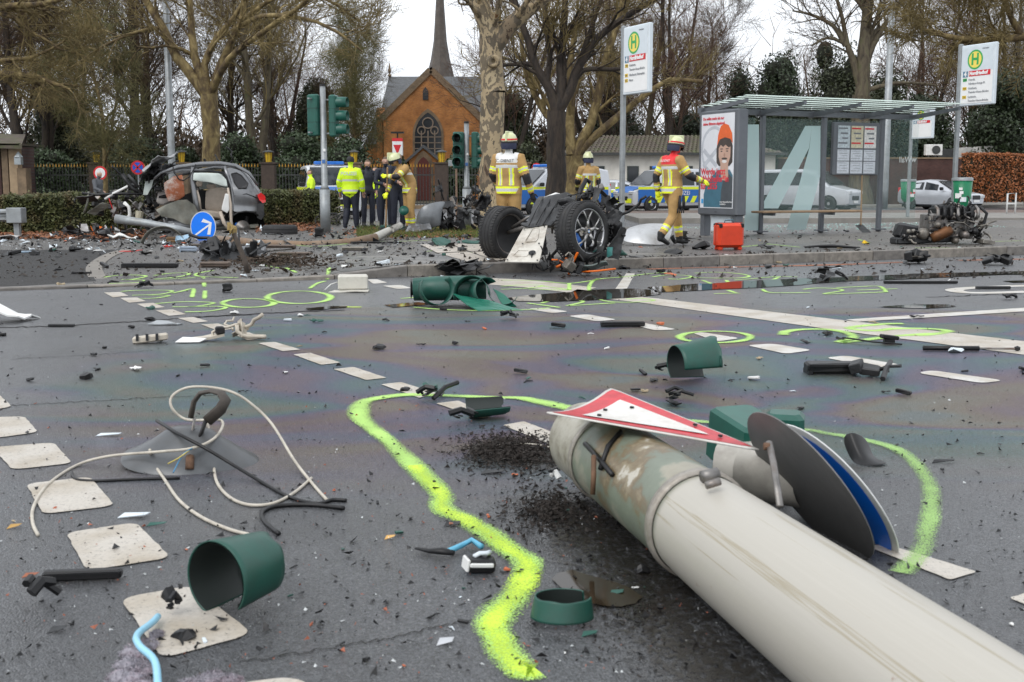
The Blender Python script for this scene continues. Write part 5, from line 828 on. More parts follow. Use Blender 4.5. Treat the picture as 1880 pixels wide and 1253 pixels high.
def car(name, label, p, rz, st, wheels, r, paint, W, glassx, wind, police=None, bar=True, extra=None):
 rt = thing(name, label, 'car' if 'car' in name else 'van', p, (0, 0, rz)); b = MB(); rows = []
 for x, zl, zb, zt, hb, ht in st:
  half = [(hb * .86, zl), (hb * .97, zl + .06), (hb * 1.0, zl + (zb - zl) * .55), (hb * .97, zb), (ht + (hb * .97 - ht) * .12, zt - .07), (ht * .93, zt - .01), (ht * .5, zt + .015)]; rows.append([(x, y, z) for y, z in half] + [(x, -y, z) for y, z in reversed(half)])
 n = len(rows[0]); vs = [v for r_ in rows for v in r_]; fs = [(i * n + j, i * n + j + 1, (i + 1) * n + j + 1, (i + 1) * n + j) for i in range(len(rows) - 1) for j in range(n - 1)] + [tuple(range(n)), tuple(range((len(rows)) * n - 1, (len(rows) - 1) * n - 1, -1))]
 b.add(vs, fs); body = b.obj('body', paint, rt); autosmooth(body, 32)
 def at(x):
  for a, c in zip(st, st[1:]):
   if min(a[0], c[0]) - 1e-6 <= x <= max(a[0], c[0]) + 1e-6: t_ = (x - a[0]) / (c[0] - a[0]); return [a[k] + (c[k] - a[k]) * t_ for k in range(6)]
 for sd in (1, -1):
  for xa, xb in glassx:
   qs = []
   for x, lo in ((xa, 1), (xb, 1), (xb, 0), (xa, 0)):
    _, zl, zb, zt, hb, ht = at(x); f = .08 if lo else .9; z = zb + (zt - .07 - zb) * f; y = hb * .97 + (ht + (hb * .97 - ht) * .12 - hb * .97) * f + .008; qs.append((x, sd * y, z))
   b = MB(); b.add(qs, [(0, 1, 2, 3) if sd < 0 else (3, 2, 1, 0)]); b.obj('side_window', M_CGL, rt)
  for wx in wheels:
   _, zl, zb, zt, hb, ht = at(wx); b = MB(); M = Matrix.Translation((wx, sd * (hb + .004), r)) @ Matrix.Rotation(R(-90) * sd, 4, 'X'); b.lathe([(r * 1.16, -.1), (r * 1.16, 0), (0, 0)], 22, M); b.obj('wheel_arch', M_BLACK, rt); wheel(rt, (wx, sd * (hb - .075), r), r, .22, sd)
  if police:
   xa, xb, z0, z1 = police; k = 10
   for i in range(k):
    x0_, x1_ = xa + (xb - xa) * i / k, xa + (xb - xa) * (i + 1) / k; q = []
    for x, z in ((x0_, z0), (x1_, z0), (x1_, z1), (x0_, z1)): _, zl, zb, zt, hb, ht = at(x); q.append((x, sd * (hb * 1.0 + .007), z))
    b = MB(); b.add(q, [(0, 1, 2, 3)]); b.obj('livery_blue', M_PBL, rt)
    q2 = [(x, y + sd * .003, z) for x, y, z in ((q[0][0], q[0][1], z0), (q[0][0] + (x1_ - x0_) * .5, q[0][1], z0), (q[0][0] + (x1_ - x0_) * .85, q[0][1], z0 + (z1 - z0) * .5), (q[0][0] + (x1_ - x0_) * .35, q[0][1], z0 + (z1 - z0) * .5))]; b = MB(); b.add(q2, [(0, 1, 2, 3)]); b.obj('livery_check', M_PYE, rt)
   q = [];
   for x, z in ((xa, z1), (xb, z1), (xb, z1 + .12), (xa, z1 + .12)): _, zl, zb, zt, hb, ht = at(x); q.append((x, sd * (hb * 1.0 + .009), z))
   b = MB(); b.add(q, [(0, 1, 2, 3)]); b.obj('livery_stripe', M_PYE, rt)
   text('POLIZEI', .26, frame(((xa + xb) / 2, sd * (W / 2 + .02), z0 + (z1 - z0) * .72), (-sd, 0, 0)), M_WHITE, rt, 'lettering', 'CENTER')
  b = MB(); x = wind[0] - .1; _, zl, zb, zt, hb, ht = at(wind[1]); b.box((wind[0] - .35, sd * (hb + .09), zb + .1), (.14, .2, .16), None, .03); b.obj('mirror', M_BLACK, rt)
  _, zl, zb, zt, hb, ht = at(st[1][0]); b = MB(); b.box((st[0][0] - .08, sd * hb * .68, zb - .1), (.22, .34, .17), None, .03); b.obj('headlight', M_HEADL, rt); _, zl, zb, zt, hb, ht = at(st[-2][0]); b = MB(); b.box((st[-1][0] + .03, sd * hb * .82, zb), (.1, .18, .3), None, .02); b.obj('tail_light', M_RED, rt)
 (xa, xb) = wind; A, B = at(xa), at(xb); b = MB(); b.add([(A[0] + .05, A[4] * .84, A[3] + .03), (A[0] + .05, -A[4] * .84, A[3] + .03), (B[0] + .07, -B[5] * .92, B[3] + .01), (B[0] + .07, B[5] * .92, B[3] + .01)], [(0, 1, 2, 3)]); w_ = b.obj('windscreen', M_CGL, rt)
 b = MB(); b.box((st[0][0] - .0, 0, st[0][1] + .3), (.05, st[0][4] * 1.0, .2), None, .02); b.obj('grille', M_BLACK, rt); b = MB(); b.box((st[0][0] + .025, 0, st[0][1] + .12), (.02, .5, .11)); b.obj('number_plate', M_WHITE, rt)
 if police:
  b = MB(); b.add([(st[0][0] + .015, -st[0][4] * .9, st[0][1] + .1), (st[0][0] + .015, st[0][4] * .9, st[0][1] + .1), (st[0][0] + .015, st[0][4] * .9, st[0][1] + .3), (st[0][0] + .015, -st[0][4] * .9, st[0][1] + .3)], [(0, 1, 2, 3)]); b.obj('livery_front', M_PYE, rt)
  xs, z_ = [q for q in st if q[0] < wind[1]][0][0], 0
  q = [s2 for s2 in st if s2[0] >= wind[0] - 1e-6]; b = MB(); k = len(q); b.add([(s2[0], sg_ * s2[4] * .82, s2[3] + .022) for s2 in q for sg_ in (-1, 1)], [(2 * i, 2 * i + 1, 2 * i + 3, 2 * i + 2) for i in range(k - 1)]); b.obj('livery_bonnet', M_PBL, rt)
  if bar: x = wind[1] - .35; zt = at(x)[3]; b = MB(); b.box((x, 0, zt + .1), (.3, 1.1, .12), None, .03); b.obj('light_bar', M_LBAR, rt)
 b = MB(); b.box(((st[0][0] + st[-1][0]) / 2, 0, st[2][1] - .02), (abs(st[0][0] - st[-1][0]) * .9, W * .8, .12)); b.obj('underbody', M_BLACK, rt); return rt
VITO = [(2.5, .3, .82, .84, .78, .72), (2.38, .24, .95, .98, .92, .82), (1.75, .22, 1.08, 1.12, .96, .84), (1.55, .22, 1.1, 1.2, .96, .84), (.75, .22, 1.12, 1.86, .965, .8), (.2, .22, 1.12, 1.93, .965, .82), (-1.9, .24, 1.12, 1.92, .965, .82), (-2.45, .28, 1.1, 1.84, .94, .78), (-2.55, .34, 1.08, 1.5, .9, .76)]
WAGON = [(2.35, .3, .64, .66, .74, .66), (2.2, .22, .78, .8, .88, .76), (1.3, .2, .92, .95, .91, .76), (1.05, .2, .94, 1.0, .91, .76), (.2, .2, .96, 1.42, .91, .66), (-.2, .2, .97, 1.47, .91, .67), (-1.5, .22, .98, 1.42, .91, .64), (-2.1, .26, .98, 1.2, .89, .66), (-2.35, .32, .95, 1.0, .86, .74)]
POLO = [(1.92, .3, .62, .64, .66, .58), (1.8, .22, .74, .77, .8, .68), (1.1, .2, .88, .92, .83, .68), (.95, .2, .9, .98, .83, .68), (.1, .2, .92, 1.41, .83, .6), (-.4, .2, .93, 1.46, .83, .61), (-1.4, .22, .95, 1.38, .82, .6), (-1.85, .28, .93, 1.05, .79, .62), (-1.93, .34, .85, .9, .76, .64)]
vg = [(.9, .28), (.2, -.75), (-.85, -1.85)]; wg = [(.35, -.35), (-.45, -1.2), (-1.3, -1.85)]
def at_ground(px, Yd, z=0.): p = D(px, HOR, Yd); return (p.x, p.y, z)
car('police_van', 'police van with blue and yellow livery half hidden by dark tree trunk', at_ground(1012, 50), R(215), VITO, (1.6, -1.55), .34, M_SILV, 1.93, vg, (1.6, .78), (2.3, -2.35, .42, 1.0))
car('police_car', 'police estate car with yellow checks behind the firefighter at the trees', at_ground(1088, 57), R(168), WAGON, (1.45, -1.4), .33, M_SILV, 1.83, wg, (1.05, .22), (2.1, -2.1, .38, .84))
car('police_van', 'police van with star grille behind the walking firefighter in red vest', at_ground(1228, 54), R(208), VITO, (1.6, -1.55), .34, M_SILV, 1.93, vg, (1.6, .78), (2.3, -2.35, .42, 1.0))
car('police_van', 'white police van with blue roof light behind officer in yellow jacket', at_ground(602, 44), R(285), VITO, (1.6, -1.55), .34, M_CWHITE, 1.93, vg, (1.6, .78), (2.3, -2.35, .42, 1.0))
car('small_car', 'small silver hatchback parked beside the green bin', at_ground(1728, 58.5), R(-52), POLO, (1.2, -1.2), .3, M_SILV, 1.66, [(.3, -.4), (-.5, -1.3)], (.95, .12))
car('silver_van', 'silver van seen through the shelter glass', at_ground(1478, 56), R(-38), VITO, (1.6, -1.55), .34, M_SILV, 1.93, vg, (1.6, .78))
car('dark_car', 'dark car seen through the shelter glass at left', at_ground(1425, 60), R(-150), WAGON, (1.45, -1.4), .33, mat('paint_dark', (.05, .055, .06), .3, .3, coat=.5), 1.83, wg, (1.05, .22))
# ============================================================ PEOPLE
SKIN = mat('skin', (.5, .3, .22), .5, var=.08); TAN = mat('turnout_tan', (.4, .245, .09), .75, var=.22, scale=7, bump=.006, bscale=16); REFY = mat('reflex_yellow', (.8, .88, .02), .5, var=.1); REFS = mat('reflex_silver', (.55, .56, .55), .35, var=.1); BLK = mat('cloth_black', (.014, .014, .017), .7, var=.3); NAVY = mat('police_navy', (.012, .015, .028), .65, var=.35, scale=8, bump=.005, bscale=18); HIVIS = mat('hivis_yellow', (.68, .95, .02), .6, var=.12, scale=6, bump=.006, bscale=14); GREYC = mat('grey_coat', (.08, .085, .095), .75, var=.2); REDV = mat('vest_red', (.7, .025, .03), .55, var=.12); WHTV = mat('vest_white', (.68, .68, .66), .55, var=.08); HAIRB = mat('hair_brown', (.1, .06, .03), .6, var=.3); HELM = mat('helmet_lime', (.6, .62, .36), .3, var=.08, coat=.4); BOOT = mat('boot_black', (.012, .012, .012), .5, var=.3)
BASE = dict(pel=(0, 0, .95), wst=(0, 0, 1.08), cst=(0, 0, 1.28), nk=(0, .01, 1.45), nk2=(0, -.01, 1.53), hd=(0, -.025, 1.63), LS=(.185, .01, 1.40), RS=(-.185, .01, 1.40), LE=(.25, .03, 1.13), RE=(-.25, .03, 1.13), LW=(.26, -.06, .9), RW=(-.26, -.06, .9), LH=(.095, 0, .92), RH=(-.095, 0, .92), LK=(.105, -.02, .5), RK=(-.105, -.02, .5), LA=(.105, .03, .09), RA=(-.105, .03, .09), LT=(.12, -.15, .045), RT=(-.12, -.15, .045))
def hand_mesh(b, w, e, r=1.):
 w, e = Vector(w), Vector(e); d = (w - e).normalized(); s_ = d.orthogonal().normalized(); n_ = d.cross(s_); b.tube([w - d * .02, w + d * .03, w + d * .085, w + d * .1], [.026 * r, .036 * r, .036 * r, .028 * r], 8, flat=.55, up=n_)
 for i, l in enumerate((.062, .075, .07, .055)):
  o = w + d * .088 + s_ * (.026 - .0175 * i) * r; b.tube([o, o + d * l * .5 + n_ * .006, o + d * l * .85 + n_ * .03], [.0095 * r, .009 * r, .007 * r], 5)
 o = w + d * .03 + s_ * .032 * r; b.tube([o, o + d * .03 + s_ * .025, o + d * .06 + s_ * .028 + n_ * .012], [.012 * r, .0105 * r, .008 * r], 5)
def person(name, label, loc, face, height, rule, mats, pose=None, bulk=1., jacket=True, hand_mat=None, group=None, voxel=.0155, slim=1.):
 J = {k: Vector(v) for k, v in BASE.items()}
 for k, v in (pose or {}).items(): J[k] = Vector(v)
 rt = thing(name, label, 'person', loc, (0, 0, R(face)), group); sc = height / 1.75; b = MB(); f = (0, -1, 0)
 hem = J['pel'] + Vector((0, 0, -.1)); q = slim
 if jacket: b.tube([hem, J['pel'], J['wst'], J['cst'], J['nk'] + Vector((0, 0, -.06)), J['nk'] + Vector((0, 0, .02))], [.185 * bulk * q, .185 * bulk * q, .17 * bulk * q, .195 * bulk * q, .16 * bulk * q, .075], 16, flat=.72, up=f)
 else: b.tube([hem, J['pel'], J['wst'], J['cst'], J['nk'] + Vector((0, 0, -.06)), J['nk'] + Vector((0, 0, .02))], [.13, .165 * q, .14 * q, .175 * q, .15 * q, .07], 16, flat=.68, up=f)
 b.tube([J['nk'] + Vector((0, 0, -.03)), J['nk2'], J['hd'] + Vector((0, .01, -.06))], [.066, .056, .06], 10)
 H = J['hd']; b.lathe([(max(.003, math.sin(math.pi * i / 10)) * (.078 if i > 4 else .07), -math.cos(math.pi * i / 10) * .118) for i in range(11)], 16, Matrix.Translation(H) @ Matrix.Diagonal((1, 1.22, 1, 1)))
 b.tube([H + Vector((0, -.082, .03)), H + Vector((0, -.108, -.018)), H + Vector((0, -.085, -.03))], [.012, .018, .014], 6); b.tube([H + Vector((0, -.05, -.085)), H + Vector((0, -.075, -.095))], [.035, .025], 8)
 for sx in (-1, 1): b.tube([H + Vector((sx * .076, .012, .025)), H + Vector((sx * .082, .018, -.03))], [.014, .01], 6)
 sk = .062 * bulk
 for s_ in 'LR':
  S, E, W = J[s_ + 'S'], J[s_ + 'E'], J[s_ + 'W']; ins = J['cst'].lerp(S, .55) + Vector((0, 0, .06)); b.tube([ins, S, S.lerp(E, .5), E, E.lerp(W, .35), W], [.075 * bulk, .078 * bulk, .066 * bulk, .055 * bulk, .054 * bulk, .042 * bulk], 10)
  Hh, Kn, A, T = J[s_ + 'H'], J[s_ + 'K'], J[s_ + 'A'], J[s_ + 'T']; b.tube([Hh + Vector((0, 0, .06)), Hh, Hh.lerp(Kn, .4), Kn, Kn.lerp(A, .4), A + Vector((0, 0, .03))], [.085 * q, .1 * bulk * q, .092 * bulk * q, .068 * bulk, .068 * bulk, .055 * bulk], 12)
  b.tube([A + Vector((0, .04, -.02)), A.lerp(T, .35) + Vector((0, 0, -.01)), T], [.052, .05, .04], 10, flat=.85); b.tube([A + Vector((0, 0, .1)), A + Vector((0, .01, -.03))], [.058, .052], 10)
 me = b.mesh('tmp', SKIN); o = bpy.data.objects.new('tmp', me); COL.objects.link(o); md = o.modifiers.new('r', 'REMESH'); md.mode = 'VOXEL'; md.voxel_size = voxel; m2 = o.modifiers.new('s', 'SMOOTH'); m2.iterations = 3; m2.factor = .5
 dg = bpy.context.evaluated_depsgraph_get(); body = bpy.data.meshes.new_from_object(o.evaluated_get(dg)); bpy.data.objects.remove(o); bpy.data.meshes.remove(me)
 bones = [('torso', 'pel', 'wst'), ('torso', 'wst', 'cst'), ('torso', 'cst', 'nk'), ('neck', 'nk', 'nk2'), ('head', 'hd', 'hd')] + [(n_, s_ + a, s_ + c) for s_ in 'LR' for n_, a, c in (('uarm', 'S', 'E'), ('farm', 'E', 'W'), ('thigh', 'H', 'K'), ('shin', 'K', 'A'), ('foot', 'A', 'T'))]
 rad = dict(torso=.16 * bulk, neck=.06, head=.1, uarm=.068 * bulk, farm=.052 * bulk, thigh=.09 * bulk, shin=.065 * bulk, foot=.05); n = len(body.polygons); C = np.empty(n * 3); body.polygons.foreach_get('center', C); C = C.reshape(-1, 3); best = np.full(n, 9.); bi = np.zeros(n, int); bt = np.zeros(n)
 for i, (n_, a, c) in enumerate(bones):
  A_, B_ = np.array(J[a]), np.array(J[c]); d = B_ - A_; l2 = max(1e-9, d @ d); t_ = ((C - A_) @ d) / l2; tc_ = np.clip(t_, 0, 1); dist = np.linalg.norm(C - A_ - tc_[:, None] * d, axis=1) - rad[n_]; k = dist < best; best[k] = dist[k]; bi[k] = i; bt[k] = tc_[k]
 body.materials.clear()
 for m in mats: body.materials.append(m)
 body.polygons.foreach_set('material_index', [rule(bones[i][0], t_, c - np.array(J['pel']) * np.array([1, 1, 0]), c[2]) for i, t_, c in zip(bi, bt, C)]); body.polygons.foreach_set('use_smooth', [True] * n); body.transform(Matrix.Scale(sc, 4)); link('body', body, rt)
 for s_ in 'LR':
  b = MB(); hand_mesh(b, J[s_ + 'W'], J[s_ + 'E'], 1.25 if hand_mat else 1.05); b.v = [tuple(Vector(v) * sc) for v in b.v]; b.obj('hand', hand_mat or SKIN, rt, True)
 rt['_hd'] = tuple(J['hd'] * sc); return rt, {k: v * sc for k, v in J.items()}, sc
FM = [SKIN, TAN, REFY, REFS, BLK, BOOT, WHTV, REDV]
def fire_rule(vest):
 def f(bn, t, c, z):
  if bn in ('head',): return 0
  if bn == 'neck': return 4
  if bn == 'torso':
   if vest and z > 1.325: return vest
   if .86 < z < .895 or .935 < z < .97: return 2
   if .895 <= z <= .935: return 3
   if 1.25 < z < 1.3: return 3
   ax = abs(c[0])
   if .98 < z < 1.25 and (.055 < ax < .075 or .105 < ax < .125): return 2
   if .98 < z < 1.25 and .075 <= ax <= .105: return 3
   return 1
  if bn == 'uarm': return 2 if (.5 < t < .58 or .66 < t < .74) else (3 if .58 <= t <= .66 else (4 if t > .9 else 1))
  if bn == 'farm': return 4 if t < .4 or t > .92 else (2 if (.55 < t < .64 or .74 < t < .83) else (3 if .64 <= t <= .74 else 1))
  if bn == 'shin': return 5 if t > .86 else (2 if (.46 < t < .53 or .63 < t < .7) else (3 if .53 <= t <= .63 else 1))
  if bn == 'thigh': return 1
  return 5
 return f
def helmet(rt, J, sc, tilt=0., stripe=True):
 H = J['hd']; M = Matrix.Translation(H + Vector((0, .0, .03 * sc))) @ Matrix.Rotation(R(tilt), 4, 'X') @ Matrix.Diagonal((sc, 1.15 * sc, sc, 1)); b = MB(); M = M @ Matrix.Scale(.93, 4); b.lathe([(.132, -.035), (.128, .0), (.122, .05), (.1, .1), (.06, .132), (.0, .142)], 20, M); h = b.obj('helmet', HELM, rt, True)
 b = MB(); b.lathe([(.134, -.04), (.139, -.01), (.134, .0)], 20, M); b.obj('helmet_rim', BLK, h, True); b = MB(); b.lathe([(.13, -.13), (.142, -.06), (.128, -.01)], 14, M, a0=R(10), a1=R(170)); b.obj('neck_flap', mat('flap_navy', (.02, .025, .06), .7), h, True)
 b = MB(); b.box(M @ Vector((0, .0, .07)), (.03 * sc, .3 * sc, .16 * sc), None, .01); b.obj('helmet_crest', HELM, h)
 if stripe: b = MB(); b.lathe([(.1315, .015), (.129, .04)], 20, M @ Matrix.Scale(1.01, 4)); b.obj('helmet_band', REDV, h, True)
 b = MB(); b.lathe([(.12, -.09), (.14, -.05), (.137, -.01)], 12, M, a0=R(215), a1=R(325)); b.obj('visor', mat('visor_dark', (.02, .02, .022), .15), h, True)
def ground_z(px, Yd):
 p = D(px, HOR, Yd); u, v = KUV(p); z = hp(u) if 0 < v < (11 if u > 5.5 else 18.5) else 0.; return (p.x, Yd, z)
# walking firefighter with the red shoulder vest
WALK = dict(LH=(.095, 0, .9), RH=(-.095, 0, .9), LK=(.11, -.2, .52), LA=(.1, -.26, .1), LT=(.11, -.44, .06), RK=(-.1, .06, .49), RA=(-.1, .3, .16), RT=(-.11, .14, .05), RE=(-.3, -.1, 1.14), RW=(-.33, -.36, 1.06), LE=(.27, .12, 1.14), LW=(.27, .08, .9), hd=(0, -.07, 1.62), nk2=(0, -.035, 1.52))
p, J, s_ = person('person', 'firefighter in tan turnout gear with red shoulder vest walking past the poster', ground_z(1234, 20.4), 122, 1.86, fire_rule(7), FM, WALK, 1.12, hand_mat=REFY); helmet(p, J, s_, 8)
hg = Matrix.Rotation(R(122), 4, 'Z') @ Vector((-.24, -.02, .82)); gv = thing('spare_gloves', 'black work gloves clipped to the belt of the walking firefighter', 'gloves', Vector(ground_z(1234, 20.4)) + hg); b = MB()
for k in (-1, 1): b.tube([(k * .03, 0, .06), (k * .035, 0, -.06), (k * .04, 0, -.16)], [.04, .055, .045], 8, flat=.5)
for k in range(4): b.tube([(-.06 + k * .03, -.01, -.15), (-.07 + k * .034, -.02, -.24)], [.014, .011], 6)
o = b.obj('glove_pair', BLK, gv, True); o['kind'] = 'stuff'
text('B-DIENST', .06, Matrix.Translation((0, .163, 1.47)) @ Matrix.Rotation(R(180), 4, 'Z') @ Matrix.Rotation(R(80), 4, 'X'), WHTV, p, 'back_lettering', 'CENTER')
# firefighter with the white vest, back turned
p, J, s_ = person('person', 'firefighter in tan gear with white shoulder vest, back turned, above the front axle wreck', ground_z(934, 19.4), 160, 1.87, fire_rule(6), FM, dict(RE=(-.29, .02, 1.12), RW=(-.34, -.1, .86), LE=(.26, .02, 1.14), LW=(.22, -.18, .98)), 1.16, hand_mat=BLK); helmet(p, J, s_, -4)
text('C-DIENST', .07, Matrix.Translation((0, .172, 1.45)) @ Matrix.Rotation(R(180), 4, 'Z') @ Matrix.Rotation(R(80), 4, 'X'), BLK, p, 'back_lettering', 'CENTER')
p, J, s_ = person('person', 'firefighter with plain lime helmet standing between trees and the police estate car', ground_z(1080, 28.5), 200, 1.8, fire_rule(0), FM, dict(LE=(.27, -.02, 1.13), LW=(.2, -.2, 1.0)), 1.12, hand_mat=BLK); helmet(p, J, s_, 0, False)
DIG = dict(cst=(-.02, -.12, 1.27), nk=(-.03, -.2, 1.42), nk2=(-.04, -.26, 1.49), hd=(-.05, -.33, 1.55), LS=(.17, -.16, 1.39), RS=(-.2, -.14, 1.37), LE=(.24, -.38, 1.2), LW=(.0, -.52, 1.22), RE=(-.3, -.3, 1.12), RW=(-.14, -.48, .86))
p, J, s_ = person('person', 'firefighter bending over a broom handle beside the police officers', ground_z(752, 26.5), -62, 1.8, fire_rule(0), FM, DIG, 1.14, hand_mat=REFY); helmet(p, J, s_, 16, False)
hw_ = [p.matrix_basis @ J['LW'], p.matrix_basis @ J['RW']]; br = thing('broom', 'long wooden broom handle held by the bending firefighter', 'broom', (hw_[1].x, hw_[1].y, 0)); dd = (hw_[0] - hw_[1]).normalized(); q = hw_[1] - dd * ((hw_[1].z - .2) / dd.z) - Vector(br.location); e = hw_[0] + dd * .2 - Vector(br.location); b = MB(); b.tube([q, e], .017, 7); b.obj('handle', mat('broom_wood', (.42, .25, .11), .6), br); b = MB(); b.box(q, (.34, .08, .07), None, .01); b.obj('brush_head', BLK, br)
# police
PM = [SKIN, NAVY, REFS, HIVIS, HAIRB, BOOT, BLK]
def pol_rule(bn, t, c, z):
 if bn == 'head': return 4 if (c[1] > -.02 or z > 1.68) else 0
 if bn == 'neck': return 0 if z > 1.49 else 1
 if bn == 'foot' or (bn == 'shin' and t > .85): return 5
 if bn == 'torso' and .9 < z < .96: return 6
 if bn == 'farm' and t > .93: return 0
 return 1
def viz_rule(bn, t, c, z):
 if bn == 'head': return 6
 if bn == 'neck': return 3
 if bn == 'torso': return 2 if (.9 < z < .95 or 1.15 < z < 1.2) else 3
 if bn == 'uarm': return 2 if .8 < t < .92 else 3
 if bn == 'farm': return 2 if .5 < t < .62 else 3
 return 5 if bn == 'foot' else 1
def viz2(bn, t, c, z): return (4 if (c[1] > -.0 or z > 1.69) else 0) if bn == 'head' else (3 if bn in ('torso', 'uarm') and not (.95 < z < 1.0) else pol_rule(bn, t, c, z))
p, J, s_ = person('person', 'police officer seen from behind in a long neon yellow jacket', ground_z(644, 28.6), 172, 1.74, viz_rule, PM, dict(hem=(0, 0, .8), LE=(.29, .03, 1.14), RE=(-.29, .03, 1.14), LW=(.29, -.06, .9), RW=(-.29, -.06, .9), LA=(.14, .05, .09), RA=(-.12, -.03, .09), LT=(.17, -.12, .045)), 1.22)
text('POLIZEI', .115, Matrix.Translation((0, .178, 1.33)) @ Matrix.Rotation(R(180), 4, 'Z') @ Matrix.Rotation(R(88), 4, 'X'), REFS, p, 'back_lettering', 'CENTER', .003)
b = MB(); b.lathe([(.09, -.02), (.094, .04), (.07, .1), (0, .12)], 14, Matrix.Translation(J['hd'] + Vector((0, .01, .01))) @ Matrix.Diagonal((1, 1.2, 1, 1))); b.obj('dark_cap', BLK, p, True)
ARMS = dict(LE=(.25, -.08, 1.12), LW=(.06, -.22, 1.05), RE=(-.25, -.08, 1.12), RW=(-.05, -.23, 1.08))
def bun(p, J): b = MB(); b.lathe([(.001, -.045), (.04, -.02), (.04, .02), (.001, .045)], 10, Matrix.Translation(J['hd'] + Vector((0, .105, .03)))); b.obj('hair_bun', HAIRB, p, True)
p, J, s_ = person('person', 'policewoman in navy uniform right of the yellow-jacketed officer', ground_z(675, 29.6), 25, 1.7, pol_rule, PM, dict(LE=(.24, .0, 1.12), LW=(.2, -.12, .92)), 1., False, slim=.95); bun(p, J)
p, J, s_ = person('person', 'policewoman with hands together wearing a black vest left of the bending firefighter', ground_z(708, 28.4), 12, 1.74, pol_rule, PM, ARMS, 1.05, False); bun(p, J)
p, J, s_ = person('person', 'policeman in navy uniform right behind the bending firefighter', ground_z(731, 28.0), 20, 1.82, pol_rule, PM, ARMS, 1.1, False)
p, J, s_ = person('person', 'far officer in yellow hi-vis vest between the two policewomen', ground_z(690, 36), -20, 1.76, viz2, PM, None, 1.06)
p, J, s_ = person('person', 'officer in dark uniform and yellow vest beside the white police van', ground_z(571, 40), -70, 1.72, viz2, PM, dict(LW=(.12, -.24, 1.0), LE=(.24, -.02, 1.12)), 1.06)
OM = [SKIN, GREYC, REFS, HIVIS, mat('hair_grey', (.45, .44, .42), .6), BOOT, BLK]
p, J, s_ = person('person', 'grey-haired passer-by in dark coat walking behind the left hedge', ground_z(180, 38), 75, 1.66, pol_rule, OM, WALK, 1.08)
# ============================================================ WRECKAGE
M_GPAINT = mat('wreck_grey_paint', (.19, .195, .203), .28, .6, var=.12, scale=4, dirt=(.08, .075, .07), dirt_amt=.35, coat=.5); M_UNDER = mat('galvanised_sheet', (.17, .17, .145), .55, .4, var=.3, scale=5, dirt=(.14, .11, .08)); M_BEIGE = mat('beige_leather', (.46, .39, .32), .55, var=.15, scale=5, bump=.01, bscale=9); M_BAG = mat('airbag', (.6, .66, .62), .6, var=.12, scale=3, dirt=(.3, .08, .03), dirt_amt=.0); M_BAGS = mat('airbag_stained', (.3, .09, .035), .65, var=.3, scale=3.2, dirt=(.58, .58, .54), dirt_amt=1., bump=.02, bscale=5); M_STEEL = mat('dirty_steel', (.22, .21, .2), .45, .7, var=.35, scale=8, dirt=(.12, .06, .03), dirt_amt=.6); M_CAST = mat('cast_aluminium', (.22, .205, .18), .5, .5, var=.4, scale=9, dirt=(.08, .06, .045), dirt_amt=.8); M_COPPER = mat('heat_rust', (.13, .055, .02), .5, .5, var=.4, scale=7, dirt=(.05, .03, .02), dirt_amt=.8); M_ORANGE = mat('orange_cable', (.75, .15, .01), .45, var=.1); M_DKGREY = mat('dark_grey_plastic', (.028, .029, .031), .48, var=.35, scale=7, dirt=(.06, .055, .05), dirt_amt=.3, spec=.4); M_WPLATE = mat('pale_underbody', (.58, .55, .49), .5, .2, var=.12, scale=6, dirt=(.25, .2, .15), dirt_amt=.7); M_TAIL = mat('tail_red', (.65, .01, .01), .15, var=.2, coat=.5); M_ASH = mat('white_cloth', (.72, .72, .7), .7, var=.08); M_TEAL = mat('teal_plastic', (.05, .2, .19), .4, var=.25); M_POLEW = None
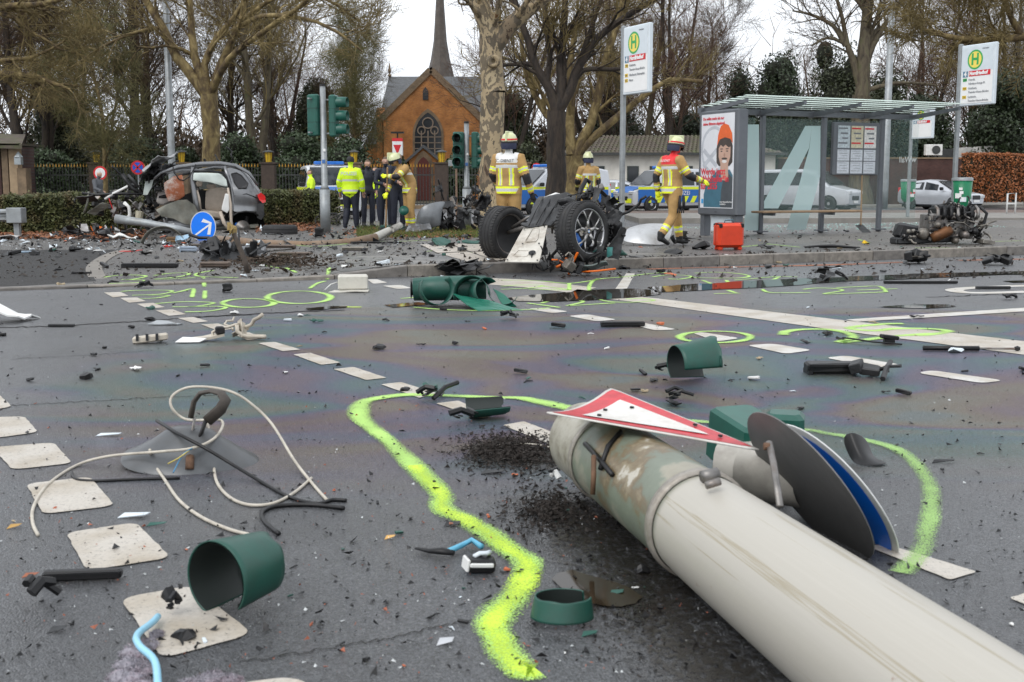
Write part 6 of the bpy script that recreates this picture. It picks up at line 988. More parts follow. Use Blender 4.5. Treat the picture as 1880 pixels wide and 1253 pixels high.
def clutter(rt, rng, c, rad, n, kinds, base=None, size=.16, flat=None):
 for i in range(n):
  d = Vector((rng.gauss(0, 1), rng.gauss(0, 1), rng.gauss(0, 1))).normalized() * rng.random() ** .45; p = Vector(c) + Vector((d.x * rad[0], d.y * rad[1], d.z * rad[2]))
  if base is not None and p.z < base + .02: p.z = base + .02 + rng.random() * .04
  k, m = rng.choice(kinds); tl = 3 if flat is None else flat; E = Euler((rng.uniform(-tl, tl), rng.uniform(-tl, tl), rng.uniform(-3, 3))).to_matrix(); s_ = size * rng.uniform(.5, 1.5); b = MB()
  if k == 'hose':
   q = [p]; dd = Vector((rng.gauss(0, 1), rng.gauss(0, 1), rng.gauss(0, .5))).normalized()
   for _ in range(6): dd = (dd + Vector((rng.gauss(0, .5), rng.gauss(0, .5), rng.gauss(0, .4)))).normalized(); q.append(q[-1] + dd * s_ * .55)
   if base is not None: q = [Vector((v.x, v.y, max(v.z, base + .012))) for v in q]
   b.tube(q, rng.uniform(.007, .02) * (1 + s_), 6); o = b.obj('hose', m, rt, True)
  elif k == 'plate':
   a, e = E @ Vector((s_ * .62, 0, 0)), E @ Vector((0, s_ * rng.uniform(.2, .5), 0)); b.plate([p - a - e, p + a - e * rng.uniform(.3, 1), p + a * rng.uniform(.5, 1) + e, p - a + e], .006, 5, 4, s_ * .3, rng.random() * 50); o = b.obj('torn_panel', m, rt, False)
  elif k == 'box': b.box(p, (s_, s_ * rng.uniform(.4, .9), s_ * rng.uniform(.3, .7)), E, s_ * .06); b.jitter(s_ * .12, 9, i); o = b.obj('housing', m, rt)
  elif k == 'cyl': M = Matrix.Translation(p) @ E.to_4x4(); r = s_ * .38; b.lathe([(0, -s_ * .4), (r * .8, -s_ * .4), (r, -s_ * .3), (r, 0), (r * .7, .04), (r * .75, s_ * .35), (r * .3, s_ * .4), (0, s_ * .4)], 12, M); o = b.obj('drum', m, rt, True)
  elif k == 'rod': dd = E @ Vector((1, 0, 0)); b.tube([p - dd * s_ * 1.4, p + Vector((0, 0, .02)), p + dd * s_ * 1.4], rng.uniform(.008, .018), 6); o = b.obj('rod', m, rt)
  elif k == 'bracket': b.box(p, (s_, s_ * .5, .012), E); b.box(p + E @ Vector((s_ * .45, 0, s_ * .25)), (.012, s_ * .5, s_ * .5), E); b.tube([p + E @ Vector((-s_ * .5, 0, 0)), p + E @ Vector((-s_ * .9, .04, s_ * .2))], .015, 6); o = b.obj('bracket', m, rt)
  if base is not None:
   mz = min(v.co.z for v in o.data.vertices)
   if mz < base: o.data.transform(Matrix.Translation((0, 0, base - mz)))
BLKS = [('plate', M_BLACK), ('plate', M_DKGREY), ('box', M_BLACK), ('hose', M_BLACK), ('rod', M_DKGREY), ('bracket', M_STEEL), ('box', M_DKGREY)]
# ------------------------------------------------------------ crushed rear half of the SUV, left side toward us
YW = 28.0; wo_ = G(400, 430); wo_ = Vector((D(385, 340, YW).x, YW, 0)); sv_ = pxm(YW)
car_ = thing('wrecked_suv', 'crushed grey SUV torn open along its side with red tail light', 'wrecked car', wo_, (0, 0, R(13)))
def W(px, py, y=0.): return Vector(((px - 385) / sv_, y, CH + (HOR - py) / sv_))
WID = 1.85
def strip(name, pts, w0, m, y0=0., th=.09, parent=car_, both=False):
 for yy in ((y0, WID - y0) if both else (y0,)):
  b = MB(); b.tube([W(p[0], p[1], yy + (p[2] if len(p) > 2 else 0) * (1 if yy < 1 else -1)) for p in pts], [(w0 if not isinstance(w0, list) else w0[i]) / sv_ for i in range(len(pts))], 10, flat=th * sv_ / (w0 if not isinstance(w0, list) else w0[0]) * .5 if False else .6, up=(0, 1, 0)); b.obj(name, m, parent, True)
strip('roof_rail', [(288, 330), (300, 318, .02), (330, 308, .08), (370, 302, .12), (405, 301, .14), (432, 305, .14), (455, 318, .1), (470, 340, .04)], [2, 3, 3.6, 3.8, 3.8, 3.6, 3, 2.5], M_GPAINT, both=True)
strip('centre_pillar', [(356, 308, .06), (354, 330, .02), (357, 352), (360, 375), (364, 398)], [3, 3.5, 4.5, 5, 5.5], M_GPAINT, both=True)
strip('rear_pillar', [(412, 306, .1), (418, 325, .05), (424, 345, .01), (426, 365), (424, 385), (420, 400)], [3, 3, 3.2, 3.6, 4.4, 4.4], M_GPAINT)
strip('door_seal', [(357, 316, -.01), (385, 315, -.01), (410, 318, -.01), (419, 340, -.02), (420, 370, -.02), (412, 398, -.02)], 2.2, M_BLACK)
strip('door_seal', [(352, 318, -.01), (335, 322, -.01), (318, 332, -.01), (305, 350, -.01)], 2.4, M_BLACK)
strip('sill', [(300, 412), (340, 414), (380, 412), (410, 408)], 6, M_GPAINT, both=True)
# rear quarter with window opening, arch
def panel_from(name, outline, m, y=0., th=.03, bulge=.0, parent=car_, cr=.012, seed=1):
 bm = bmesh.new(); vs = [bm.verts.new(W(px, py, y)) for px, py in outline]; f = bm.faces.new(vs); bmesh.ops.triangulate(bm, faces=[f]); bmesh.ops.subdivide_edges(bm, edges=bm.edges[:], cuts=3, use_grid_fill=True)
 cx = sum(p[0] for p in outline) / len(outline); cy = sum(p[1] for p in outline) / len(outline); c = W(cx, cy, y)
 for v in bm.verts: v.co += Vector((0, -bulge * max(0, 1 - ((v.co - c).length / .8) ** 2), 0)) + Vector((noise.noise(v.co * 5 + Vector((seed, 0, 0))) * cr * .4, noise.noise(v.co * 4 + Vector((seed, 3, 0))) * cr * 2, 0))
 r = bmesh.ops.extrude_face_region(bm, geom=bm.faces[:]); bmesh.ops.translate(bm, vec=(0, th, 0), verts=[g for g in r['geom'] if isinstance(g, bmesh.types.BMVert)]); bmesh.ops.recalc_face_normals(bm, faces=bm.faces[:]); me = bpy.data.meshes.new(name); bm.to_mesh(me); bm.free(); me.materials.append(m); o = link(name, me, parent); autosmooth(o, 38); return o
def smooth_panel(name, pts, m, parent, fn, th=.02, lev=2):
 n = len(pts); k = len(pts[0]); b = MB(); b.add([fn(*p) for r_ in pts for p in r_], [(i * k + j, i * k + j + 1, (i + 1) * k + j + 1, (i + 1) * k + j) for i in range(n - 1) for j in range(k - 1)]); o = b.obj(name, m, parent, True); md = o.modifiers.new('so', 'SOLIDIFY'); md.thickness = th; md = o.modifiers.new('s', 'SUBSURF'); md.levels = md.render_levels = lev; return o
smooth_panel('quarter_panel', [[(412, 306, .14), (430, 309, .13), (447, 317, .11), (452, 320, .35)], [(419, 326, .06), (442, 328, .05), (459, 332, .05), (465, 336, .35)], [(424, 346, -.0), (447, 346, -.05), (469, 350, .0), (476, 353, .35)], [(425, 350, -.04), (447, 350, -.09), (470, 354, -.03), (478, 357, .35)], [(427, 368, -.03), (450, 366, -.11), (475, 367, -.03), (482, 369, .35)], [(425, 378, -.0), (450, 378, -.04), (474, 378, .0), (481, 380, .35)], [(421, 392, -.04), (447, 388, -.1), (472, 390, -.03), (478, 392, .35)]], M_GPAINT, car_, W, .02)
b = MB(); b.add([W(px, py, y - .05) for px, py, y in ((424, 320, .07), (433, 318, .1), (442, 323, .08), (453, 338, .01), (450, 345, -.03), (436, 346, -.02), (429, 336, .02))], [(0, 1, 2, 3, 4, 5, 6)]); b.obj('quarter_window', mat('dark_opening', (.01, .01, .012), .3), car_)
strip('arch_lip', [(419, 406, -.06), (424, 396, -.08), (434, 390, -.1), (448, 388, -.13), (462, 390, -.1), (470, 396, -.06)], 1.6, M_BLACK)
panel_from('tailgate', [(448, 318), (456, 326), (470, 348), (478, 362), (476, 382), (468, 392), (462, 380)], M_GPAINT, .12, WID - .3)
panel_from('tail_light', [(469, 358), (476, 354), (483, 360), (484, 371), (478, 373), (472, 367)], M_TAIL, -.06, .22, .02)
panel_from('tail_light', [(470, 358), (476, 356), (482, 360), (482, 371), (476, 373), (472, 367)], M_TAIL, WID - .15, .2)
panel_from('rear_bumper', [(468, 374), (480, 374), (481, 396), (475, 404), (468, 400), (466, 388)], M_DKGREY, -.02, WID)
b = MB(); b.plate([W(300, 316, .1), W(440, 304, .15), W(440, 304, WID - .15), W(300, 316, WID - .1)], .03, 12, 6, .05, 3); b.obj('roof', M_GPAINT, car_)
b = MB(); b.plate([W(290, 416, .05), W(470, 412, .05), W(470, 412, WID - .05), W(290, 416, WID - .05)], .08, 8, 4, .03, 8); b.obj('floor_pan', M_UNDER, car_)
panel_from('far_side', [(360, 350), (424, 350), (470, 362), (470, 392), (440, 392), (420, 410), (300, 414), (300, 370)], M_DKGREY, WID - .04, .03)
panel_from('far_window', [(362, 316), (415, 318), (424, 348), (362, 348)], M_BAG, WID - .06, .01)
b = MB(); b.lathe([(.43, -.12), (.43, .28), (0, .28)], 22, Matrix.Translation(W(449, 416, .25)) @ Matrix.Rotation(R(90), 4, 'X') @ Matrix.Scale(-1, 4, (0, 0, 1))); b.obj('wheel_housing', mat('arch_black', (.008, .008, .008), .9), car_)
b = MB(); M = Matrix.Translation(W(441, 418, .02)) @ Matrix.Rotation(R(90), 4, 'X') @ Matrix.Rotation(R(14), 4, 'Y'); b.lathe([(.0, .06), (.05, .06), (.06, .03), (.17, .03), (.175, .0), (.17, -.03), (.06, -.04)], 24, M); b.obj('brake_disc', M_STEEL, car_, True)
b = MB(); b.box(W(431, 417, .03), (.12, .1, .22), rotm(0, 10, 8), .02); b.obj('brake_caliper', mat('caliper_blue', (.02, .12, .42), .4), car_)
b = MB(); b.tube([W(448, 420, .15), W(440, 418, 1.0)], [.06, .05], 8); b.tube([W(450, 398, .3), W(446, 420, .3)], .05, 8); b.obj('rear_axle', M_BLACK, car_)
def cushion(name, outline, m, y, th, parent=car_):
 o = panel_from(name, outline, m, y, th, .06, parent, .02); md = o.modifiers.new('s', 'SUBSURF'); md.levels = md.render_levels = 1; return o
cushion('rear_seat_back', [(376, 352), (384, 345), (408, 343), (420, 352), (418, 385), (404, 392), (374, 386)], M_BEIGE, .5, .14); cushion('rear_seat_base', [(366, 384), (400, 388), (412, 398), (404, 404), (368, 396)], M_BEIGE, .25, .55); cushion('rear_headrest', [(377, 342), (381, 338), (395, 339), (396, 346), (380, 348)], M_BEIGE, .55, .12)
cushion('front_seat_back', [(287, 372), (292, 354), (300, 348), (312, 352), (314, 372), (300, 378)], mat('seat_shell', (.33, .3, .28), .6, var=.15), .4, .2); cushion('front_headrest', [(360, 336), (364, 331), (372, 334), (371, 343), (362, 344)], M_BEIGE, .3, .14); strip('headrest_rod', [(364, 344, .35), (362, 354, .35)], 1.2, M_STEEL); strip('belt_trim', [(361, 350, .05), (364, 365, .05), (366, 386, .05)], [3, 4, 3.4], M_BEIGE)
cushion('curtain_airbag', [(357, 318), (380, 318), (404, 319), (415, 330), (417, 343), (405, 342), (388, 336), (370, 334), (356, 332)], M_BAG, -.02, .05); cushion('side_airbag', [(305, 336), (322, 324), (338, 321), (340, 340), (341, 360), (328, 369), (312, 371), (306, 352)], M_BAGS, -.02, .08)
cushion('door_card', [(404, 385), (412, 355), (418, 356), (419, 385), (414, 392)], M_ASH, -.05, .04); strip('torn_trim', [(402, 388, -.06), (408, 408, -.08), (415, 420, -.1)], [3, 3.5, 2], M_BEIGE); strip('torn_trim', [(417, 345, -.05), (421, 375, -.07), (421, 405, -.1), (424, 424, -.1)], [2, 2.6, 2.6, 2], M_BEIGE)
panel_from('torn_door_skin', [(291, 384), (310, 374), (330, 367), (345, 366), (358, 376), (364, 390), (362, 412), (340, 410), (320, 400), (300, 396)], M_UNDER, -.18, .02, .14, cr=.05, seed=4)
panel_from('torn_floor_skin', [(312, 398), (345, 402), (368, 405), (366, 424), (330, 420)], M_GPAINT, -.08, .02, .05, cr=.05, seed=9)
panel_from('windscreen_scrap', [(266, 358), (271, 334), (286, 330), (282, 345), (274, 358)], M_BAG, .3, .02, cr=.03)
b = MB(); b.plate([W(266, 314, -.25), W(300, 288, -.3), W(330, 283, 1.1), W(282, 316, 1.2)], .012, 10, 8, .16, 5); b.obj('folded_bonnet', mat('pale_grey_paint', (.34, .345, .35), .4, .4, var=.15, dirt=(.1, .1, .1)), car_)
b = MB(); b.plate([W(262, 330, .0), W(298, 306, -.1), W(326, 296, .9), W(270, 334, 1.1)], .02, 8, 8, .2, 12); b.obj('crushed_scuttle', M_BLACK, car_)
rng = random.Random(21); clutter(car_, rng, W(290, 322, .4), (.35, .4, .2), 16, [('plate', M_BLACK), ('hose', M_BLACK), ('rod', M_DKGREY), ('plate', M_DKGREY)], size=.16); clutter(car_, rng, W(290, 365, .6), (.2, .5, .45), 12, [('plate', M_BLACK), ('box', M_BLACK), ('plate', M_BEIGE), ('hose', M_BLACK)], size=.16); clutter(car_, rng, W(285, 405, .2), (.35, .4, .2), 14, [('plate', M_BLACK), ('bracket', M_STEEL), ('plate', M_BEIGE), ('hose', M_DKGREY), ('rod', M_STEEL)], .02, .15); clutter(car_, rng, W(395, 300, .6), (.6, .5, .06), 6, [('hose', M_BLACK), ('plate', M_BLACK)], size=.14); clutter(car_, rng, W(473, 392, .1), (.08, .2, .14), 8, [('plate', M_BLACK), ('box', M_BLACK)], size=.09)
strip('hanging_cable', [(322, 306, -.06), (324, 318, -.1), (332, 330, -.1), (340, 332, -.1), (350, 325, -.1), (358, 312, -.06), (362, 303, -.02)], 1.1, M_BLACK)
strip('window_rim', [(424, 320, .02), (433, 318, .05), (442, 323, .03), (453, 338, -.04), (450, 345, -.08), (436, 346, -.07), (429, 336, -.03), (424, 320, .02)], 1.2, M_BLACK); strip('body_crease', [(428, 360, -.05), (450, 356, -.1), (470, 364, -.06)], .9, M_DKGREY)
# detached front end, torn off to the left
fe = thing('torn_front_end', 'torn-off SUV front end, black and silver parts tangled left of the body', 'car wreckage', G(215, 434)); YF = fe.location.y; sf = pxm(YF)
def Fp(px, py, y=0.): return Vector((D(px, py, YF).x - fe.location.x, y, CH + (HOR - py) / sf))
rng = random.Random(33); KF = BLKS + [('box', M_STEEL), ('cyl', M_CAST), ('plate', M_UNDER), ('hose', M_STEEL)]
clutter(fe, rng, Fp(215, 385, .5), (.62, .5, .5), 46, KF, .01, .17); clutter(fe, rng, Fp(160, 362, .4), (.3, .3, .16), 12, BLKS, .3, .15); clutter(fe, rng, Fp(240, 345, .4), (.24, .3, .22), 12, BLKS, .6, .14); clutter(fe, rng, Fp(270, 380, .4), (.4, .4, .3), 16, KF + [('plate', M_BEIGE)], .05, .15)
for pts, r, m, nm in (([(148, 355), (175, 358), (215, 356), (258, 356)], .035, M_BLACK, 'cross_member'), ([(190, 366), (205, 356), (225, 346), (236, 340)], .03, M_ASH, 'white_strut'), ([(196, 360), (200, 372), (205, 385), (206, 398)], .012, mat('red_wire', (.5, .01, .01), .5), 'red_wire'), ([(160, 352), (158, 372), (152, 390)], .03, M_UNDER, 'bumper_bracket'), ([(225, 372), (234, 380), (236, 394), (230, 402)], .045, M_ASH, 'air_duct'), ([(222, 320), (232, 335), (240, 346), (252, 352)], .05, M_BLACK, 'wing_liner'), ([(232, 322), (242, 332), (250, 344)], .04, M_DKGREY, 'wing_liner')):
 b = MB(); b.tube([Fp(x, y, .1) for x, y in pts], r, 8); b.jitter(r * .3, 9, 2); b.obj(nm, m, fe, True)
clutter(fe, rng, Fp(185, 426, -.3), (1.0, .5, .16), 46, BLKS + [('plate', M_ASH), ('plate', M_BLACK), ('box', M_BLACK), ('plate', M_ORANGE), ('plate', M_PGREY), ('box', M_BLUE)], .01, .15); b = MB(); b.plate([Fp(140, 362, .0), Fp(170, 356, .0), Fp(172, 366, .3), Fp(142, 376, .3)], .02, 6, 4, .05, 2); b.obj('bumper_scrap', M_BLACK, fe); b = MB(); b.plate([Fp(160, 390, -.05), Fp(188, 370, .0), Fp(200, 376, .1), Fp(172, 396, .05)], .015, 6, 4, .06, 3); b.obj('wing_scrap', M_UNDER, fe); b = MB(); b.tube([Fp(252, 388, .2), Fp(250, 402, .2)], [.1, .09], 10); b.obj('filler_can', mat('cream_plastic', (.45, .42, .32), .5), fe)
# ------------------------------------------------------------ loose front axle, on the kerb
ax = thing('front_axle_wreck', 'torn-off car front axle with two wheels and pale underbody plate on the kerb', 'car wreckage', K(-.2, .2, 0)); ao = Vector(ax.location)
def A_(px, py, Y): return D(px, py, Y) - ao
M_TREAD = mat('tyre_tread', (.02, .02, .021), .7, var=.35, scale=16, dirt=(.07, .065, .06), dirt_amt=.4)
def big_wheel(c, axis, r, w_, show):
 z = Vector(axis).normalized(); x = Vector((0, 0, 1)).cross(z).normalized(); y = z.cross(x); M = Matrix(((x.x, y.x, z.x, c.x), (x.y, y.y, z.y, c.y), (x.z, y.z, z.z, c.z), (0, 0, 0, 1)))
 wh = link('wheel', None, ax); b = MB(); ri = r * .735; prof = [(ri, w_ * .46), (ri + .012, w_ * .5), (r * .86, w_ * .52), (r * .945, w_ * .47), (r * .985, w_ * .4), (r * .99, w_ * .22), (r * .972, w_ * .215), (r * .972, w_ * .19), (r, w_ * .185), (r, w_ * .02), (r * .975, w_ * .015), (r * .975, -w_ * .015)]; prof = prof + [(a, -h) for a, h in reversed(prof)]; b.lathe(prof, 48, M); ty = b.obj('tyre', M_TYRE, wh, True)
 b = MB()
 for k in range(56):
  a = 2 * math.pi * k / 56
  for sd in (-1, 1):
   Mk = M @ Matrix.Rotation(a, 4, 'Z') @ Matrix.Translation((r * .985, 0, sd * w_ * .36)); v0 = len(b.v); b.box((0, 0, 0), (.018, .022, w_ * .2)); b.v[v0:] = [tuple(Mk @ Vector(v)) for v in b.v[v0:]]
 o = b.obj('tread_blocks', M_TREAD, wh); o['kind'] = 'stuff'
 b = MB(); b.lathe([(ri, w_ * .45), (ri * .965, w_ * .46), (ri * .95, w_ * .36), (ri * .93, -.02), (ri * .93, -w_ * .42), (ri, -w_ * .46)], 40, M); b.obj('rim', M_RIM if show else M_STEEL, wh, True)
 if show:
  S_ = mat('spoke_alloy', (.42, .41, .4), .35, .75, var=.2, dirt=(.12, .11, .1)); SD = mat('spoke_dark', (.03, .03, .032), .45, .4)
  for k in range(5):
   Mk = M @ Matrix.Rotation(2 * math.pi * k / 5 + R(90), 4, 'Z'); zf = w_ * .34
   b = MB()
   for dy, wd, m_ in ((0, .021, 0),):
    hub = [(.05, .0), (ri * .5, .0)]; b.tube([Vector((.05, 0, zf)), Vector((ri * .52, 0, zf + .008))], [.03, .02], 6, flat=.7)
    for s2 in (-1, 1): b.tube([Vector((ri * .46, s2 * .006, zf + .008)), Vector((ri * .72, s2 * .05, zf + .012)), Vector((ri * .955, s2 * .105, zf + .02))], [.017, .014, .014], 6, flat=.7)
   b.v = [tuple(Mk @ Vector(v)) for v in b.v]; b.obj('spoke', S_, wh, True)
  b = MB(); b.lathe([(.075, w_ * .3), (.07, w_ * .37), (.03, w_ * .385), (0, w_ * .385)], 20, M); hb = b.obj('hub', M_STEEL, wh, True); b = MB(); b.lathe([(.032, w_ * .386), (.03, w_ * .392), (0, w_ * .393)], 16, M); b.obj('hub_badge', M_BLACK, wh)
  for k in range(4): b = MB(); a = k * R(90) + R(45); b.add([M @ Vector((.0, 0, w_ * .396))] + [M @ Vector((.022 * math.cos(a + R(90) * i / 4), .022 * math.sin(a + R(90) * i / 4), w_ * .396)) for i in range(5)], [(0, 1, 2, 3, 4, 5)]); b.obj('badge_quarter', M_WHITE if k % 2 else mat('badge_blue', (.02, .2, .5), .3), wh)
 b = MB(); b.lathe([(.06, 0), (ri * .8, 0), (ri * .8, .03), (.06, .03)], 28, M @ Matrix.Translation((0, 0, -w_ * .1)), True); b.obj('brake_disc', M_DKGREY, wh, True); b = MB(); b.box((0, 0, 0), (.1, .2, .1), None, .02); b.v = [tuple(M @ Matrix.Rotation(R(215), 4, 'Z') @ Matrix.Translation((ri * .62, 0, w_ * .08)) @ Vector(v)) for v in b.v]; b.obj('brake_caliper', mat('caliper_blue', (0, 0, 0)), wh)
 if not show: b = MB(); b.lathe([(0, -w_ * .3), (ri * .55, -w_ * .28), (ri * .93, -w_ * .36)], 24, M); b.obj('inner_hub', M_BLACK, wh, True)
 return M
cR, cL = A_(1069, 426, 15.9), A_(925, 429, 17.1); axd = (cR - cL).normalized(); axd = (axd + Vector((.1, 0, .05))).normalized(); big_wheel(cR, axd, .415, .3, True); big_wheel(cL, -(axd + Vector((.1, -.08, -.12))), .395, .3, False)
b = MB(); b.plate([A_(927, 481, 15.75), A_(990, 482, 15.6), A_(1006, 411, 16.25), A_(963, 414, 16.4)], .02, 10, 12, .008, 1); pl = b.obj('underbody_plate', M_WPLATE, ax); autosmooth(pl)
def onplate(a, c, off=.0): q = [A_(927, 481, 15.75), A_(990, 482, 15.6), A_(1006, 411, 16.25), A_(963, 414, 16.4)]; p = q[0] * (1 - a) * (1 - c) + q[1] * a * (1 - c) + q[2] * a * c + q[3] * (1 - a) * c; n_ = (q[1] - q[0]).cross(q[3] - q[0]).normalized(); return p + n_ * off
for pts in ([(.34, .56), (.4, .52), (.72, .53), (.76, .6), (.7, .86), (.62, .9), (.42, .88)], [(.18, .17), (.24, .13), (.58, .14), (.62, .2), (.58, .29), (.24, .3)]):
 b = MB(); b.tube([onplate(a, c, .006) for a, c in pts + pts[:1]], .008, 6); b.obj('pressed_rib', M_WPLATE, pl, True)
for a, c, r in ((.72, .22, .05), (.3, .46, .012), (.86, .46, .014), (.1, .86, .01), (.9, .9, .01), (.06, .03, .012), (.94, .03, .012)):
 n_ = (onplate(.5, .5, 1) - onplate(.5, .5, 0)); M = Matrix.Translation(onplate(a, c, .016)) @ n_.to_track_quat('Z', 'Y').to_matrix().to_4x4(); b = MB(); b.lathe([(r, 0), (r, .002), (0, .002)], 14, M); b.obj('hole', M_BLACK, pl)
b = MB(); b.plate([A_(958, 418, 16.3), A_(1012, 412, 16.2), A_(1064, 352, 16.9), A_(990, 360, 17.1)], .02, 16, 10, .09, 6); o = b.obj('splash_shield', M_DKGREY, ax); autosmooth(o)
for i in range(3): a = .2 + i * .28; b = MB(); p0, p1 = A_(962 + 46 * a, 415 - 3 * a, 16.2), A_(985 + 58 * a, 363, 16.95); b.tube([p0, p0.lerp(p1, .5) + Vector((0, -.03, .02)), p1], .01, 5); b.obj('shield_rib', M_BLACK, ax, True)
b = MB(); b.plate([A_(935, 478, 16.1), A_(962, 440, 16.3), A_(1000, 425, 16.5), A_(1005, 470, 16.2)], .02, 6, 6, .06, 3); b.obj('side_liner', M_DKGREY, ax)
for pts, r, m, nm in (([(925, 430, 17.1), (955, 420, 16.9), (990, 405, 16.7)], .03, M_STEEL, 'drive_shaft'), ([(940, 418, 17.0), (968, 400, 16.8), (1000, 385, 16.8)], .02, M_STEEL, 'track_rod'), ([(1030, 372, 16.7), (1045, 368, 16.5), (1062, 378, 16.3)], .05, M_BLACK, 'control_arm'), ([(1060, 378, 16.6), (1066, 350, 16.7), (1076, 330, 16.8), (1084, 336, 16.8)], .035, M_BLACK, 'strut_arm'), ([(1075, 362, 16.6), (1092, 350, 16.6), (1108, 342, 16.6)], .05, M_STEEL, 'strut_top'), ([(1000, 365, 17.0), (1020, 357, 17.1), (1042, 362, 17.1), (1050, 372, 17.1)], .025, M_ASH, 'stabiliser_bar'), ([(1000, 410, 16.9), (1060, 420, 16.3)], .06, M_CAST, 'subframe_beam'), ([(985, 395, 17.2), (1050, 392, 16.8)], .06, M_BLACK, 'subframe_beam')):
 b = MB(); b.tube([A_(*p) for p in pts], r, 8); b.obj(nm, m, ax, True)
rng = random.Random(41); KA_ = BLKS + [('box', M_CAST), ('hose', M_BLACK), ('cyl', M_DKGREY)]
clutter(ax, rng, A_(1092, 365, 16.4), (.16, .25, .18), 20, KA_ + [('box', M_STEEL)], size=.12); clutter(ax, rng, A_(1122, 405, 16.3), (.14, .3, .33), 26, [('plate', M_BLACK), ('box', M_BLACK), ('plate', M_DKGREY), ('hose', M_BLACK)], .1, .15); clutter(ax, rng, A_(1030, 405, 16.9), (.3, .25, .25), 14, KA_, .1, .15); clutter(ax, rng, A_(1035, 483, 15.7), (.5, .25, .1), 34, BLKS + [('rod', M_ORANGE), ('hose', M_ORANGE)], .012, .13); clutter(ax, rng, A_(1100, 470, 15.9), (.2, .25, .15), 14, BLKS + [('plate', M_TEAL)], .012, .13); clutter(ax, rng, A_(850, 497, 15.5) * 1, (.35, .2, .1), 0, BLKS)
b = MB(); b.plate([A_(1108, 470, 15.9), A_(1140, 415, 16.0), A_(1150, 420, 16.2), A_(1132, 478, 16.1)], .012, 6, 8, .05, 7); b.obj('torn_liner', M_DKGREY, ax); b = MB(); b.tube([A_(1058, 500, 15.6), A_(1095, 498, 15.5), A_(1130, 494, 15.6)], .014, 6); b.obj('orange_cable', M_ORANGE, ax, True); b = MB(); b.box(A_(1045, 488, 15.5), (.16, .12, .14), rotm(20, 30, 40), .02); b.tube([A_(1038, 470, 15.4), A_(1044, 464, 15.4), A_(1052, 470, 15.4), A_(1048, 480, 15.4)], .014, 6); b.obj('window_motor', M_CAST, ax); b = MB(); b.plate([A_(1060, 490, 15.6), A_(1112, 480, 15.7), A_(1118, 486, 15.9), A_(1075, 500, 15.8)], .02, 6, 4, .04, 5); b.obj('grey_green_trim', mat('trim_greygreen', (.13, .16, .15), .45), ax)
# ------------------------------------------------------------ engine lying on the platform
en = thing('engine', 'torn-out car engine with gearbox lying on the platform right of the shelter', 'engine', G(1728, 449, PH), (0, 0, R(8))); se = pxm(en.location.y)
def E_(px, py, y=0.): return Vector(((px - 1728) / se, y, (448 - py) / se))
def epart(name, m, c, size, rot=(0, 0, 0), bev=.015, jit=.0): b = MB(); b.box(E_(*c), size, rotm(*rot), bev); b.jitter(jit, 8, c[0]) if jit else 0; return b.obj(name, m, en)
epart('engine_block', M_STEEL, (1748, 416, .2), (.86, .44, .42), (0, 3, 0), .03, .02); epart('cylinder_head', M_BLACK, (1755, 392, .18), (.72, .4, .16), (0, 4, 0), .02, .02); epart('valve_cover', M_DKGREY, (1757, 382, .16), (.7, .34, .07), (0, 4, 0), .02, .015); epart('oil_pan', M_DKGREY, (1700, 440, .2), (1.05, .36, .12), (0, -2, 0), .02, .02); epart('gearbox', M_DKGREY, (1672, 425, .25), (.42, .3, .26), (0, 10, 0), .05, .04)
b = MB(); b.lathe([(.0, -.2), (.08, -.2), (.1, -.1), (.1, .1), (.07, .18), (.0, .2)], 14, Matrix.Translation(E_(1722, 428, -.12)) @ rotm(20, 62, 10).to_4x4()); b.obj('catalyst', M_COPPER, en, True)
for c, r, m, nm in (((1750, 441, -.06), .055, M_CAST, 'pulley'), ((1690, 428, -.02), .1, M_CAST, 'bell_housing'), ((1766, 430, -.1), .07, M_STEEL, 'alternator'), ((1785, 424, -.08), .06, M_BLACK, 'pump'), ((1712, 412, -.08), .05, M_CAST, 'turbocharger')):
 b = MB(); b.lathe([(0, .1), (r * .5, .1), (r, .06), (r, -.03), (r * .7, -.05), (r * .6, -.03), (r * .3, -.03), (0, -.05)], 16, Matrix.Translation(E_(*c)) @ rotm(90, 0, 12).to_4x4()); b.obj(nm, m, en, True)
for k in range(7): x = 1712 + k * 13; b = MB(); b.tube([E_(x, 402, -.06), E_(x + 2, 394, -.1), E_(x + 3, 384, -.06), E_(x + 4, 378, .05)], [.03, .034, .03, .022], 8); b.obj('intake_runner', M_BLACK if k % 3 else M_STEEL, en, True)
rng = random.Random(51); KE = [('hose', M_BLACK), ('hose', M_DKGREY), ('box', M_CAST), ('box', M_BLACK), ('bracket', M_STEEL), ('cyl', M_CAST), ('rod', M_STEEL), ('box', M_STEEL), ('hose', M_CAST), ('plate', M_BLACK)]
clutter(en, rng, E_(1745, 412, -.04), (.58, .14, .28), 90, KE + KE[:2] + [('box', M_BLACK), ('plate', M_BLACK)], .02, .07); clutter(en, rng, E_(1680, 430, 0), (.4, .16, .14), 36, KE, .01, .07); clutter(en, rng, E_(1755, 378, .12), (.42, .2, .05), 30, KE[:4] + [('rod', M_STEEL)], size=.06); clutter(en, rng, E_(1805, 425, .05), (.16, .15, .28), 26, KE, .01, .07)
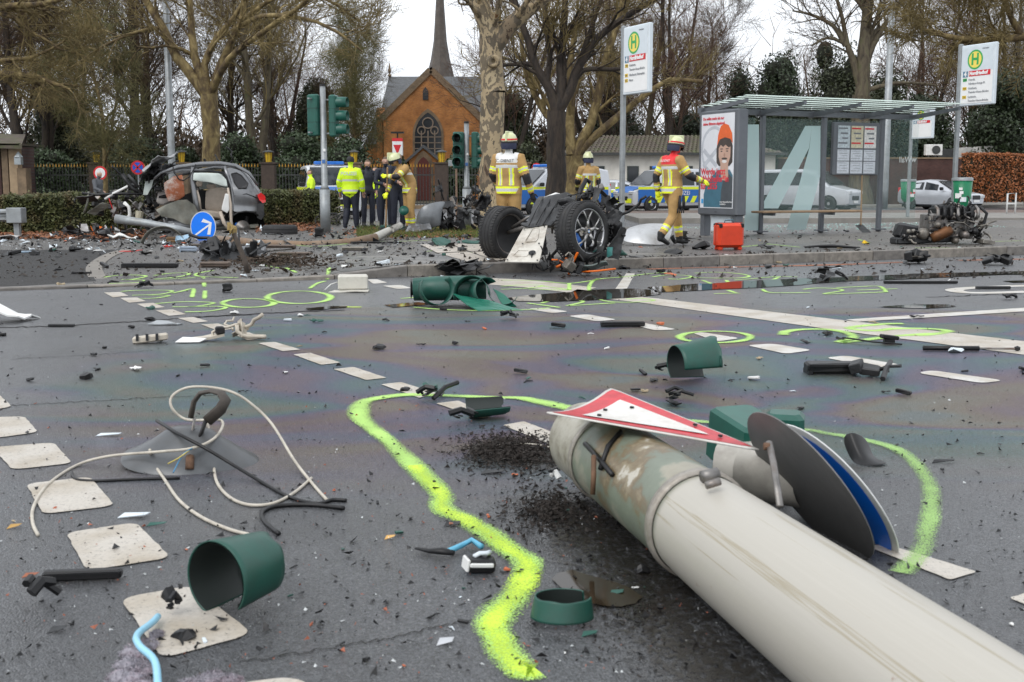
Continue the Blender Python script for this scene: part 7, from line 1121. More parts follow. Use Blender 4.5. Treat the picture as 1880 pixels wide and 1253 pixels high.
b = MB(); b.tube([E_(1725, 438, -.16), E_(1730, 412, -.17), E_(1742, 407, -.18), E_(1760, 408, -.16), E_(1775, 418, -.16)], .013, 6); b.obj('pale_pipe', M_CAST, en, True); b = MB(); b.tube([E_(1795, 420, -.1), E_(1815, 408, -.12), E_(1826, 405, -.12)], .02, 6); b.obj('torn_strut', M_CAST, en, True); b = MB(); b.box(E_(1812, 444, -.05), (.26, .2, .08), rotm(0, 8, 10), .01); b.obj('control_unit', M_CAST, en); b = MB(); b.tube([E_(1800, 380, .0), E_(1812, 392, -.04), E_(1806, 415, -.04), E_(1795, 430, -.05)], .028, 8); b.obj('coolant_hose', M_BLACK, en, True)
# ------------------------------------------------------------ heap around the trunk, bumper piece
hp_ = thing('wreckage_heap', 'heap of black car parts with grey bumper corner before the mottled trunk', 'car wreckage', (D(830, 340, 26.5).x, 26.5, PH)); sh_ = pxm(26.5)
def H_(px, py, y=0.): return Vector(((px - 830) / sh_, y, CH - PH + (HOR - py) / sh_))
rng = random.Random(61); clutter(hp_, rng, H_(835, 395, .3), (.62, .4, .45), 60, BLKS + [('plate', M_BLACK), ('cyl', M_DKGREY)], .01, .17); clutter(hp_, rng, H_(868, 372, .3), (.25, .3, .3), 18, BLKS, .2, .15); clutter(hp_, rng, H_(805, 350, .3), (.06, .1, .16), 5, [('rod', M_BLACK), ('plate', M_BLACK)], .2, .13)
smooth_panel('bumper_corner', [[(766, 398, -.1), (772, 380, -.25), (790, 372, -.2), (820, 368, -.1)], [(764, 412, -.12), (776, 396, -.32), (796, 384, -.28), (818, 374, -.15)], [(766, 422, -.1), (782, 410, -.3), (800, 396, -.3), (812, 384, -.2)], [(770, 424, -.1), (790, 420, -.25), (806, 412, -.25), (809, 418, -.2)]], mat('bumper_grey', (.15, .16, .17), .35, .3, var=.12, coat=.3, dirt=(.06, .06, .06)), hp_, H_)
b = MB(); b.plate([H_(752, 412, -.3), H_(790, 410, -.3), H_(796, 420, -.6), H_(748, 424, -.6)], .02, 6, 4, .05, 2); b.obj('torn_panel', M_GPAINT, hp_); b = MB(); b.lathe([(0, .03), (.11, .02), (.1, -.04), (0, -.05)], 16, Matrix.Translation(H_(744, 386, -.3)) @ rotm(70, 20, 0).to_4x4()); b.obj('lamp_dome', M_GREEN, hp_, True)
bagd = thing('torn_black_panel', 'torn black plastic panel carried by the white-vested firefighter', 'plastic panel', D(880, 362, 19.3)); clutter(bagd, random.Random(3), (0, 0, -.05), (.18, .1, .12), 7, [('plate', M_BLACK)], size=.18)
# ------------------------------------------------------------ white cloth bundle, silver sheet, plank pieces
sm_ = thing('silver_wing_panel', 'bent silver sheet metal panel behind the walking firefighter', 'body panel', G(1190, 451, PH)); ss = pxm(sm_.location.y)
def S_(px, py, y=0.): return Vector(((px - 1190) / ss, y, (451 - py) / ss))
smooth_panel('panel_skin', [[(1140, 444, -.05), (1160, 446, -.2), (1190, 449, -.25), (1222, 450, -.2)], [(1143, 430, .05), (1165, 428, -.1), (1195, 432, -.15), (1232, 436, -.05)], [(1152, 420, .2), (1175, 414, .1), (1205, 412, .1), (1240, 416, .2)], [(1165, 418, .4), (1185, 412, .4), (1210, 411, .4), (1240, 414, .5)]], mat('bare_silver', (.5, .51, .52), .38, .5, var=.12, scale=4, dirt=(.2, .19, .18)), sm_, S_, .01)
clutter(sm_, random.Random(8), S_(1250, 440, .1), (.2, .2, .12), 8, [('plate', M_BLACK), ('plate', M_DKGREY)], .005, .14)
# ============================================================ FOREGROUND
# ------------------------------------------------------------ fallen mast with road signs
def mast_mat():
 m, t, b = newmat('mast_paint'); L = t.links.new; c = N(t, 'ShaderNodeTexCoord'); P = c.outputs['Object']
 mp = N(t, 'ShaderNodeMapping'); mp.inputs['Scale'].default_value = (24, 24, .16); L(P, mp.inputs[0]); n1 = N(t, 'ShaderNodeTexNoise'); n1.inputs['Scale'].default_value = 1.4; n1.inputs['Detail'].default_value = 7; n1.inputs['Roughness'].default_value = .6; L(mp.outputs[0], n1.inputs[0])
 r = ramp(t, [(.28, (.37, .345, .29)), (.36, (.43, .405, .355)), (.5, (.42, .395, .345)), (.58, (.435, .41, .36)), (.61, (.31, .27, .19)), (.65, (.43, .405, .355))]); L(n1.outputs['Fac'], r.inputs[0])
 n2 = N(t, 'ShaderNodeTexNoise'); n2.inputs['Scale'].default_value = 9; n2.inputs['Detail'].default_value = 8; n2.inputs['Roughness'].default_value = .72; L(P, n2.inputs[0])
 sx = N(t, 'ShaderNodeSeparateXYZ'); L(P, sx.inputs[0]); hd = N(t, 'ShaderNodeMapRange', interpolation_type='SMOOTHSTEP'); hd.inputs['From Min'].default_value = .0; hd.inputs['From Max'].default_value = .06; hd.inputs['To Min'].default_value = 1; hd.inputs['To Max'].default_value = 0; L(sx.outputs['Z'], hd.inputs[0])
 n3 = N(t, 'ShaderNodeTexNoise'); n3.inputs['Scale'].default_value = 3.4; n3.inputs['Detail'].default_value = 6; n3.inputs['Roughness'].default_value = .62; n3.inputs['Distortion'].default_value = .15; L(P, n3.inputs[0])
 r3 = ramp(t, [(.3, (.24, .22, .17)), (.42, (.3, .28, .22)), (.5, (.17, .195, .15)), (.58, (.15, .17, .13)), (.63, (.15, .11, .06)), (.68, (.24, .2, .13)), (.71, (.46, .43, .37))]); L(n3.outputs['Fac'], r3.inputs[0])
 m1 = N(t, 'ShaderNodeMix', data_type='RGBA'); L(hd.outputs[0], m1.inputs['Factor']); L(r.outputs[0], m1.inputs['A']); L(r3.outputs[0], m1.inputs['B'])
 he = N(t, 'ShaderNodeMapRange', interpolation_type='SMOOTHSTEP'); he.inputs['From Min'].default_value = -.74 * MLEN; he.inputs['From Max'].default_value = -.7 * MLEN; he.inputs['To Min'].default_value = 1; he.inputs['To Max'].default_value = 0; L(sx.outputs['Z'], he.inputs[0]); re_ = ramp(t, [(.35, (.2, .175, .13)), (.5, (.36, .34, .28)), (.65, (.42, .4, .35))]); L(n2.outputs['Fac'], re_.inputs[0]); m0 = N(t, 'ShaderNodeMix', data_type='RGBA'); L(he.outputs[0], m0.inputs['Factor']); L(m1.outputs['Result'], m0.inputs['A']); L(re_.outputs[0], m0.inputs['B']); m1 = m0
 ru = N(t, 'ShaderNodeMapRange'); ru.inputs['From Min'].default_value = .66; ru.inputs['From Max'].default_value = .74; L(n2.outputs['Fac'], ru.inputs[0]); m2 = N(t, 'ShaderNodeMix', data_type='RGBA'); m2.inputs['B'].default_value = (.2, .075, .025, 1); L(ru.outputs[0], m2.inputs['Factor']); L(m1.outputs['Result'], m2.inputs['A']); L(m2.outputs['Result'], b.inputs['Base Color'])
 b.inputs['Roughness'].default_value = .42; bu = N(t, 'ShaderNodeBump'); bu.inputs['Strength'].default_value = .25; bu.inputs['Distance'].default_value = .004; L(n2.outputs['Fac'], bu.inputs['Height']); L(bu.outputs[0], b.inputs['Normal']); return m
PA, PB = D(1074, 806, 4.55), D(1283, 962, 3.48); MLEN = (PB - PA).length; M_MAST = mast_mat()
axv = (PB - PA).normalized(); Lm = (PB - PA).length; PC = PB + axv * 3.2
fm = thing('fallen_lamp_mast', 'fallen pale metal mast with rusty band crossing the lower right foreground', 'fallen mast', PB); q = axv.to_track_quat('Z', 'Y').to_matrix(); RM = .162
def ml(name, prof, m, parent=fm, n=40, **k): b = MB(); b.lathe(prof, n); o = b.obj(name, m, parent, True, **k); o.matrix_local = q.to_4x4(); return o
ml('shaft', [(RM * .98, .02), (RM, .1), (RM * 1.08, 1.2), (RM * 1.16, 3.2)], M_MAST); ml('mast_head', [(RM * .72, -Lm - .02), (RM * .9, -Lm - .01), (RM * .96, -Lm + .03), (RM * .97, -Lm * .5), (RM * .99, .0), (RM * .99, .02)], M_MAST); ml('torn_rim', [(RM * .9, -Lm - .01), (RM * .5, -Lm + .04), (0, -Lm + .05)], mat('dark_inside', (.03, .025, .02), .9))
ml('clamp_band', [(RM * 1.0, -.02), (RM * 1.06, -.018), (RM * 1.06, .018), (RM * 1.0, .02)], mat('clamp_steel', (.36, .33, .29), .5, .4, var=.3, scale=12, dirt=(.12, .09, .06))); ml('clamp_band', [(RM * .985, -Lm * .72 - .012), (RM * 1.03, -Lm * .72 - .011), (RM * 1.03, -Lm * .72 + .011), (RM * .985, -Lm * .72 + .012)], mat('clamp_steel', (0, 0, 0)))
def P_(px, py, off=.006):
 d = ray(px, py).normalized(); o = Vector((0, 0, CH)) - PB; a_ = d - axv * d.dot(axv); b_ = o - axv * o.dot(axv); A2, B2, C2 = a_.dot(a_), 2 * a_.dot(b_), b_.dot(b_) - (RM + off) ** 2; k = B2 * B2 - 4 * A2 * C2; t_ = (-B2 - math.sqrt(max(0, k))) / (2 * A2); return o + d * t_
for pts, r, m, nm in (([(1090, 838, .03), (1090, 872, .03), (1088, 908, .03)], .009, mat('bolt_rust', (.13, .07, .04), .8, var=.4, scale=30), 'clamp_bolt'), ([(1074, 815), (1096, 838), (1124, 872)], .009, M_BLACK, 'cable_tie'), ([(1140, 792), (1116, 820), (1102, 862)], .009, M_BLACK, 'cable_tie'), ([(1290, 876, .02), (1316, 870, .02)], .02, M_STEEL, 'clamp_screw'), ([(1296, 892, .03), (1322, 884, .03)], .012, M_STEEL, 'clamp_nut')):
 b = MB(); b.tube([P_(*p) for p in pts], r, 8); b.obj(nm, m, fm, True)
# bent red-rimmed triangle lying over the mast head (give-way shape)
tr = thing('triangle_sign', 'bent red and white triangular road sign lying on the fallen mast head', 'road sign', D(1200, 800, 4.2)); to = Vector(tr.location)
T0, T1, T2 = D(998, 757, 4.02) - to, D(1120, 712, 4.5) - to, D(1402, 829, 3.8) - to
def tri_pt(a, b_, c, off=0.):
 p = T0 * a + T1 * b_ + T2 * c; n_ = (T1 - T0).cross(T2 - T0).normalized(); n_ = n_ if n_.z > 0 else -n_; bend = -.13 * a * b_; return p + n_ * (bend + off)
def tri_sheet(k, off, m, nm, th=.0, round_=.0):
 g = (1 - k) / 3; n = 14; vs = []; idx = {}
 for i in range(n + 1):
  for j in range(n + 1 - i):
   a, b_ = i / n, j / n; c = 1 - a - b_; mx_ = max(a, b_, c)
   if round_ and mx_ > 1 - round_:
    f = (1 - round_ * .55 - (mx_ - 1 + round_) * 0) ; sc_ = (mx_ - (1 - round_)) * .45; a, b_, c = [x - sc_ if x == mx_ else x + sc_ / 2 for x in (a, b_, c)]
   idx[i, j] = len(vs); vs.append(tri_pt(g + k * a, g + k * b_, g + k * c, off))
 fs = []
 for i in range(n):
  for j in range(n - i):
   fs.append((idx[i, j], idx[i + 1, j], idx[i, j + 1]))
   if i + j < n - 1: fs.append((idx[i + 1, j], idx[i + 1, j + 1], idx[i, j + 1]))
 b = MB(); b.add(vs, fs); o = b.obj(nm, m, tr, True)
 if th: md = o.modifiers.new('s', 'SOLIDIFY'); md.thickness = th; md.offset = 0
 return o
M_SRED = mat('sheeting_red', (.5, .02, .03), .4, var=.25, scale=22, bump=.0015, bscale=60); M_SWH = mat('sheeting_white', (.66, .64, .6), .45, var=.1, scale=14, dirt=(.4, .36, .3), dirt_amt=.5)
tri_sheet(1.0, 0, M_SWH, 'plate', .006, .05); tri_sheet(.94, .005, M_SRED, 'red_border', 0, .045); tri_sheet(.6, .0085, M_SWH, 'white_field', 0, .03)
for a, b_, c in ((.42, .42, .16), (.2, .55, .25), (.6, .2, .2), (.1, .12, .78), (.08, .3, .62)): b = MB(); n_ = (tri_pt(a, b_, c, .1) - tri_pt(a, b_, c, 0)); M = Matrix.Translation(tri_pt(a, b_, c, .009)) @ n_.to_track_quat('Z', 'Y').to_matrix().to_4x4(); b.lathe([(.008, 0), (.008, .006), (0, .007)], 6, M); b.obj('rivet', M_BLACK, tr)
# two round plates back to back: grey reverse in front, blue one behind
def disc_sign(px, py, Y, r, nrm, name, label, mats_, tilt=0.):
 c = D(px, py, Y); rt = thing(name, label, 'road sign', c); M = Vector(nrm).normalized().to_track_quat('Z', 'Y').to_matrix().to_4x4(); b = MB(); b.lathe([(0, .004), (r * .985, .004), (r, .002), (r, -.002), (r * .985, -.004), (0, -.004)], 48, M); b.obj('plate', mats_[0], rt, True); autosmooth(rt.children[0], 50)
 if len(mats_) > 1: b = MB(); b.lathe([(0, .0065), (r * .91, .0065)], 48, M); b.obj('blue_field', mats_[1], rt)
 return rt, M
M_BACK = mat('sign_back', (.15, .148, .145), .55, .3, var=.15, scale=8, dirt=(.12, .11, .1), dirt_amt=.3); M_SB = mat('sheeting_blue', (.0, .19, .88), .35, var=.06); M_RIMW = mat('sheeting_rim', (.6, .61, .6), .4, var=.08)
ds, M = disc_sign(1484, 892, 3.8, .3, (-.8, -.25, -.54), 'round_sign', 'dark grey reverse of a round road sign leaning on the mast', [M_BACK])
b = MB(); c = D(1484, 892, 3.8); b.tube([D(1412, 812, 3.6) - c, D(1420, 850, 3.5) - c, D(1432, 930, 3.3) - c], .011, 8, flat=.6); b.obj('mount_bar', M_STEEL, ds, True); b = MB(); b.tube([D(1402, 820, 3.58) - c, D(1413, 820, 3.58) - c], .012, 8); b.obj('mount_bolt', mat('bolt_rust', (0, 0, 0)), ds)
disc_sign(1528, 909, 3.92, .3, (-.79, -.28, -.54), 'round_sign', 'blue round road sign with pale rim behind the grey plate on the mast', [M_RIMW, M_SB])
# broken green signal housing behind the mast
gh_ = thing('signal_housing', 'broken green traffic signal housing behind the triangular sign', 'signal part', G(1385, 870)); yo = Vector(gh_.location)
b = MB(); b.box(D(1370, 812, 4.62) - yo, (.2, .3, .22), rotm(8, 0, 20), .015); b.obj('housing', M_GREEN, gh_); b = MB(); b.box(D(1368, 772, 4.75) - yo, (.08, .1, .06), rotm(0, 10, 20), .01); b.obj('hinge_block', M_GREEN, gh_); b = MB(); b.box(D(1440, 800, 4.8) - yo, (.16, .16, .2), rotm(0, 0, -15), .02); b.obj('housing', M_GREEN, gh_); b = MB(); b.lathe([(.13, 0), (.12, .2), (.1, .26)], 20, Matrix.Translation(D(1330, 870, 4.5) - yo) @ rotm(80, 10, 60).to_4x4()); b.obj('pale_cone', mat('pale_cone', (.4, .38, .34), .6, var=.2, dirt=(.15, .12, .1)), gh_, True); b = MB(); b.lathe([(.1, -.12), (.115, .12)], 20, Matrix.Translation(D(1425, 870, 4.1) - yo) @ rotm(85, 0, 50).to_4x4()); b.obj('pale_tube', mat('pale_cone', (0, 0, 0)), gh_, True)
# ------------------------------------------------------------ signal visors scattered on the road
M_VIS = mat('visor_green', (.01, .075, .055), .45, var=.2, scale=7, dirt=(.03, .05, .04), dirt_amt=.5); M_VIN = mat('visor_inside', (.012, .018, .016), .6)
def visor(px, py, ln, r0, r1, ax_dir, roll, label, a0=-20, a1=285, z0=0., cut=0.):
 g = G(px, py); rt = thing('signal_visor', label, 'signal visor', g); a = Vector(ax_dir).normalized(); xd = Vector((0, 0, -1)) - a * (-a.z); xd = xd.normalized() if abs(a.z) < .9 else Vector((1, 0, 0)); yd = a.cross(xd).normalized(); M = Matrix((xd, yd, a)).transposed().to_4x4() @ Matrix.Rotation(R(roll), 4, 'Z'); b = MB(); n = 40; rows = 10; vs = []; fs = []
 for i in range(rows + 1):
  t = i / rows
  for j in range(n + 1):
   w_ = j / n; th = R(a0 + (a1 - a0) * w_); edge = (1 - cut * (abs(w_ - .5) * 2) ** 2.2) * (1 - .16 * max(0, noise.noise(Vector((w_ * 7, px * .01, 2)))) * (w_ > .03)) if i == rows else 1; r = r0 + (r1 - r0) * t; vs.append(Vector((r * math.cos(th), r * math.sin(th), ln * t * edge)))
 fs = [(i * (n + 1) + j, i * (n + 1) + j + 1, (i + 1) * (n + 1) + j + 1, (i + 1) * (n + 1) + j) for i in range(rows) for j in range(n)]; b.add([M @ v for v in vs], fs); mz = min(v[2] for v in b.v); b.v = [(x, y, z - mz + .003) for x, y, z in b.v]; o = b.obj('shell', [M_VIS, M_VIN], rt, True); md = o.modifiers.new('s', 'SOLIDIFY'); md.thickness = .004; md.offset = 1; md.material_offset = 0; ib = MB(); ib.add([M @ (Vector((v.x, v.y, 0)) * (1 - .004 / max(.02, Vector((v.x, v.y, 0)).length)) + Vector((0, 0, v.z))) for v in vs], fs); ib.v = [(x, y, z - mz + .003) for x, y, z in ib.v]; ib.obj('inner_face', M_VIN, rt, True); return rt
visor(398, 1130, .2, .108, .088, (.52, .85, -.02), -20, 'large green signal visor tube with dark opening in the left foreground', 42, 330, cut=.25); visor(1240, 702, .27, .115, .15, (.93, .33, .05), -22, 'dark green signal visor lying alone on the oily road', 60, 300, cut=.1)
visor(1032, 1140, .06, .085, .075, (.05, .1, 1), 20, 'shallow broken green visor ring near the muddy puddle', 20, 330); visor(862, 768, .2, .1, .085, (.96, .25, .0), 12, 'half green-grey visor scoop near the red triangle', -75, 70)
# cluster of torn green housings in the middle
gc = thing('torn_signal_body', 'long torn green traffic signal body with curled visors on the road', 'signal part', G(850, 562)); go = Vector(gc.location); Yg = go.y; sg_ = pxm(Yg)
def C_(px, py, y=0.): return Vector(((px - 850) / sg_, y, max(.004, (562 - py) / sg_ - y * .0)))
b = MB(); b.tube([C_(757, 534, .15), C_(800, 532, .15), C_(850, 531, .15), C_(892, 530, .15)], [.115, .125, .125, .12], 14, flat=1.); b.obj('back_shell', M_VIS, gc, True); b = MB(); b.lathe([(0, 0), (.06, 0), (.06, -.01), (.1, -.02)], 12, Matrix.Translation(C_(756, 534, .15)) @ rotm(0, 90, 0).to_4x4()); b.obj('end_cap', M_DKGREY, gc)
for (cx_, cy_, r, ang, a0, a1) in ((800, 545, .16, 20, 150, 400), (868, 540, .17, -10, 0, 200), (888, 538, .13, 30, 40, 260), (925, 556, .15, 0, 180, 330)):
 b = MB(); b.lathe([(r, -.07), (r * 1.06, .09)], 24, Matrix.Translation(C_(cx_, cy_, -.05)) @ rotm(78, 0, ang).to_4x4(), a0=R(a0), a1=R(a1)); mz = min(v[2] for v in b.v); b.v = [(x, y, z + max(0, .004 - mz)) for x, y, z in b.v]; o = b.obj('curled_visor', M_VIS, gc, True); md = o.modifiers.new('s', 'SOLIDIFY'); md.thickness = .006
b = MB(); b.plate([C_(832, 540, -.1) , C_(880, 548, -.15), C_(965, 562, -.45), C_(880, 566, -.5)], .008, 8, 5, .03, 4); b.obj('door_panel', mat('bright_green', (.012, .13, .085), .35, var=.15), gc); b = MB(); b.plate([C_(905, 534, .1), C_(925, 540, .05), C_(948, 562, -.1), C_(925, 560, -.1)], .008, 6, 4, .03, 9); b.obj('door_panel', mat('bright_green', (0, 0, 0)), gc)
cb = thing('white_box', 'off-white plastic box with open lid flap lying on the road', 'box', G(645, 536)); b = MB(); b.box((0, .15, .1), (.34, .26, .16), rotm(0, 0, 8), .015); b.obj('case', mat('box_white', (.55, .53, .47), .55, var=.1, dirt=(.3, .27, .22)), cb); b = MB(); b.plate([(-.24, -.12, .012), (.2, -.13, .012), (.2, .04, .02), (-.2, .04, .02)], .01, 6, 4, .012, 2); b.obj('lid', mat('box_white', (0, 0, 0)), cb); b = MB(); b.tube([(-.17, .1, .1), (-.24, .05, .08), (-.3, 0, .02)], .006, 6); b.obj('wire', M_ASH, cb, True)
# ------------------------------------------------------------ the fallen dome lamp with cables
dl = thing('dome_lamp', 'fallen grey dome street lamp reflector with bracket on the wet road', 'street lamp', G(322, 872)); do = Vector(dl.location); Ydl = do.y
def Dl(px, py, dY=0.): return D(px, py, Ydl + dY) - do
M_DOME = mat('dome_grey', (.1, .105, .11), .38, .4, var=.2, scale=8, dirt=(.1, .095, .09)); b = MB(); rD = 132 / pxm(Ydl); b.lathe([(rD, .012), (rD * .985, .02), (rD * .8, .05), (rD * .55, .1), (rD * .33, .15), (rD * .2, .165), (0, .17)], 40, Matrix.Translation((0, .22, 0)) @ Matrix.Rotation(R(5), 4, 'X') @ Matrix.Rotation(R(4), 4, 'Y') @ Matrix.Diagonal((1, .8, 1, 1))); b.jitter(.012, 4, 1); b.obj('reflector', M_DOME, dl, True)
for pts, r, m, nm, fl in (([(346, 862, .1), (350, 840, .15), (353, 800, .18), (357, 768, .18)], .016, M_STEEL, 'stem_plate', .35), ([(360, 822, .16), (368, 800, .16), (378, 772, .16)], .022, M_BLACK, 'bracket', .4), ([(350, 768, .18), (356, 738, .2), (368, 722, .2), (388, 718, .2), (406, 722, .18), (414, 735, .16), (405, 752, .16), (380, 774, .16)], .026, mat('strap_brown', (.06, .05, .042), .6, var=.3, scale=20), 'strap', .4)):
 b = MB(); b.tube([Dl(*p) for p in pts], r, 8, flat=fl, up=(1, 0, 0)); b.obj(nm, m, dl, True)
b = MB(); b.tube([Dl(348, 862, .02), Dl(349, 838, .06)], .018, 8); b.obj('rusty_bolt', mat('bolt_rust', (0, 0, 0)), dl, True)
M_CABW = mat('cable_white', (.5, .46, .39), .6, var=.2, scale=20, dirt=(.25, .21, .17))
def cable(name, label, pts, r, m, cat='cable'):
 P = []
 for x, y, h in pts: P.append(G(x, y, max(h, r)))
 Q = []; n = len(P)
 for i in range(n - 1):
  a, b_, c_, d_ = P[max(0, i - 1)], P[i], P[i + 1], P[min(n - 1, i + 2)]
  for s2 in range(5): t = s2 / 5; Q.append(.5 * ((2 * b_) + (c_ - a) * t + (2 * a - 5 * b_ + 4 * c_ - d_) * t * t + (3 * b_ - a - 3 * c_ + d_) * t ** 3))
 Q.append(P[-1]); o0 = Q[0].copy(); b = MB(); b.tube([v - o0 for v in Q], r, 8); return b.obj(name, m, None, True, label=label, cat=cat, loc=o0)
def ht(py0, py, Yd=Ydl): return max(0, (py0 - py) / pxm(Yd))
cable('white_cable', 'long off-white cable looping high over the dome lamp bracket', [(600, 918, 0), (575, 890, 0), (540, 845, .03), (500, 780, .12), (465, 745, .2), (430, 722, .26), (390, 712, .28), (345, 712, .28), (316, 728, .25), (316, 750, .2), (340, 770, .15), (378, 772, .17), (405, 772, .16), (408, 785, .14), (390, 808, .12), (350, 824, .1), (290, 830, .09), (200, 838, .04), (140, 855, .0), (88, 890, 0), (62, 930, 0), (60, 960, 0), (70, 983, 0)], .0065, M_CABW)
cable('white_cable', 'off-white cable curving down from the dome lamp to the white block', [(275, 826, .09), (282, 850, .03), (305, 885, 0), (330, 920, 0), (370, 950, 0), (420, 972, 0), (458, 982, 0)], .0065, M_CABW)
cable('white_cable', 'off-white cable sagging right of the dome lamp with frayed wire end', [(380, 775, .17), (388, 810, .1), (392, 850, .02), (398, 885, 0), (420, 912, 0), (455, 927, 0), (500, 925, 0), (540, 905, 0), (572, 878, .0)], .0065, M_CABW)
cable('black_cable', 'stiff black cable running across the dome lamp to lower right', [(288, 773, .16), (330, 798, .15), (380, 825, .1), (430, 855, .04), (480, 885, 0), (530, 912, 0), (580, 925, 0), (610, 918, 0), (636, 919, 0)], .0075, M_BLACK)
cable('black_cable', 'black cable lying under the left edge of the dome lamp', [(132, 868, 0), (140, 880, 0), (180, 883, 0), (250, 880, 0), (330, 878, 0)], .006, M_BLACK); cable('black_cable', 'thick black cable piece bent below the white cable end', [(632, 933, 0), (570, 927, 0), (510, 929, 0), (482, 940, 0), (486, 958, 0), (512, 980, 0)], .008, M_BLACK); cable('thin_wire', 'thin blue wire on the dome lamp', [(356, 822, .1), (336, 835, .1), (318, 868, .06)], .003, mat('wire_blue', (.05, .2, .35), .5), 'wire'); cable('thin_wire', 'thin yellow wire on the dome lamp', [(356, 820, .1), (330, 840, .1), (308, 852, .08)], .003, mat('wire_yellow', (.5, .4, .1), .5), 'wire')
cable('white_cable', 'thin pale cable curving out of the soil heap toward the mast head', [(905, 818, .02), (960, 815, .03), (1010, 822, .01), (1030, 840, 0), (1044, 870, 0)], .004, M_CABW)
# ------------------------------------------------------------ blue tubes, fluff, connectors
cable('blue_tube', 'light blue bent plastic tube at the lower left edge', [(290, 1132, .02), (280, 1143, .03), (252, 1166, .05), (256, 1186, .055), (284, 1214, .055), (290, 1262, .05)], .0095, mat('tube_lightblue', (.28, .56, .72), .4, var=.08), 'tube')
bt = thing('blue_tube', 'light blue bent tube with black connector near the spray loop', 'tube', G(830, 1022)); bo = Vector(bt.location); b = MB(); b.tube([G(824, 1012, .02) - bo, G(845, 1003, .02) - bo, G(866, 992, .02) - bo, G(884, 1004, .02) - bo], .01, 8); b.obj('tube', mat('tube_midblue', (.12, .42, .6), .4), bt, True); b = MB(); b.tube([G(763, 1007, .012) - bo, G(790, 1012, .015) - bo, G(812, 1012, .02) - bo, G(834, 1016, .015) - bo], [.006, .012, .018, .012], 8, flat=.7); b.obj('connector', M_BLACK, bt, True)
cn_ = thing('broken_connector', 'broken black and white electrical connector block beside the spray loop', 'connector', G(885, 1056), (0, 0, R(12))); b = MB(); b.box((0, .03, .025), (.09, .055, .045), rotm(6, 4, 0), .008); b.obj('black_body', M_BLACK, cn_); b = MB(); b.box((0, -.0, .03), (.075, .01, .014), rotm(0, 4, 0), .003); b.obj('white_edge', M_ASH, cn_); b = MB(); b.box((-.045, .03, .03), (.01, .06, .04), rotm(0, 10, 6), .003); b.obj('white_side', M_ASH, cn_); b = MB(); b.tube([(-.02, .03, .05), (.0, .04, .056), (.02, .03, .058), (.035, .05, .055)], .008, 6); b.obj('white_clip', M_PGREY, cn_, True)
M_FLUFF = mat('felt_fluff', (.27, .255, .285), .95, var=.5, scale=34, dirt=(.3, .14, .17), dirt_amt=.35)
def fluff(px, py, label, lumps, sz, seed):
 r_ = random.Random(seed); g = G(px, py); rt = thing('felt_scrap', label, 'felt', g); b = MB(); V, F = [], []; o = 0; cs = [(G(x, y, .01) - g, s2) for x, y, s2 in lumps]
 core = MB()
 for c, s2 in cs: core.lathe([(max(.001, math.sin(math.pi * i / 6)) * s2 * .9, -math.cos(math.pi * i / 6) * s2 * .35 + s2 * .3) for i in range(7)], 10, Matrix.Translation((c.x, c.y, 0)))
 core.jitter(.012, 30, seed); core.obj('wad', M_FLUFF, rt, True).__setitem__('kind', 'stuff')
 for _ in range(2600):
  c, s2 = r_.choice(cs); d = Vector((r_.gauss(0, 1), r_.gauss(0, 1), abs(r_.gauss(0, 1)))).normalized(); p = c + Vector((d.x * s2, d.y * s2, d.z * s2 * .5)) * r_.uniform(.8, 1.12); p.z = max(.003, p.z); a = Vector((r_.gauss(0, 1), r_.gauss(0, 1), r_.gauss(0, 1))).normalized() * r_.uniform(.004, .012); e = a.orthogonal().normalized() * .0016; V += [p - e, p + e, p + a + e * .3]; F.append((o, o + 1, o + 2)); o += 3
 b.add(V, F); f_ = b.obj('fibres', M_FLUFF, rt); f_['kind'] = 'stuff'
fluff(255, 1235, 'grey-lilac felt insulation wad under the light blue tube', [(288, 1165, .018), (272, 1185, .028), (250, 1200, .04), (240, 1225, .045), (265, 1230, .035), (232, 1250, .05), (225, 1275, .05), (258, 1262, .035)], 1, 3); fluff(385, 1258, 'second felt wad at the bottom edge right of the tube', [(350, 1262, .035), (390, 1252, .04), (420, 1256, .035), (375, 1275, .04)], 1, 4)
# ------------------------------------------------------------ individually visible fragments
def frag(name, label, cat, px, py, build, rz=0., group=None):
 rt = thing(name, label, cat, GG(px, py), (0, 0, R(rz)), group); build(rt); return rt
def bar_piece(ln, h, w_, m):
 def f(rt): b = MB(); b.box((0, 0, h * .6), (ln, w_, h), None, min(h, w_) * .2); b.jitter(h * .15, 20, ln); b.obj('bar', m, rt); b = MB(); b.box((-ln * .45, 0, h * .2), (ln * .08, w_ * 1.2, h * .4)); b.obj('tab', m, rt); b = MB(); b.box((0, -w_ * .52, h * .9), (ln * .96, w_ * .2, h * .22)); b.obj('lip', m, rt)
 return f
frag('trim_strip', 'black channel-shaped trim strip beside the left white blocks', 'trim', 152, 1066, bar_piece(.235, .03, .035, M_BLACK), 8)
def lump(m, s_, fl=.45, seed=1):
 def f(rt): b = MB(); b.lathe([(max(.001, math.sin(math.pi * i / 6)) * s_, (-math.cos(math.pi * i / 6) + 1) * s_ * fl) for i in range(7)], 10); b.jitter(s_ * .7, 1.2 / s_ * .8, seed); b.v = [(x, y, max(0, z)) for x, y, z in b.v]; b.obj('lump', m, rt, False)
 return f
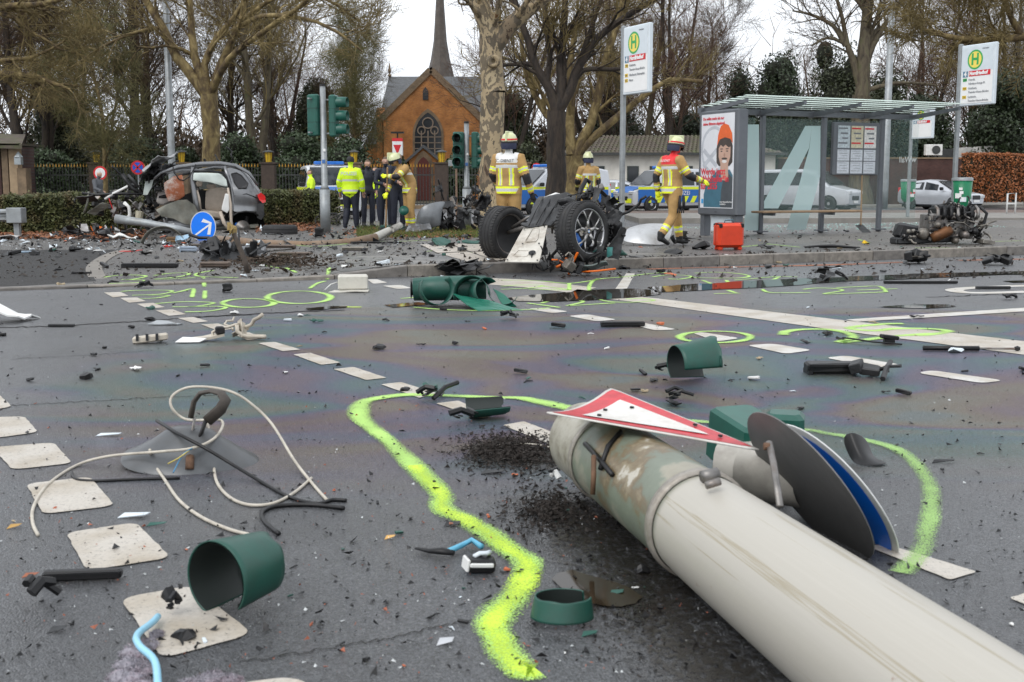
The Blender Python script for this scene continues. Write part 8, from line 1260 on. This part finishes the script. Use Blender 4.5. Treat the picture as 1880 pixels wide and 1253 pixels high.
def scrap(m, s_, cr=.3, seed=1, asp=.6, m2=None):
 def f(rt):
  b = MB(); a = asp; b.plate([(-s_, -s_ * a, .0), (s_ * .8, -s_ * a * .7, .01), (s_, s_ * a, .012), (-s_ * .7, s_ * a * .8, .01)], s_ * .06, 5, 4, s_ * cr, seed); mz = min(v[2] for v in b.v); b.v = [(x, y, z - mz) for x, y, z in b.v]; b.obj('sheet', m, rt)
  if m2: b = MB(); b.box((0, 0, s_ * .25), (s_ * .7, s_ * .4, s_ * .25), rotm(10, 12, 20), s_ * .03); b.obj('block', m2, rt)
 return f
def clump(m, s_, n, seed, kinds=None): 
 def f(rt): clutter(rt, random.Random(seed), (0, 0, s_ * .3), (s_, s_ * .6, s_ * .35), n, kinds or [('plate', m), ('box', m), ('plate', m), ('rod', m)], .002, s_ * .6, .4)
 return f
FR = [('plastic_cover', 'flat black plastic cover with round hole below the trim strip', 'plastic part', 72, 1110, clump(M_BLACK, .035, 5, 1)), ('plastic_chip', 'small dark grey angular chip in the lower left corner', 'chip', 105, 1160, scrap(M_DKGREY, .022, .25, 3)), ('tar_lump', 'black tar lump lying on the lowest white block', 'lump', 338, 1170, lump(M_BLACK, .034, .35, 5)), ('crushed_clip', 'crushed black clip at the mouth of the large visor', 'clip', 312, 1132, clump(M_BLACK, .03, 5, 8)), ('silver_scrap', 'small crumpled silver metal scrap near the bottom centre', 'metal scrap', 818, 1182, scrap(mat('foil', (.55, .56, .58), .4, .5), .022, .7, 5, .8)), ('plastic_cup', 'black ring-shaped cup beside the mast shadow', 'ring', 1182, 1052, lump(M_BLACK, .024, .5, 2)), ('grey_flake', 'long pale grey flake between the white blocks', 'flake', 246, 950, scrap(M_PGREY, .055, .08, 4, .3)), ('green_shard', 'thin teal shard above the fourth white block', 'shard', 288, 966, scrap(M_GREEN, .035, .2, 7, .25)), ('pale_strip', 'pale flat strip left of the dome lamp', 'strip', 200, 801, scrap(M_PGREY, .06, .05, 9, .18)), ('orange_shard', 'small white and orange reflector shard in centre foreground', 'reflector', 716, 990, scrap(mat('shard_orange', (.6, .35, .1), .4), .018, .1, 3, .5, M_ASH)), ('leaf', 'yellow-brown dead leaf at the left edge', 'leaf', 26, 970, scrap(mat('leaf_dry', (.42, .25, .07), .7), .022, .35, 3, .6)), ('leaf', 'reddish fallen leaf beside the trim strip', 'leaf', 56, 1060, scrap(mat('leaf_red', (.3, .1, .05), .7), .024, .15, 5, .4)),
      ('rubber_lump', 'black broken chunk at the end of the half visor', 'chunk', 848, 775, clump(M_BLACK, .06, 6, 12)), ('bent_bracket', 'bent black bracket lying across the dashed line at the spray loop', 'bracket', 800, 732, clump(M_BLACK, .09, 6, 14)), ('black_wedge', 'torn black wedge plate right of the soil heap', 'plate', 905, 870, scrap(M_BLACK, .05, .2, 6, .4)), ('broken_clamp', 'broken clamp with white edge right of the soil heap', 'clamp', 1003, 885, clump(M_BLACK, .04, 5, 15, [('plate', M_BLACK), ('box', M_BLACK), ('rod', M_ASH)])), ('brick_chip', 'reddish chip on a dark base beside the yellow spray', 'chip', 830, 966, scrap(M_BLACK, .03, .15, 3, .6, mat('brick_red', (.3, .13, .08), .8))), ('orange_lump', 'orange crumbly lump beside the shallow green ring', 'lump', 1074, 1128, lump(mat('lump_orange', (.45, .14, .04), .7, var=.4, scale=40), .016, .6, 4)), ('green_shard', 'flat green shard below the shallow green ring', 'shard', 1082, 1168, scrap(M_VIS, .022, .2, 3, .4)), ('green_shard', 'green shard standing in the muddy puddle', 'shard', 1132, 1092, scrap(M_VIS, .022, .5, 6, .6)), ('rusty_scraps', 'rusty and black scraps on dark stain left of the mast', 'scrap', 1165, 955, clump(M_BLACK, .05, 6, 17, [('plate', M_BLACK), ('plate', M_COPPER), ('box', M_BLACK)])), ('metal_washer', 'small round washer in the foreground asphalt', 'washer', 588, 1163, lump(M_STEEL, .007, .3, 1)),
      ('rolled_panel', 'black scoop-shaped plastic panel behind the blue sign', 'panel', 1590, 862, lambda rt: visor_like(rt)), ('wiper_strip', 'curved black strip lying right of the black scoop panel', 'strip', 1732, 850, scrap(M_BLACK, .055, .25, 8, .2)), ('black_box', 'black rectangular plastic box near the pair of white dashes', 'plastic box', 1527, 686, bar_piece(.34, .07, .12, M_BLACK)), ('broken_latch', 'broken dark latch assembly between two white dashes', 'latch', 1603, 692, clump(M_DKGREY, .13, 7, 21)), ('gas_strut', 'thin black gas strut lying beside the white stop line', 'gas strut', 1772, 645, lambda rt: strut(rt)), ('whip_aerial', 'curved black whip with bracket beside the big sprayed two', 'aerial', 1632, 633, lambda rt: whip(rt)), ('black_rail', 'straight black rail piece on the upper white dash', 'rail', 1143, 600, bar_piece(.38, .04, .06, M_BLACK)), ('black_wedge', 'black angular wedge below the torn green body', 'wedge', 938, 586, clump(M_BLACK, .08, 6, 23)), ('spiky_scrap', 'spiky black scrap left of the lone visor', 'scrap', 1240, 738, clump(M_BLACK, .07, 7, 24)), ('black_hook', 'black hook beside the lone visor mouth', 'hook', 1222, 690, clump(M_BLACK, .06, 4, 26)), ('beige_mechanism', 'beige seat mechanism with torn lever on the left road', 'car part', 352, 628, lambda rt: mech(rt)), ('clear_lens', 'clear curved lens cover left of the dashed line', 'lens', 305, 597, scrap(mat('lens_clear', (.3, .32, .33), .1), .14, .35, 3, .4)), ('white_cloth', 'white cloth scrap at the left edge of the road', 'cloth', 8, 590, scrap(M_ASH, .24, .5, 3, .8)), ('black_strip', 'thin dark strip lying along the road crack at left', 'strip', 113, 600, bar_piece(.22, .02, .04, M_DKGREY)),
      ('black_cog', 'small black cup beside the sprayed numbers', 'cup', 418, 536, bar_piece(.1, .09, .08, M_BLACK)), ('toothed_strip', 'long black toothed strip on the right road', 'strip', 1690, 521, bar_piece(.9, .03, .06, M_BLACK)), ('folded_flap', 'black flap sheet with upright corner at the long puddle', 'flap', 1512, 516, clump(M_BLACK, .3, 8, 31)), ('black_lump', 'lone black lump near the right edge', 'lump', 1858, 550, clump(M_BLACK, .08, 5, 33)), ('plastic_strip', 'grey strip lying on the white turn arrow', 'strip', 1823, 531, bar_piece(.4, .03, .05, M_DKGREY)), ('chrome_scrap', 'black and chrome scrap in the gutter right of centre', 'scrap', 1695, 484, clump(M_BLACK, .3, 8, 35, [('plate', M_BLACK), ('plate', M_CAST), ('box', M_BLACK)])), ('gutter_scrap', 'cluster of black scraps in the gutter at far right', 'scrap', 1842, 487, clump(M_BLACK, .28, 8, 36)),
      ('dark_shards', 'pile of dark plastic shards below the kerb left of the axle', 'scrap', 848, 506, clump(M_DKGREY, .36, 16, 38, [('plate', M_BLACK), ('plate', M_DKGREY), ('plate', M_BLACK)])), ('grey_dome', 'grey dome cap in the gutter beside the axle', 'cap', 1145, 494, lump(M_DKGREY, .09, .3, 2)), ('black_shard', 'black shard against the kerb face', 'shard', 1190, 492, clump(M_BLACK, .14, 5, 40)), ('rubber_glove', 'crumpled dark rubber piece on the kerb beside the walking firefighter', 'rubber', 1233, 466, lump(M_DKGREY, .14, .25, 5)), ('black_housing', 'black mirror housing in front of the red case', 'mirror', 1288, 458, lump(M_BLACK, .15, .3, 9)), ('black_claw', 'spiky black claw-like piece right of the red case', 'scrap', 1402, 461, clump(M_BLACK, .16, 6, 43)), ('door_strip', 'long bent black strip on the platform before the shelter', 'strip', 1530, 458, lambda rt: longstrip(rt)), ('black_scrap', 'small black scrap under the bench', 'scrap', 1468, 438, clump(M_BLACK, .08, 4, 45)), ('yellow_tip_scrap', 'black scrap with yellow tip left of the engine', 'scrap', 1592, 451, clump(M_BLACK, .12, 5, 46, [('plate', M_BLACK), ('box', M_YLAB)])), ('green_box_end', 'green signal fragment right of the axle wreck', 'signal part', 1140, 470, lump(M_VIS, .09, .5, 4)), ('signal_door', 'green signal door half on the grass left of the axle', 'signal part', 878, 448, scrap(M_VIS, .3, .3, 5, .6)), ('signal_dome', 'dark green half dome on the pale slabs', 'signal part', 808, 452, lump(M_VIS, .17, .35, 6)), ('black_bar', 'long black flat bar on the footway before the heap', 'bar', 690, 447, bar_piece(.95, .03, .12, M_BLACK))]
def visor_like(rt):
 o = Vector(rt.location); fn = lambda x, y, d: (lambda p: Vector((p.x, p.y, max(p.z, .002 - o.z))))(D(x, y, o.y + .12 + d) - o); smooth_panel('scoop', [[(1546, 802, .1), (1562, 790, .02), (1592, 804, .1)], [(1554, 828, .06), (1572, 818, -.02), (1600, 834, .06)], [(1564, 850, .02), (1585, 842, -.06), (1612, 848, .02)], [(1574, 862, -.06), (1600, 874, -.1), (1640, 852, -.05)]], M_BLACK, rt, fn, .006)
def strut(rt): b = MB(); b.tube([(-.3, .02, .02), (.1, 0, .02)], .018, 8); b.obj('cylinder', M_BLACK, rt, True); b = MB(); b.tube([(.1, 0, .02), (.36, -.02, .02)], .008, 8); b.obj('piston_rod', M_STEEL, rt); b = MB(); b.lathe([(0, -.02), (.022, -.01), (.022, .01), (0, .02)], 8, Matrix.Translation((.37, -.02, .022))); b.obj('ball_end', M_BLACK, rt)
def whip(rt): b = MB(); b.tube([(-.28, .25, .02), (-.24, .1, .03), (-.12, .0, .02), (.08, -.06, .01)], .007, 6); b.obj('whip', M_BLACK, rt, True); b = MB(); b.box((.02, .06, .05), (.14, .06, .03), rotm(0, 8, 10), .006); b.box((.02, .06, .02), (.08, .05, .04), None, .006); b.obj('bracket', M_BLACK, rt).__setitem__('kind', 'stuff')
def mech(rt):
 b = MB(); b.plate([(-.1, -.06, .02), (.24, .06, .05), (.22, .14, .06), (-.1, .06, .03)], .02, 6, 4, .03, 2); b.obj('lever_arm', mat('beige_plastic', (.5, .45, .37), .5, var=.15, dirt=(.2, .17, .13)), rt); b = MB(); b.box((-.3, -.06, .035), (.26, .09, .05), rotm(0, -6, 14), .01); b.obj('hinge_rail', mat('beige_plastic', (0, 0, 0)), rt)
 for i in range(3): b = MB(); b.box((-.38 + i * .07, -.12 + i * .016, .05), (.02, .03, .05), rotm(0, 0, 14)); b.obj('rail_slot', M_DKGREY, rt)
 b = MB(); b.box((.2, .08, .08), (.07, .07, .06), rotm(0, 0, 20), .01); b.obj('black_latch', M_BLACK, rt); clutter(rt, random.Random(4), (.33, .16, .09), (.08, .06, .06), 8, [('hose', mat('beige_plastic', (0, 0, 0))), ('plate', mat('beige_plastic', (0, 0, 0)))], .01, .08); b = MB(); b.plate([(-.1, -.1, .01), (.08, -.08, .01), (.12, -.01, .03), (-.06, -.02, .04)], .006, 4, 3, .01, 3); b.obj('white_flap', M_ASH, rt)
def longstrip(rt): b = MB(); b.tube([(-.45, .1, .03), (-.2, .12, .05), (.0, .02, .06), (.25, -.05, .04), (.45, .05, .03)], [.03, .04, .045, .04, .02], 8, flat=.5); b.obj('strip', M_BLACK, rt, True); b = MB(); b.tube([(-.2, .14, .03), (.1, .14, .03), (.42, .12, .02)], .02, 6); b.obj('seal', M_DKGREY, rt, True)
for a in FR: frag(a[0], a[1], a[2], a[3], a[4], a[5])
# ------------------------------------------------------------ left street clutter round the SUV
ar = thing('arrow_sign', 'round blue road sign with white arrow in front of the SUV', 'road sign', D(373, 417, 24.2)); rA = 25.5 / pxm(24.2)
b = MB(); b.lathe([(0, 0), (rA, 0), (rA, -.008), (0, -.008)], 36, rotm(90, 0, 0).to_4x4() @ Matrix.Diagonal((.92, 1.12, 1, 1))); b.obj('plate', M_RIMW, ar); b = MB(); b.lathe([(0, .002), (rA * .94, .002)], 36, rotm(90, 0, 0).to_4x4() @ Matrix.Diagonal((.92, 1.12, 1, 1))); b.obj('blue_field', M_SB, ar)
b = MB(); ux = lambda px, py: ((px - 373) / pxm(24.2), -.006, (417 - py) / pxm(24.2)); b.add([ux(*p) for p in ((357, 431), (385, 411), (370, 408), (374, 402), (389, 409), (386, 431), (380, 431), (383, 416), (359, 433.5))], [(0, 1, 7, 8), (1, 2, 3, 4), (4, 5, 6, 7, 1)]); b.obj('white_arrow', M_WHITE, ar); b = MB(); b.tube([(0, .03, -.2), (.02, .06, -.5)], .03, 8); b.obj('post_stub', M_GALV, ar)
def lying_pole(name, label, pts, rr, m):
 P = [D(x, y, -h) if h < 0 else G(x, y, h) for x, y, h in pts]; o0 = P[0].copy(); b = MB(); b.tube([p - o0 for p in P], rr, 14); rt = thing(name, label, 'fallen pole', o0); b.obj('tube', m, rt, True); b = MB(); d = (P[1] - P[0]).normalized(); b.lathe([(rr[0] * .8, .0), (rr[0] * .75, .1), (0, .1)], 14, d.to_track_quat('Z', 'Y').to_matrix().to_4x4() @ Matrix.Translation((0, 0, -.004))); b.obj('open_end', M_BLACK, rt); return rt
lying_pole('fallen_pole', 'grey fallen pole lying across the front of the SUV', [(212, 402, -26), (262, 409, -26), (318, 419, -26), (368, 430, -26)], [.1, .085, .08, .075], M_GALV); lying_pole('fallen_pole', 'brown weathered fallen pole curving across the footway', [(400, 440, .16), (480, 448, .14), (560, 452, .12), (640, 447, .14), (690, 437, .22)], [.075, .08, .085, .085, .085], mat('weathered_pole', (.2, .13, .08), .7, var=.35, scale=4, dirt=(.25, .23, .2))); lying_pole('fallen_pole', 'upper grey end of the fallen pole near the heap', [(686, 438, .2), (715, 424, .3), (735, 414, .42)], [.085, .08, .06], mat('pale_pole', (.38, .37, .34), .6, var=.2))
ty_ = thing('loose_tyre', 'loose black tyre lying flat beside the traffic light pole', 'tyre', G(514, 439, .03)); b = MB(); b.lathe([(.26, .02), (.34, 0), (.375, .04), (.385, .1), (.385, .2), (.375, .26), (.34, .3), (.26, .28), (.24, .15)], 36, None, True); b.obj('tread', M_TYRE, ty_, True); b = MB()
for k in range(3): b.lathe([(.386, .08 + k * .07), (.389, .085 + k * .07), (.389, .095 + k * .07), (.386, .1 + k * .07)], 36)
b.obj('tread_rib', M_TREAD, ty_, True).__setitem__('kind', 'stuff')
sk_ = thing('bent_signpost', 'bent dark signpost stump standing before the grey wing', 'signpost', G(455, 505)); b = MB(); yy = sk_.location.y; pd = lambda px, py: D(px, py, yy) - Vector(sk_.location); b.tube([Vector((0, 0, .0)), pd(450, 480), pd(440, 455), pd(430, 432), pd(424, 415)], [.04, .035, .035, .03, .02], 8); b.obj('post', mat('rust_dark', (.07, .055, .045), .8, var=.4, scale=12), sk_, True); clutter(sk_, random.Random(2), pd(424, 425), (.06, .04, .1), 7, [('hose', mat('tan_foam', (.35, .25, .1), .8)), ('plate', mat('tan_foam', (0, 0, 0)))], None, .06)
gw = thing('torn_wing', 'torn grey and black car wing lying behind the bent signpost', 'body panel', G(440, 482)); sw = pxm(gw.location.y); W_ = lambda px, py, y=0.: Vector(((px - 440) / sw, y, max(.004, (482 - py) / sw)))
smooth_panel('wing_skin', [[(365, 478, 0), (375, 462, .1), (388, 455, .2)], [(378, 482, -.1), (395, 470, .05), (410, 455, .2)], [(405, 484, -.1), (425, 468, .1), (440, 460, .2)], [(440, 484, -.1), (470, 470, .05), (500, 460, .15)]], M_DKGREY, gw, W_, .012); clutter(gw, random.Random(5), W_(425, 466, .1), (.6, .25, .14), 26, BLKS + [('plate', M_GPAINT)] * 2, .004, .2)
bk = thing('bicycle', 'fallen bicycle lying beside the hedge behind the yellow-jacketed officer', 'bicycle', G(618, 418, .1)); sb = pxm(bk.location.y)
for x, nm in ((-.25, 'wheel'), (.3, 'wheel')): b = MB(); M = Matrix.Translation((x, .1, .17)) @ rotm(38, 0, 10).to_4x4(); b.lathe([(.32, -.015), (.335, 0), (.32, .015), (.305, 0)], 28, M, True); w_ = b.obj('wheel', M_BLACK, bk, True); b = MB(); [b.tube([M @ Vector((0, 0, 0)), M @ Vector((.31 * math.cos(k * .524), .31 * math.sin(k * .524), 0))], .004, 3) for k in range(12)]; s9 = b.obj('spokes', M_STEEL, w_); s9['kind'] = 'stuff'
for pts in ([(-.25, .1, .17), (-.05, 0, .3), (.2, .05, .4)], [(.3, .1, .17), (.2, .05, .4), (.16, .0, .55)], [(-.25, .1, .17), (0, .1, .16), (.2, .05, .4)], [(-.05, 0, .3), (0, .1, .16)]): b = MB(); b.tube(pts, .018, 6); b.obj('frame_tube', M_STEEL, bk, True)
b = MB(); b.box((-.06, -.05, .36), (.2, .1, .05), None, .02); b.obj('saddle', M_BLACK, bk); b = MB(); b.tube([(.0, -.1, .5), (.16, 0, .56), (.3, .08, .5)], .012, 6); b.obj('handlebar', M_STEEL, bk, True)
SC = [('plastic_bag', 'white plastic sheet bundle before the front-end wreck', 'plastic sheet', 228, 440, scrap(M_ASH, .3, .5, 3, .5)), ('black_bag', 'black rubbish bundle left of the white sheet', 'bag', 200, 438, lump(M_BLACK, .2, .45, 4)), ('radiator_grille', 'black radiator grille lying flat before the front-end wreck', 'grille', 145, 440, clump(M_BLACK, .4, 10, 4, [('rod', M_DKGREY), ('rod', M_BLACK), ('plate', M_BLACK)])), ('plastic_bag', 'translucent plastic bag at the left edge by the hedge', 'plastic bag', 14, 440, scrap(mat('bag_pale', (.5, .47, .45), .5), .26, .5, 8, .5)), ('green_crate', 'green signal box among the front-end parts', 'signal part', 183, 421, bar_piece(.26, .16, .2, M_VIS)), ('wheel_arch_liner', 'grey arched wheel liner below the fallen grey pole', 'liner', 300, 448, lambda rt: archl(rt)), ('plank', 'dark flat wooden plank below the arrow sign', 'plank', 400, 455, bar_piece(.95, .06, .16, mat('plank_dark', (.09, .075, .06), .8, var=.3))), ('kerb_fragment', 'broken brown stone lying below the torn wing', 'stone', 396, 491, bar_piece(.42, .07, .16, mat('stone_brown', (.13, .1, .08), .85, var=.3, scale=9))), ('stone_block', 'loose paving stone right of the torn wing', 'stone', 515, 456, bar_piece(.5, .05, .2, mat('stone_brown', (0, 0, 0)))), ('stone_block', 'loose pale paving stone on the footway centre', 'stone', 652, 460, bar_piece(.42, .05, .16, mat('stone_pale', (.22, .2, .17), .8, var=.3, scale=9))), ('stone_block', 'broken stone slab with dirt left of centre footway', 'stone', 540, 470, bar_piece(.5, .05, .18, mat('stone_brown', (0, 0, 0)))), ('water_bottle', 'clear plastic bottle lying below the arrow sign', 'bottle', 346, 463, bar_piece(.3, .09, .09, mat('bottle_clear', (.3, .36, .44), .15))), ('black_trim', 'long black trim with silver end on the sprayed footway', 'trim', 275, 492, bar_piece(.8, .06, .1, M_BLACK)), ('red_shard', 'flat red and white shard on the cycle path edge', 'shard', 240, 463, scrap(mat('shard_red', (.55, .05, .04), .5), .2, .1, 5, .2)), ('blue_shard', 'bluish clear plastic shard on the left cycle path', 'shard', 44, 465, scrap(mat('shard_blue', (.2, .28, .36), .3), .24, .15, 7, .25)), ('wiper_piece', 'black wiper piece on the cycle path', 'wiper', 150, 504, bar_piece(.26, .03, .05, M_BLACK)), ('black_hook', 'small black hook at the dropped kerb', 'hook', 262, 528, clump(M_BLACK, .1, 5, 9)), ('white_chip', 'white plastic chip on the cycle path', 'chip', 182, 461, scrap(M_ASH, .1, .1, 3, .4)), ('red_clip', 'small red and black clip below the liner', 'clip', 305, 456, clump(mat('shard_red', (0, 0, 0)), .1, 4, 12)), ('silver_strip', 'white plastic strip at the guard rail foot', 'strip', 10, 424, bar_piece(.5, .08, .1, M_ASH)), ('blue_wrapper', 'light blue crumpled wrapper below the SUV', 'wrapper', 333, 446, lump(mat('wrap_blue', (.3, .45, .58), .5, var=.3), .13, .6, 8)), ('brown_box', 'small brown carton under the fallen grey pole', 'carton', 318, 447, bar_piece(.24, .12, .16, mat('carton', (.2, .12, .06), .8))), ('black_block', 'black cube-like block at the foot of the traffic light', 'block', 586, 436, bar_piece(.16, .18, .14, M_BLACK)), ('signal_scrap', 'green signal panel lying below the heap', 'signal part', 720, 425, bar_piece(.55, .12, .2, M_VIS)), ('pink_pillow', 'orange plastic scrap in the front-end debris', 'scrap', 222, 418, lump(M_ORANGE, .1, .5, 3))]
def archl(rt): b = MB(); b.lathe([(.42, -.1), (.45, .1)], 24, Matrix.Translation((0, 0, -.1)) @ rotm(82, 0, 10).to_4x4(), a0=R(15), a1=R(165)); o = b.obj('liner_shell', M_UNDER, rt, True); md = o.modifiers.new('s', 'SOLIDIFY'); md.thickness = .01
for a in SC: frag(*a)
# ------------------------------------------------------------ smaller fragments, each its own piece
rng = random.Random(99); protos = []
for i in range(8):
 b = MB(); k = i % 4
 if k == 0: b.plate([(-.5, -.2, 0), (.5, -.16, .02), (.4, .22, .05), (-.45, .18, .02)], .05, 4, 3, .14, i)
 elif k == 1: b.box((0, 0, .14), (1, .4, .25), rotm(5, 8, 0), .05); b.jitter(.12, 3, i)
 elif k == 2: b.tube([(-.5, 0, .06), (-.1, .08, .14), (.5, -.05, .05)], [.05, .09, .04], 6)
 else: b.lathe([(.001, 0), (.4, .04), (.34, .22), (.001, .3)], 7); b.jitter(.22, 2.5, i)
 mz = min(v[2] for v in b.v); b.v = [(x, y, z - mz) for x, y, z in b.v]; protos.append(b.mesh('fragment', M_BLACK))
ZONES = [((0, 560, 600, 720), 34, .08, 'on the open road left of the long dashed line', 0), ((460, 570, 1000, 720), 30, .09, 'on the oily road in the middle', 0), ((1000, 560, 1880, 760), 44, .09, 'on the oily road at the right', 0), ((480, 880, 860, 1230), 34, .022, 'on the asphalt left of the spray loop', 0), ((0, 900, 420, 1200), 22, .02, 'among the left white blocks', 0), ((830, 860, 1240, 1230), 46, .024, 'on dark asphalt between loop and mast', 0), ((1560, 760, 1880, 1240), 22, .026, 'on the asphalt right of the mast', 0), ((20, 470, 900, 530), 46, .13, 'near the dropped kerb and sprayed numbers', 0), ((1160, 425, 1880, 530), 56, .12, 'on platform or gutter near the shelter', 0), ((380, 435, 900, 500), 60, .14, 'on the footway before SUV and heap', 0), ((20, 425, 400, 470), 50, .17, 'before the torn front-end wreck', 0)]
FM_ = [M_BLACK] * 6 + [M_DKGREY] * 3 + [M_VIS, M_ASH, M_PGREY, mat('chip_orange', (.5, .13, .05), .6), mat('chip_tan', (.35, .28, .18), .7)]
CN = {'dark_grey_plastic': 'dark grey', 'visor_green': 'green', 'white_cloth': 'white', 'panel_grey': 'pale grey', 'chip_orange': 'orange', 'chip_tan': 'tan'}
for (x0, y0, x1, y1), n, s_, lab, grp in ZONES:
 for _ in range(int(n * .66)):
  pi = rng.randrange(8); mi = rng.choice(FM_); dsc = '%s %s' % (CN.get(mi.name, 'black'), ('flat splinter', 'block', 'bent rod piece', 'lump')[pi % 4]); o = link('fragment', protos[pi], None, 'small %s ' % dsc + lab, 'fragment', dsc + 's ' + lab, None, GG(rng.uniform(x0, x1), rng.uniform(y0, y1), .001), (rng.uniform(-.15, .15), rng.uniform(-.15, .15), rng.uniform(0, 6.28))); k = s_ * rng.choice((.5, .6, .8, .8, 1, 1.4)); o.scale = (k, k * rng.uniform(.7, 1.2), k); o.material_slots[0].link = 'OBJECT'; o.material_slots[0].material = mi
# ------------------------------------------------------------ crumbs, soil, leaves, grass
def crumbs(name, label, cat, m, pts, smin, smax, seed, flat=.6):
 r_ = random.Random(seed); b = MB()
 for p in pts:
  s2 = smin + (smax - smin) * r_.random() ** 3; q = [Vector(p) + Vector((r_.gauss(0, 1), r_.gauss(0, 1), abs(r_.gauss(0, .7)))) * s2 * .6 for _ in range(4)]; q[3].z += s2 * flat; b.add(q, [(0, 1, 3), (1, 2, 3), (2, 0, 3), (0, 2, 1)])
 return b.obj(name, m, None, kind='stuff', label=label, cat=cat)
M_SOILD0 = mat('grit_brown', (.04, .032, .026), .9, var=.5, scale=20)
pts = [GG(rng.uniform(-20, 1900), 470 + 780 * rng.random() ** 1.5, .002) for _ in range(5200)]; crumbs('road_grit', 'fine black grit and crumbs strewn over the road', 'grit', M_BLACK, pts, .003, .016, 1)
pts = [GG(rng.uniform(-20, 1900), 440 + 800 * rng.random() ** 1.6, .002) for _ in range(1700)]; crumbs('glass_crumbs', 'pale glass crumbs strewn over road and footway', 'glass', mat('glass_crumb', (.5, .52, .52), .2), pts, .002, .008, 2); pts = [GG(rng.uniform(0, 1300), 700 + 540 * rng.random(), .002) for _ in range(420)]; crumbs('brick_crumbs', 'reddish crumbs and leaf bits on the road', 'crumbs', mat('crumb_red', (.32, .1, .055), .8, var=.4), pts, .003, .011, 3)
pts = [GG(rng.uniform(-20, 1900), 424 + 90 * rng.random(), .002) for _ in range(4200)]; crumbs('footway_grit', 'dark crumbs strewn over footway and platform', 'grit', M_SOILD0, pts, .006, .05, 21); pts = [GG(rng.gauss(230, 170), rng.gauss(442, 12), .002) for _ in range(900)] + [GG(rng.gauss(700, 130), rng.gauss(445, 14), .002) for _ in range(450)]; crumbs('black_shards', 'black plastic shards strewn around both wrecks', 'shards', M_BLACK, pts, .015, .1, 22, .4); pts = [GG(rng.gauss(230, 180), rng.gauss(444, 11), .002) for _ in range(420)]; crumbs('pale_shards', 'pale plastic shards in the left debris field', 'shards', M_PGREY, pts, .015, .08, 23, .4)
M_SOILD = mat('dark_soil', (.022, .017, .014), .95, var=.5, scale=40)
def soil(cx, cy, rx, ry, n, smax, seed, h=.04):
 out = []
 for _ in range(n):
  a, q = rng.uniform(0, 6.28), abs(rng.gauss(0, .5)); p = GG(cx + rx * q * math.cos(a), cy + ry * q * math.sin(a)); p.z += max(0, h * (1 - q) * rng.random()); out.append(p)
 return out
crumbs('soil_heap', 'dark soil and charcoal crumbs spilled beside the red triangle', 'soil', M_SOILD, soil(940, 830, 120, 42, 9000, .02, 4) + soil(1010, 940, 130, 60, 3000, .02, 5, .01), .003, .015, 6); crumbs('soil_spill', 'brown soil spilled around the bent signpost', 'soil', mat('brown_soil', (.05, .035, .024), .95, var=.5, scale=20), soil(500, 483, 130, 16, 2400, .05, 7, .06), .01, .06, 8); crumbs('tar_grit', 'dark wet grit beside the mast in the foreground', 'grit', M_SOILD, soil(1180, 1120, 150, 110, 1700, .01, 9, .0), .002, .008, 10)
def litter(name, label, pts, s_, m, seed):
 r_ = random.Random(seed); b = MB()
 for p in pts: a = Vector((r_.gauss(0, 1), r_.gauss(0, 1), r_.gauss(0, .35))).normalized() * s_ * r_.uniform(.5, 1.4); e = Vector((-a.y, a.x, r_.gauss(0, .4) * s_)) * .55; b.add([p - a, p + e, p + a, p - e], [(0, 1, 2, 3)])
 return b.obj(name, m, None, kind='stuff', label=label, cat='leaves')
M_LEAF = mat('leaf_litter', (.22, .085, .035), .75, var=.6, scale=12); pts = [GG(rng.uniform(-30, 270), rng.uniform(424, 440), rng.uniform(.0, .05)) for _ in range(3200)] + [GG(rng.uniform(470, 600), rng.uniform(405, 427), rng.uniform(.0, .08)) for _ in range(1400)]; litter('leaf_litter', 'red-brown fallen leaves along both low hedges', pts, .05, M_LEAF, 11); pts = [GG(rng.gauss(780, 75), rng.gauss(428, 6), rng.uniform(0, .04)) for _ in range(1300)]; litter('leaf_litter', 'brown leaves on the grass bed around the heap', pts, .045, M_LEAF, 12)
b = MB(); r_ = random.Random(13)
for _ in range(7000):
 p = GG(r_.uniform(655, 900), r_.uniform(417, 437)); d = Vector((r_.gauss(0, .04), r_.gauss(0, .04), r_.uniform(.04, .11))); e = Vector((r_.gauss(0, 1), r_.gauss(0, 1), 0)).normalized() * .008; b.add([p - e, p + e, p + d], [(0, 1, 2)])
b.obj('grass', mat('short_grass', (.1, .12, .025), .8, var=.5, scale=3), None, kind='stuff', label='short grass in the bed around the mottled trunk', cat='grass')
pts = [K(rng.uniform(8, 16), rng.uniform(6.5, 10.5), PH + .002) for _ in range(2600)]; crumbs('shattered_glass', 'pale green shattered glass on the ground behind the shelter', 'glass', mat('glass_green', (.35, .55, .5), .15), pts, .008, .03, 14)
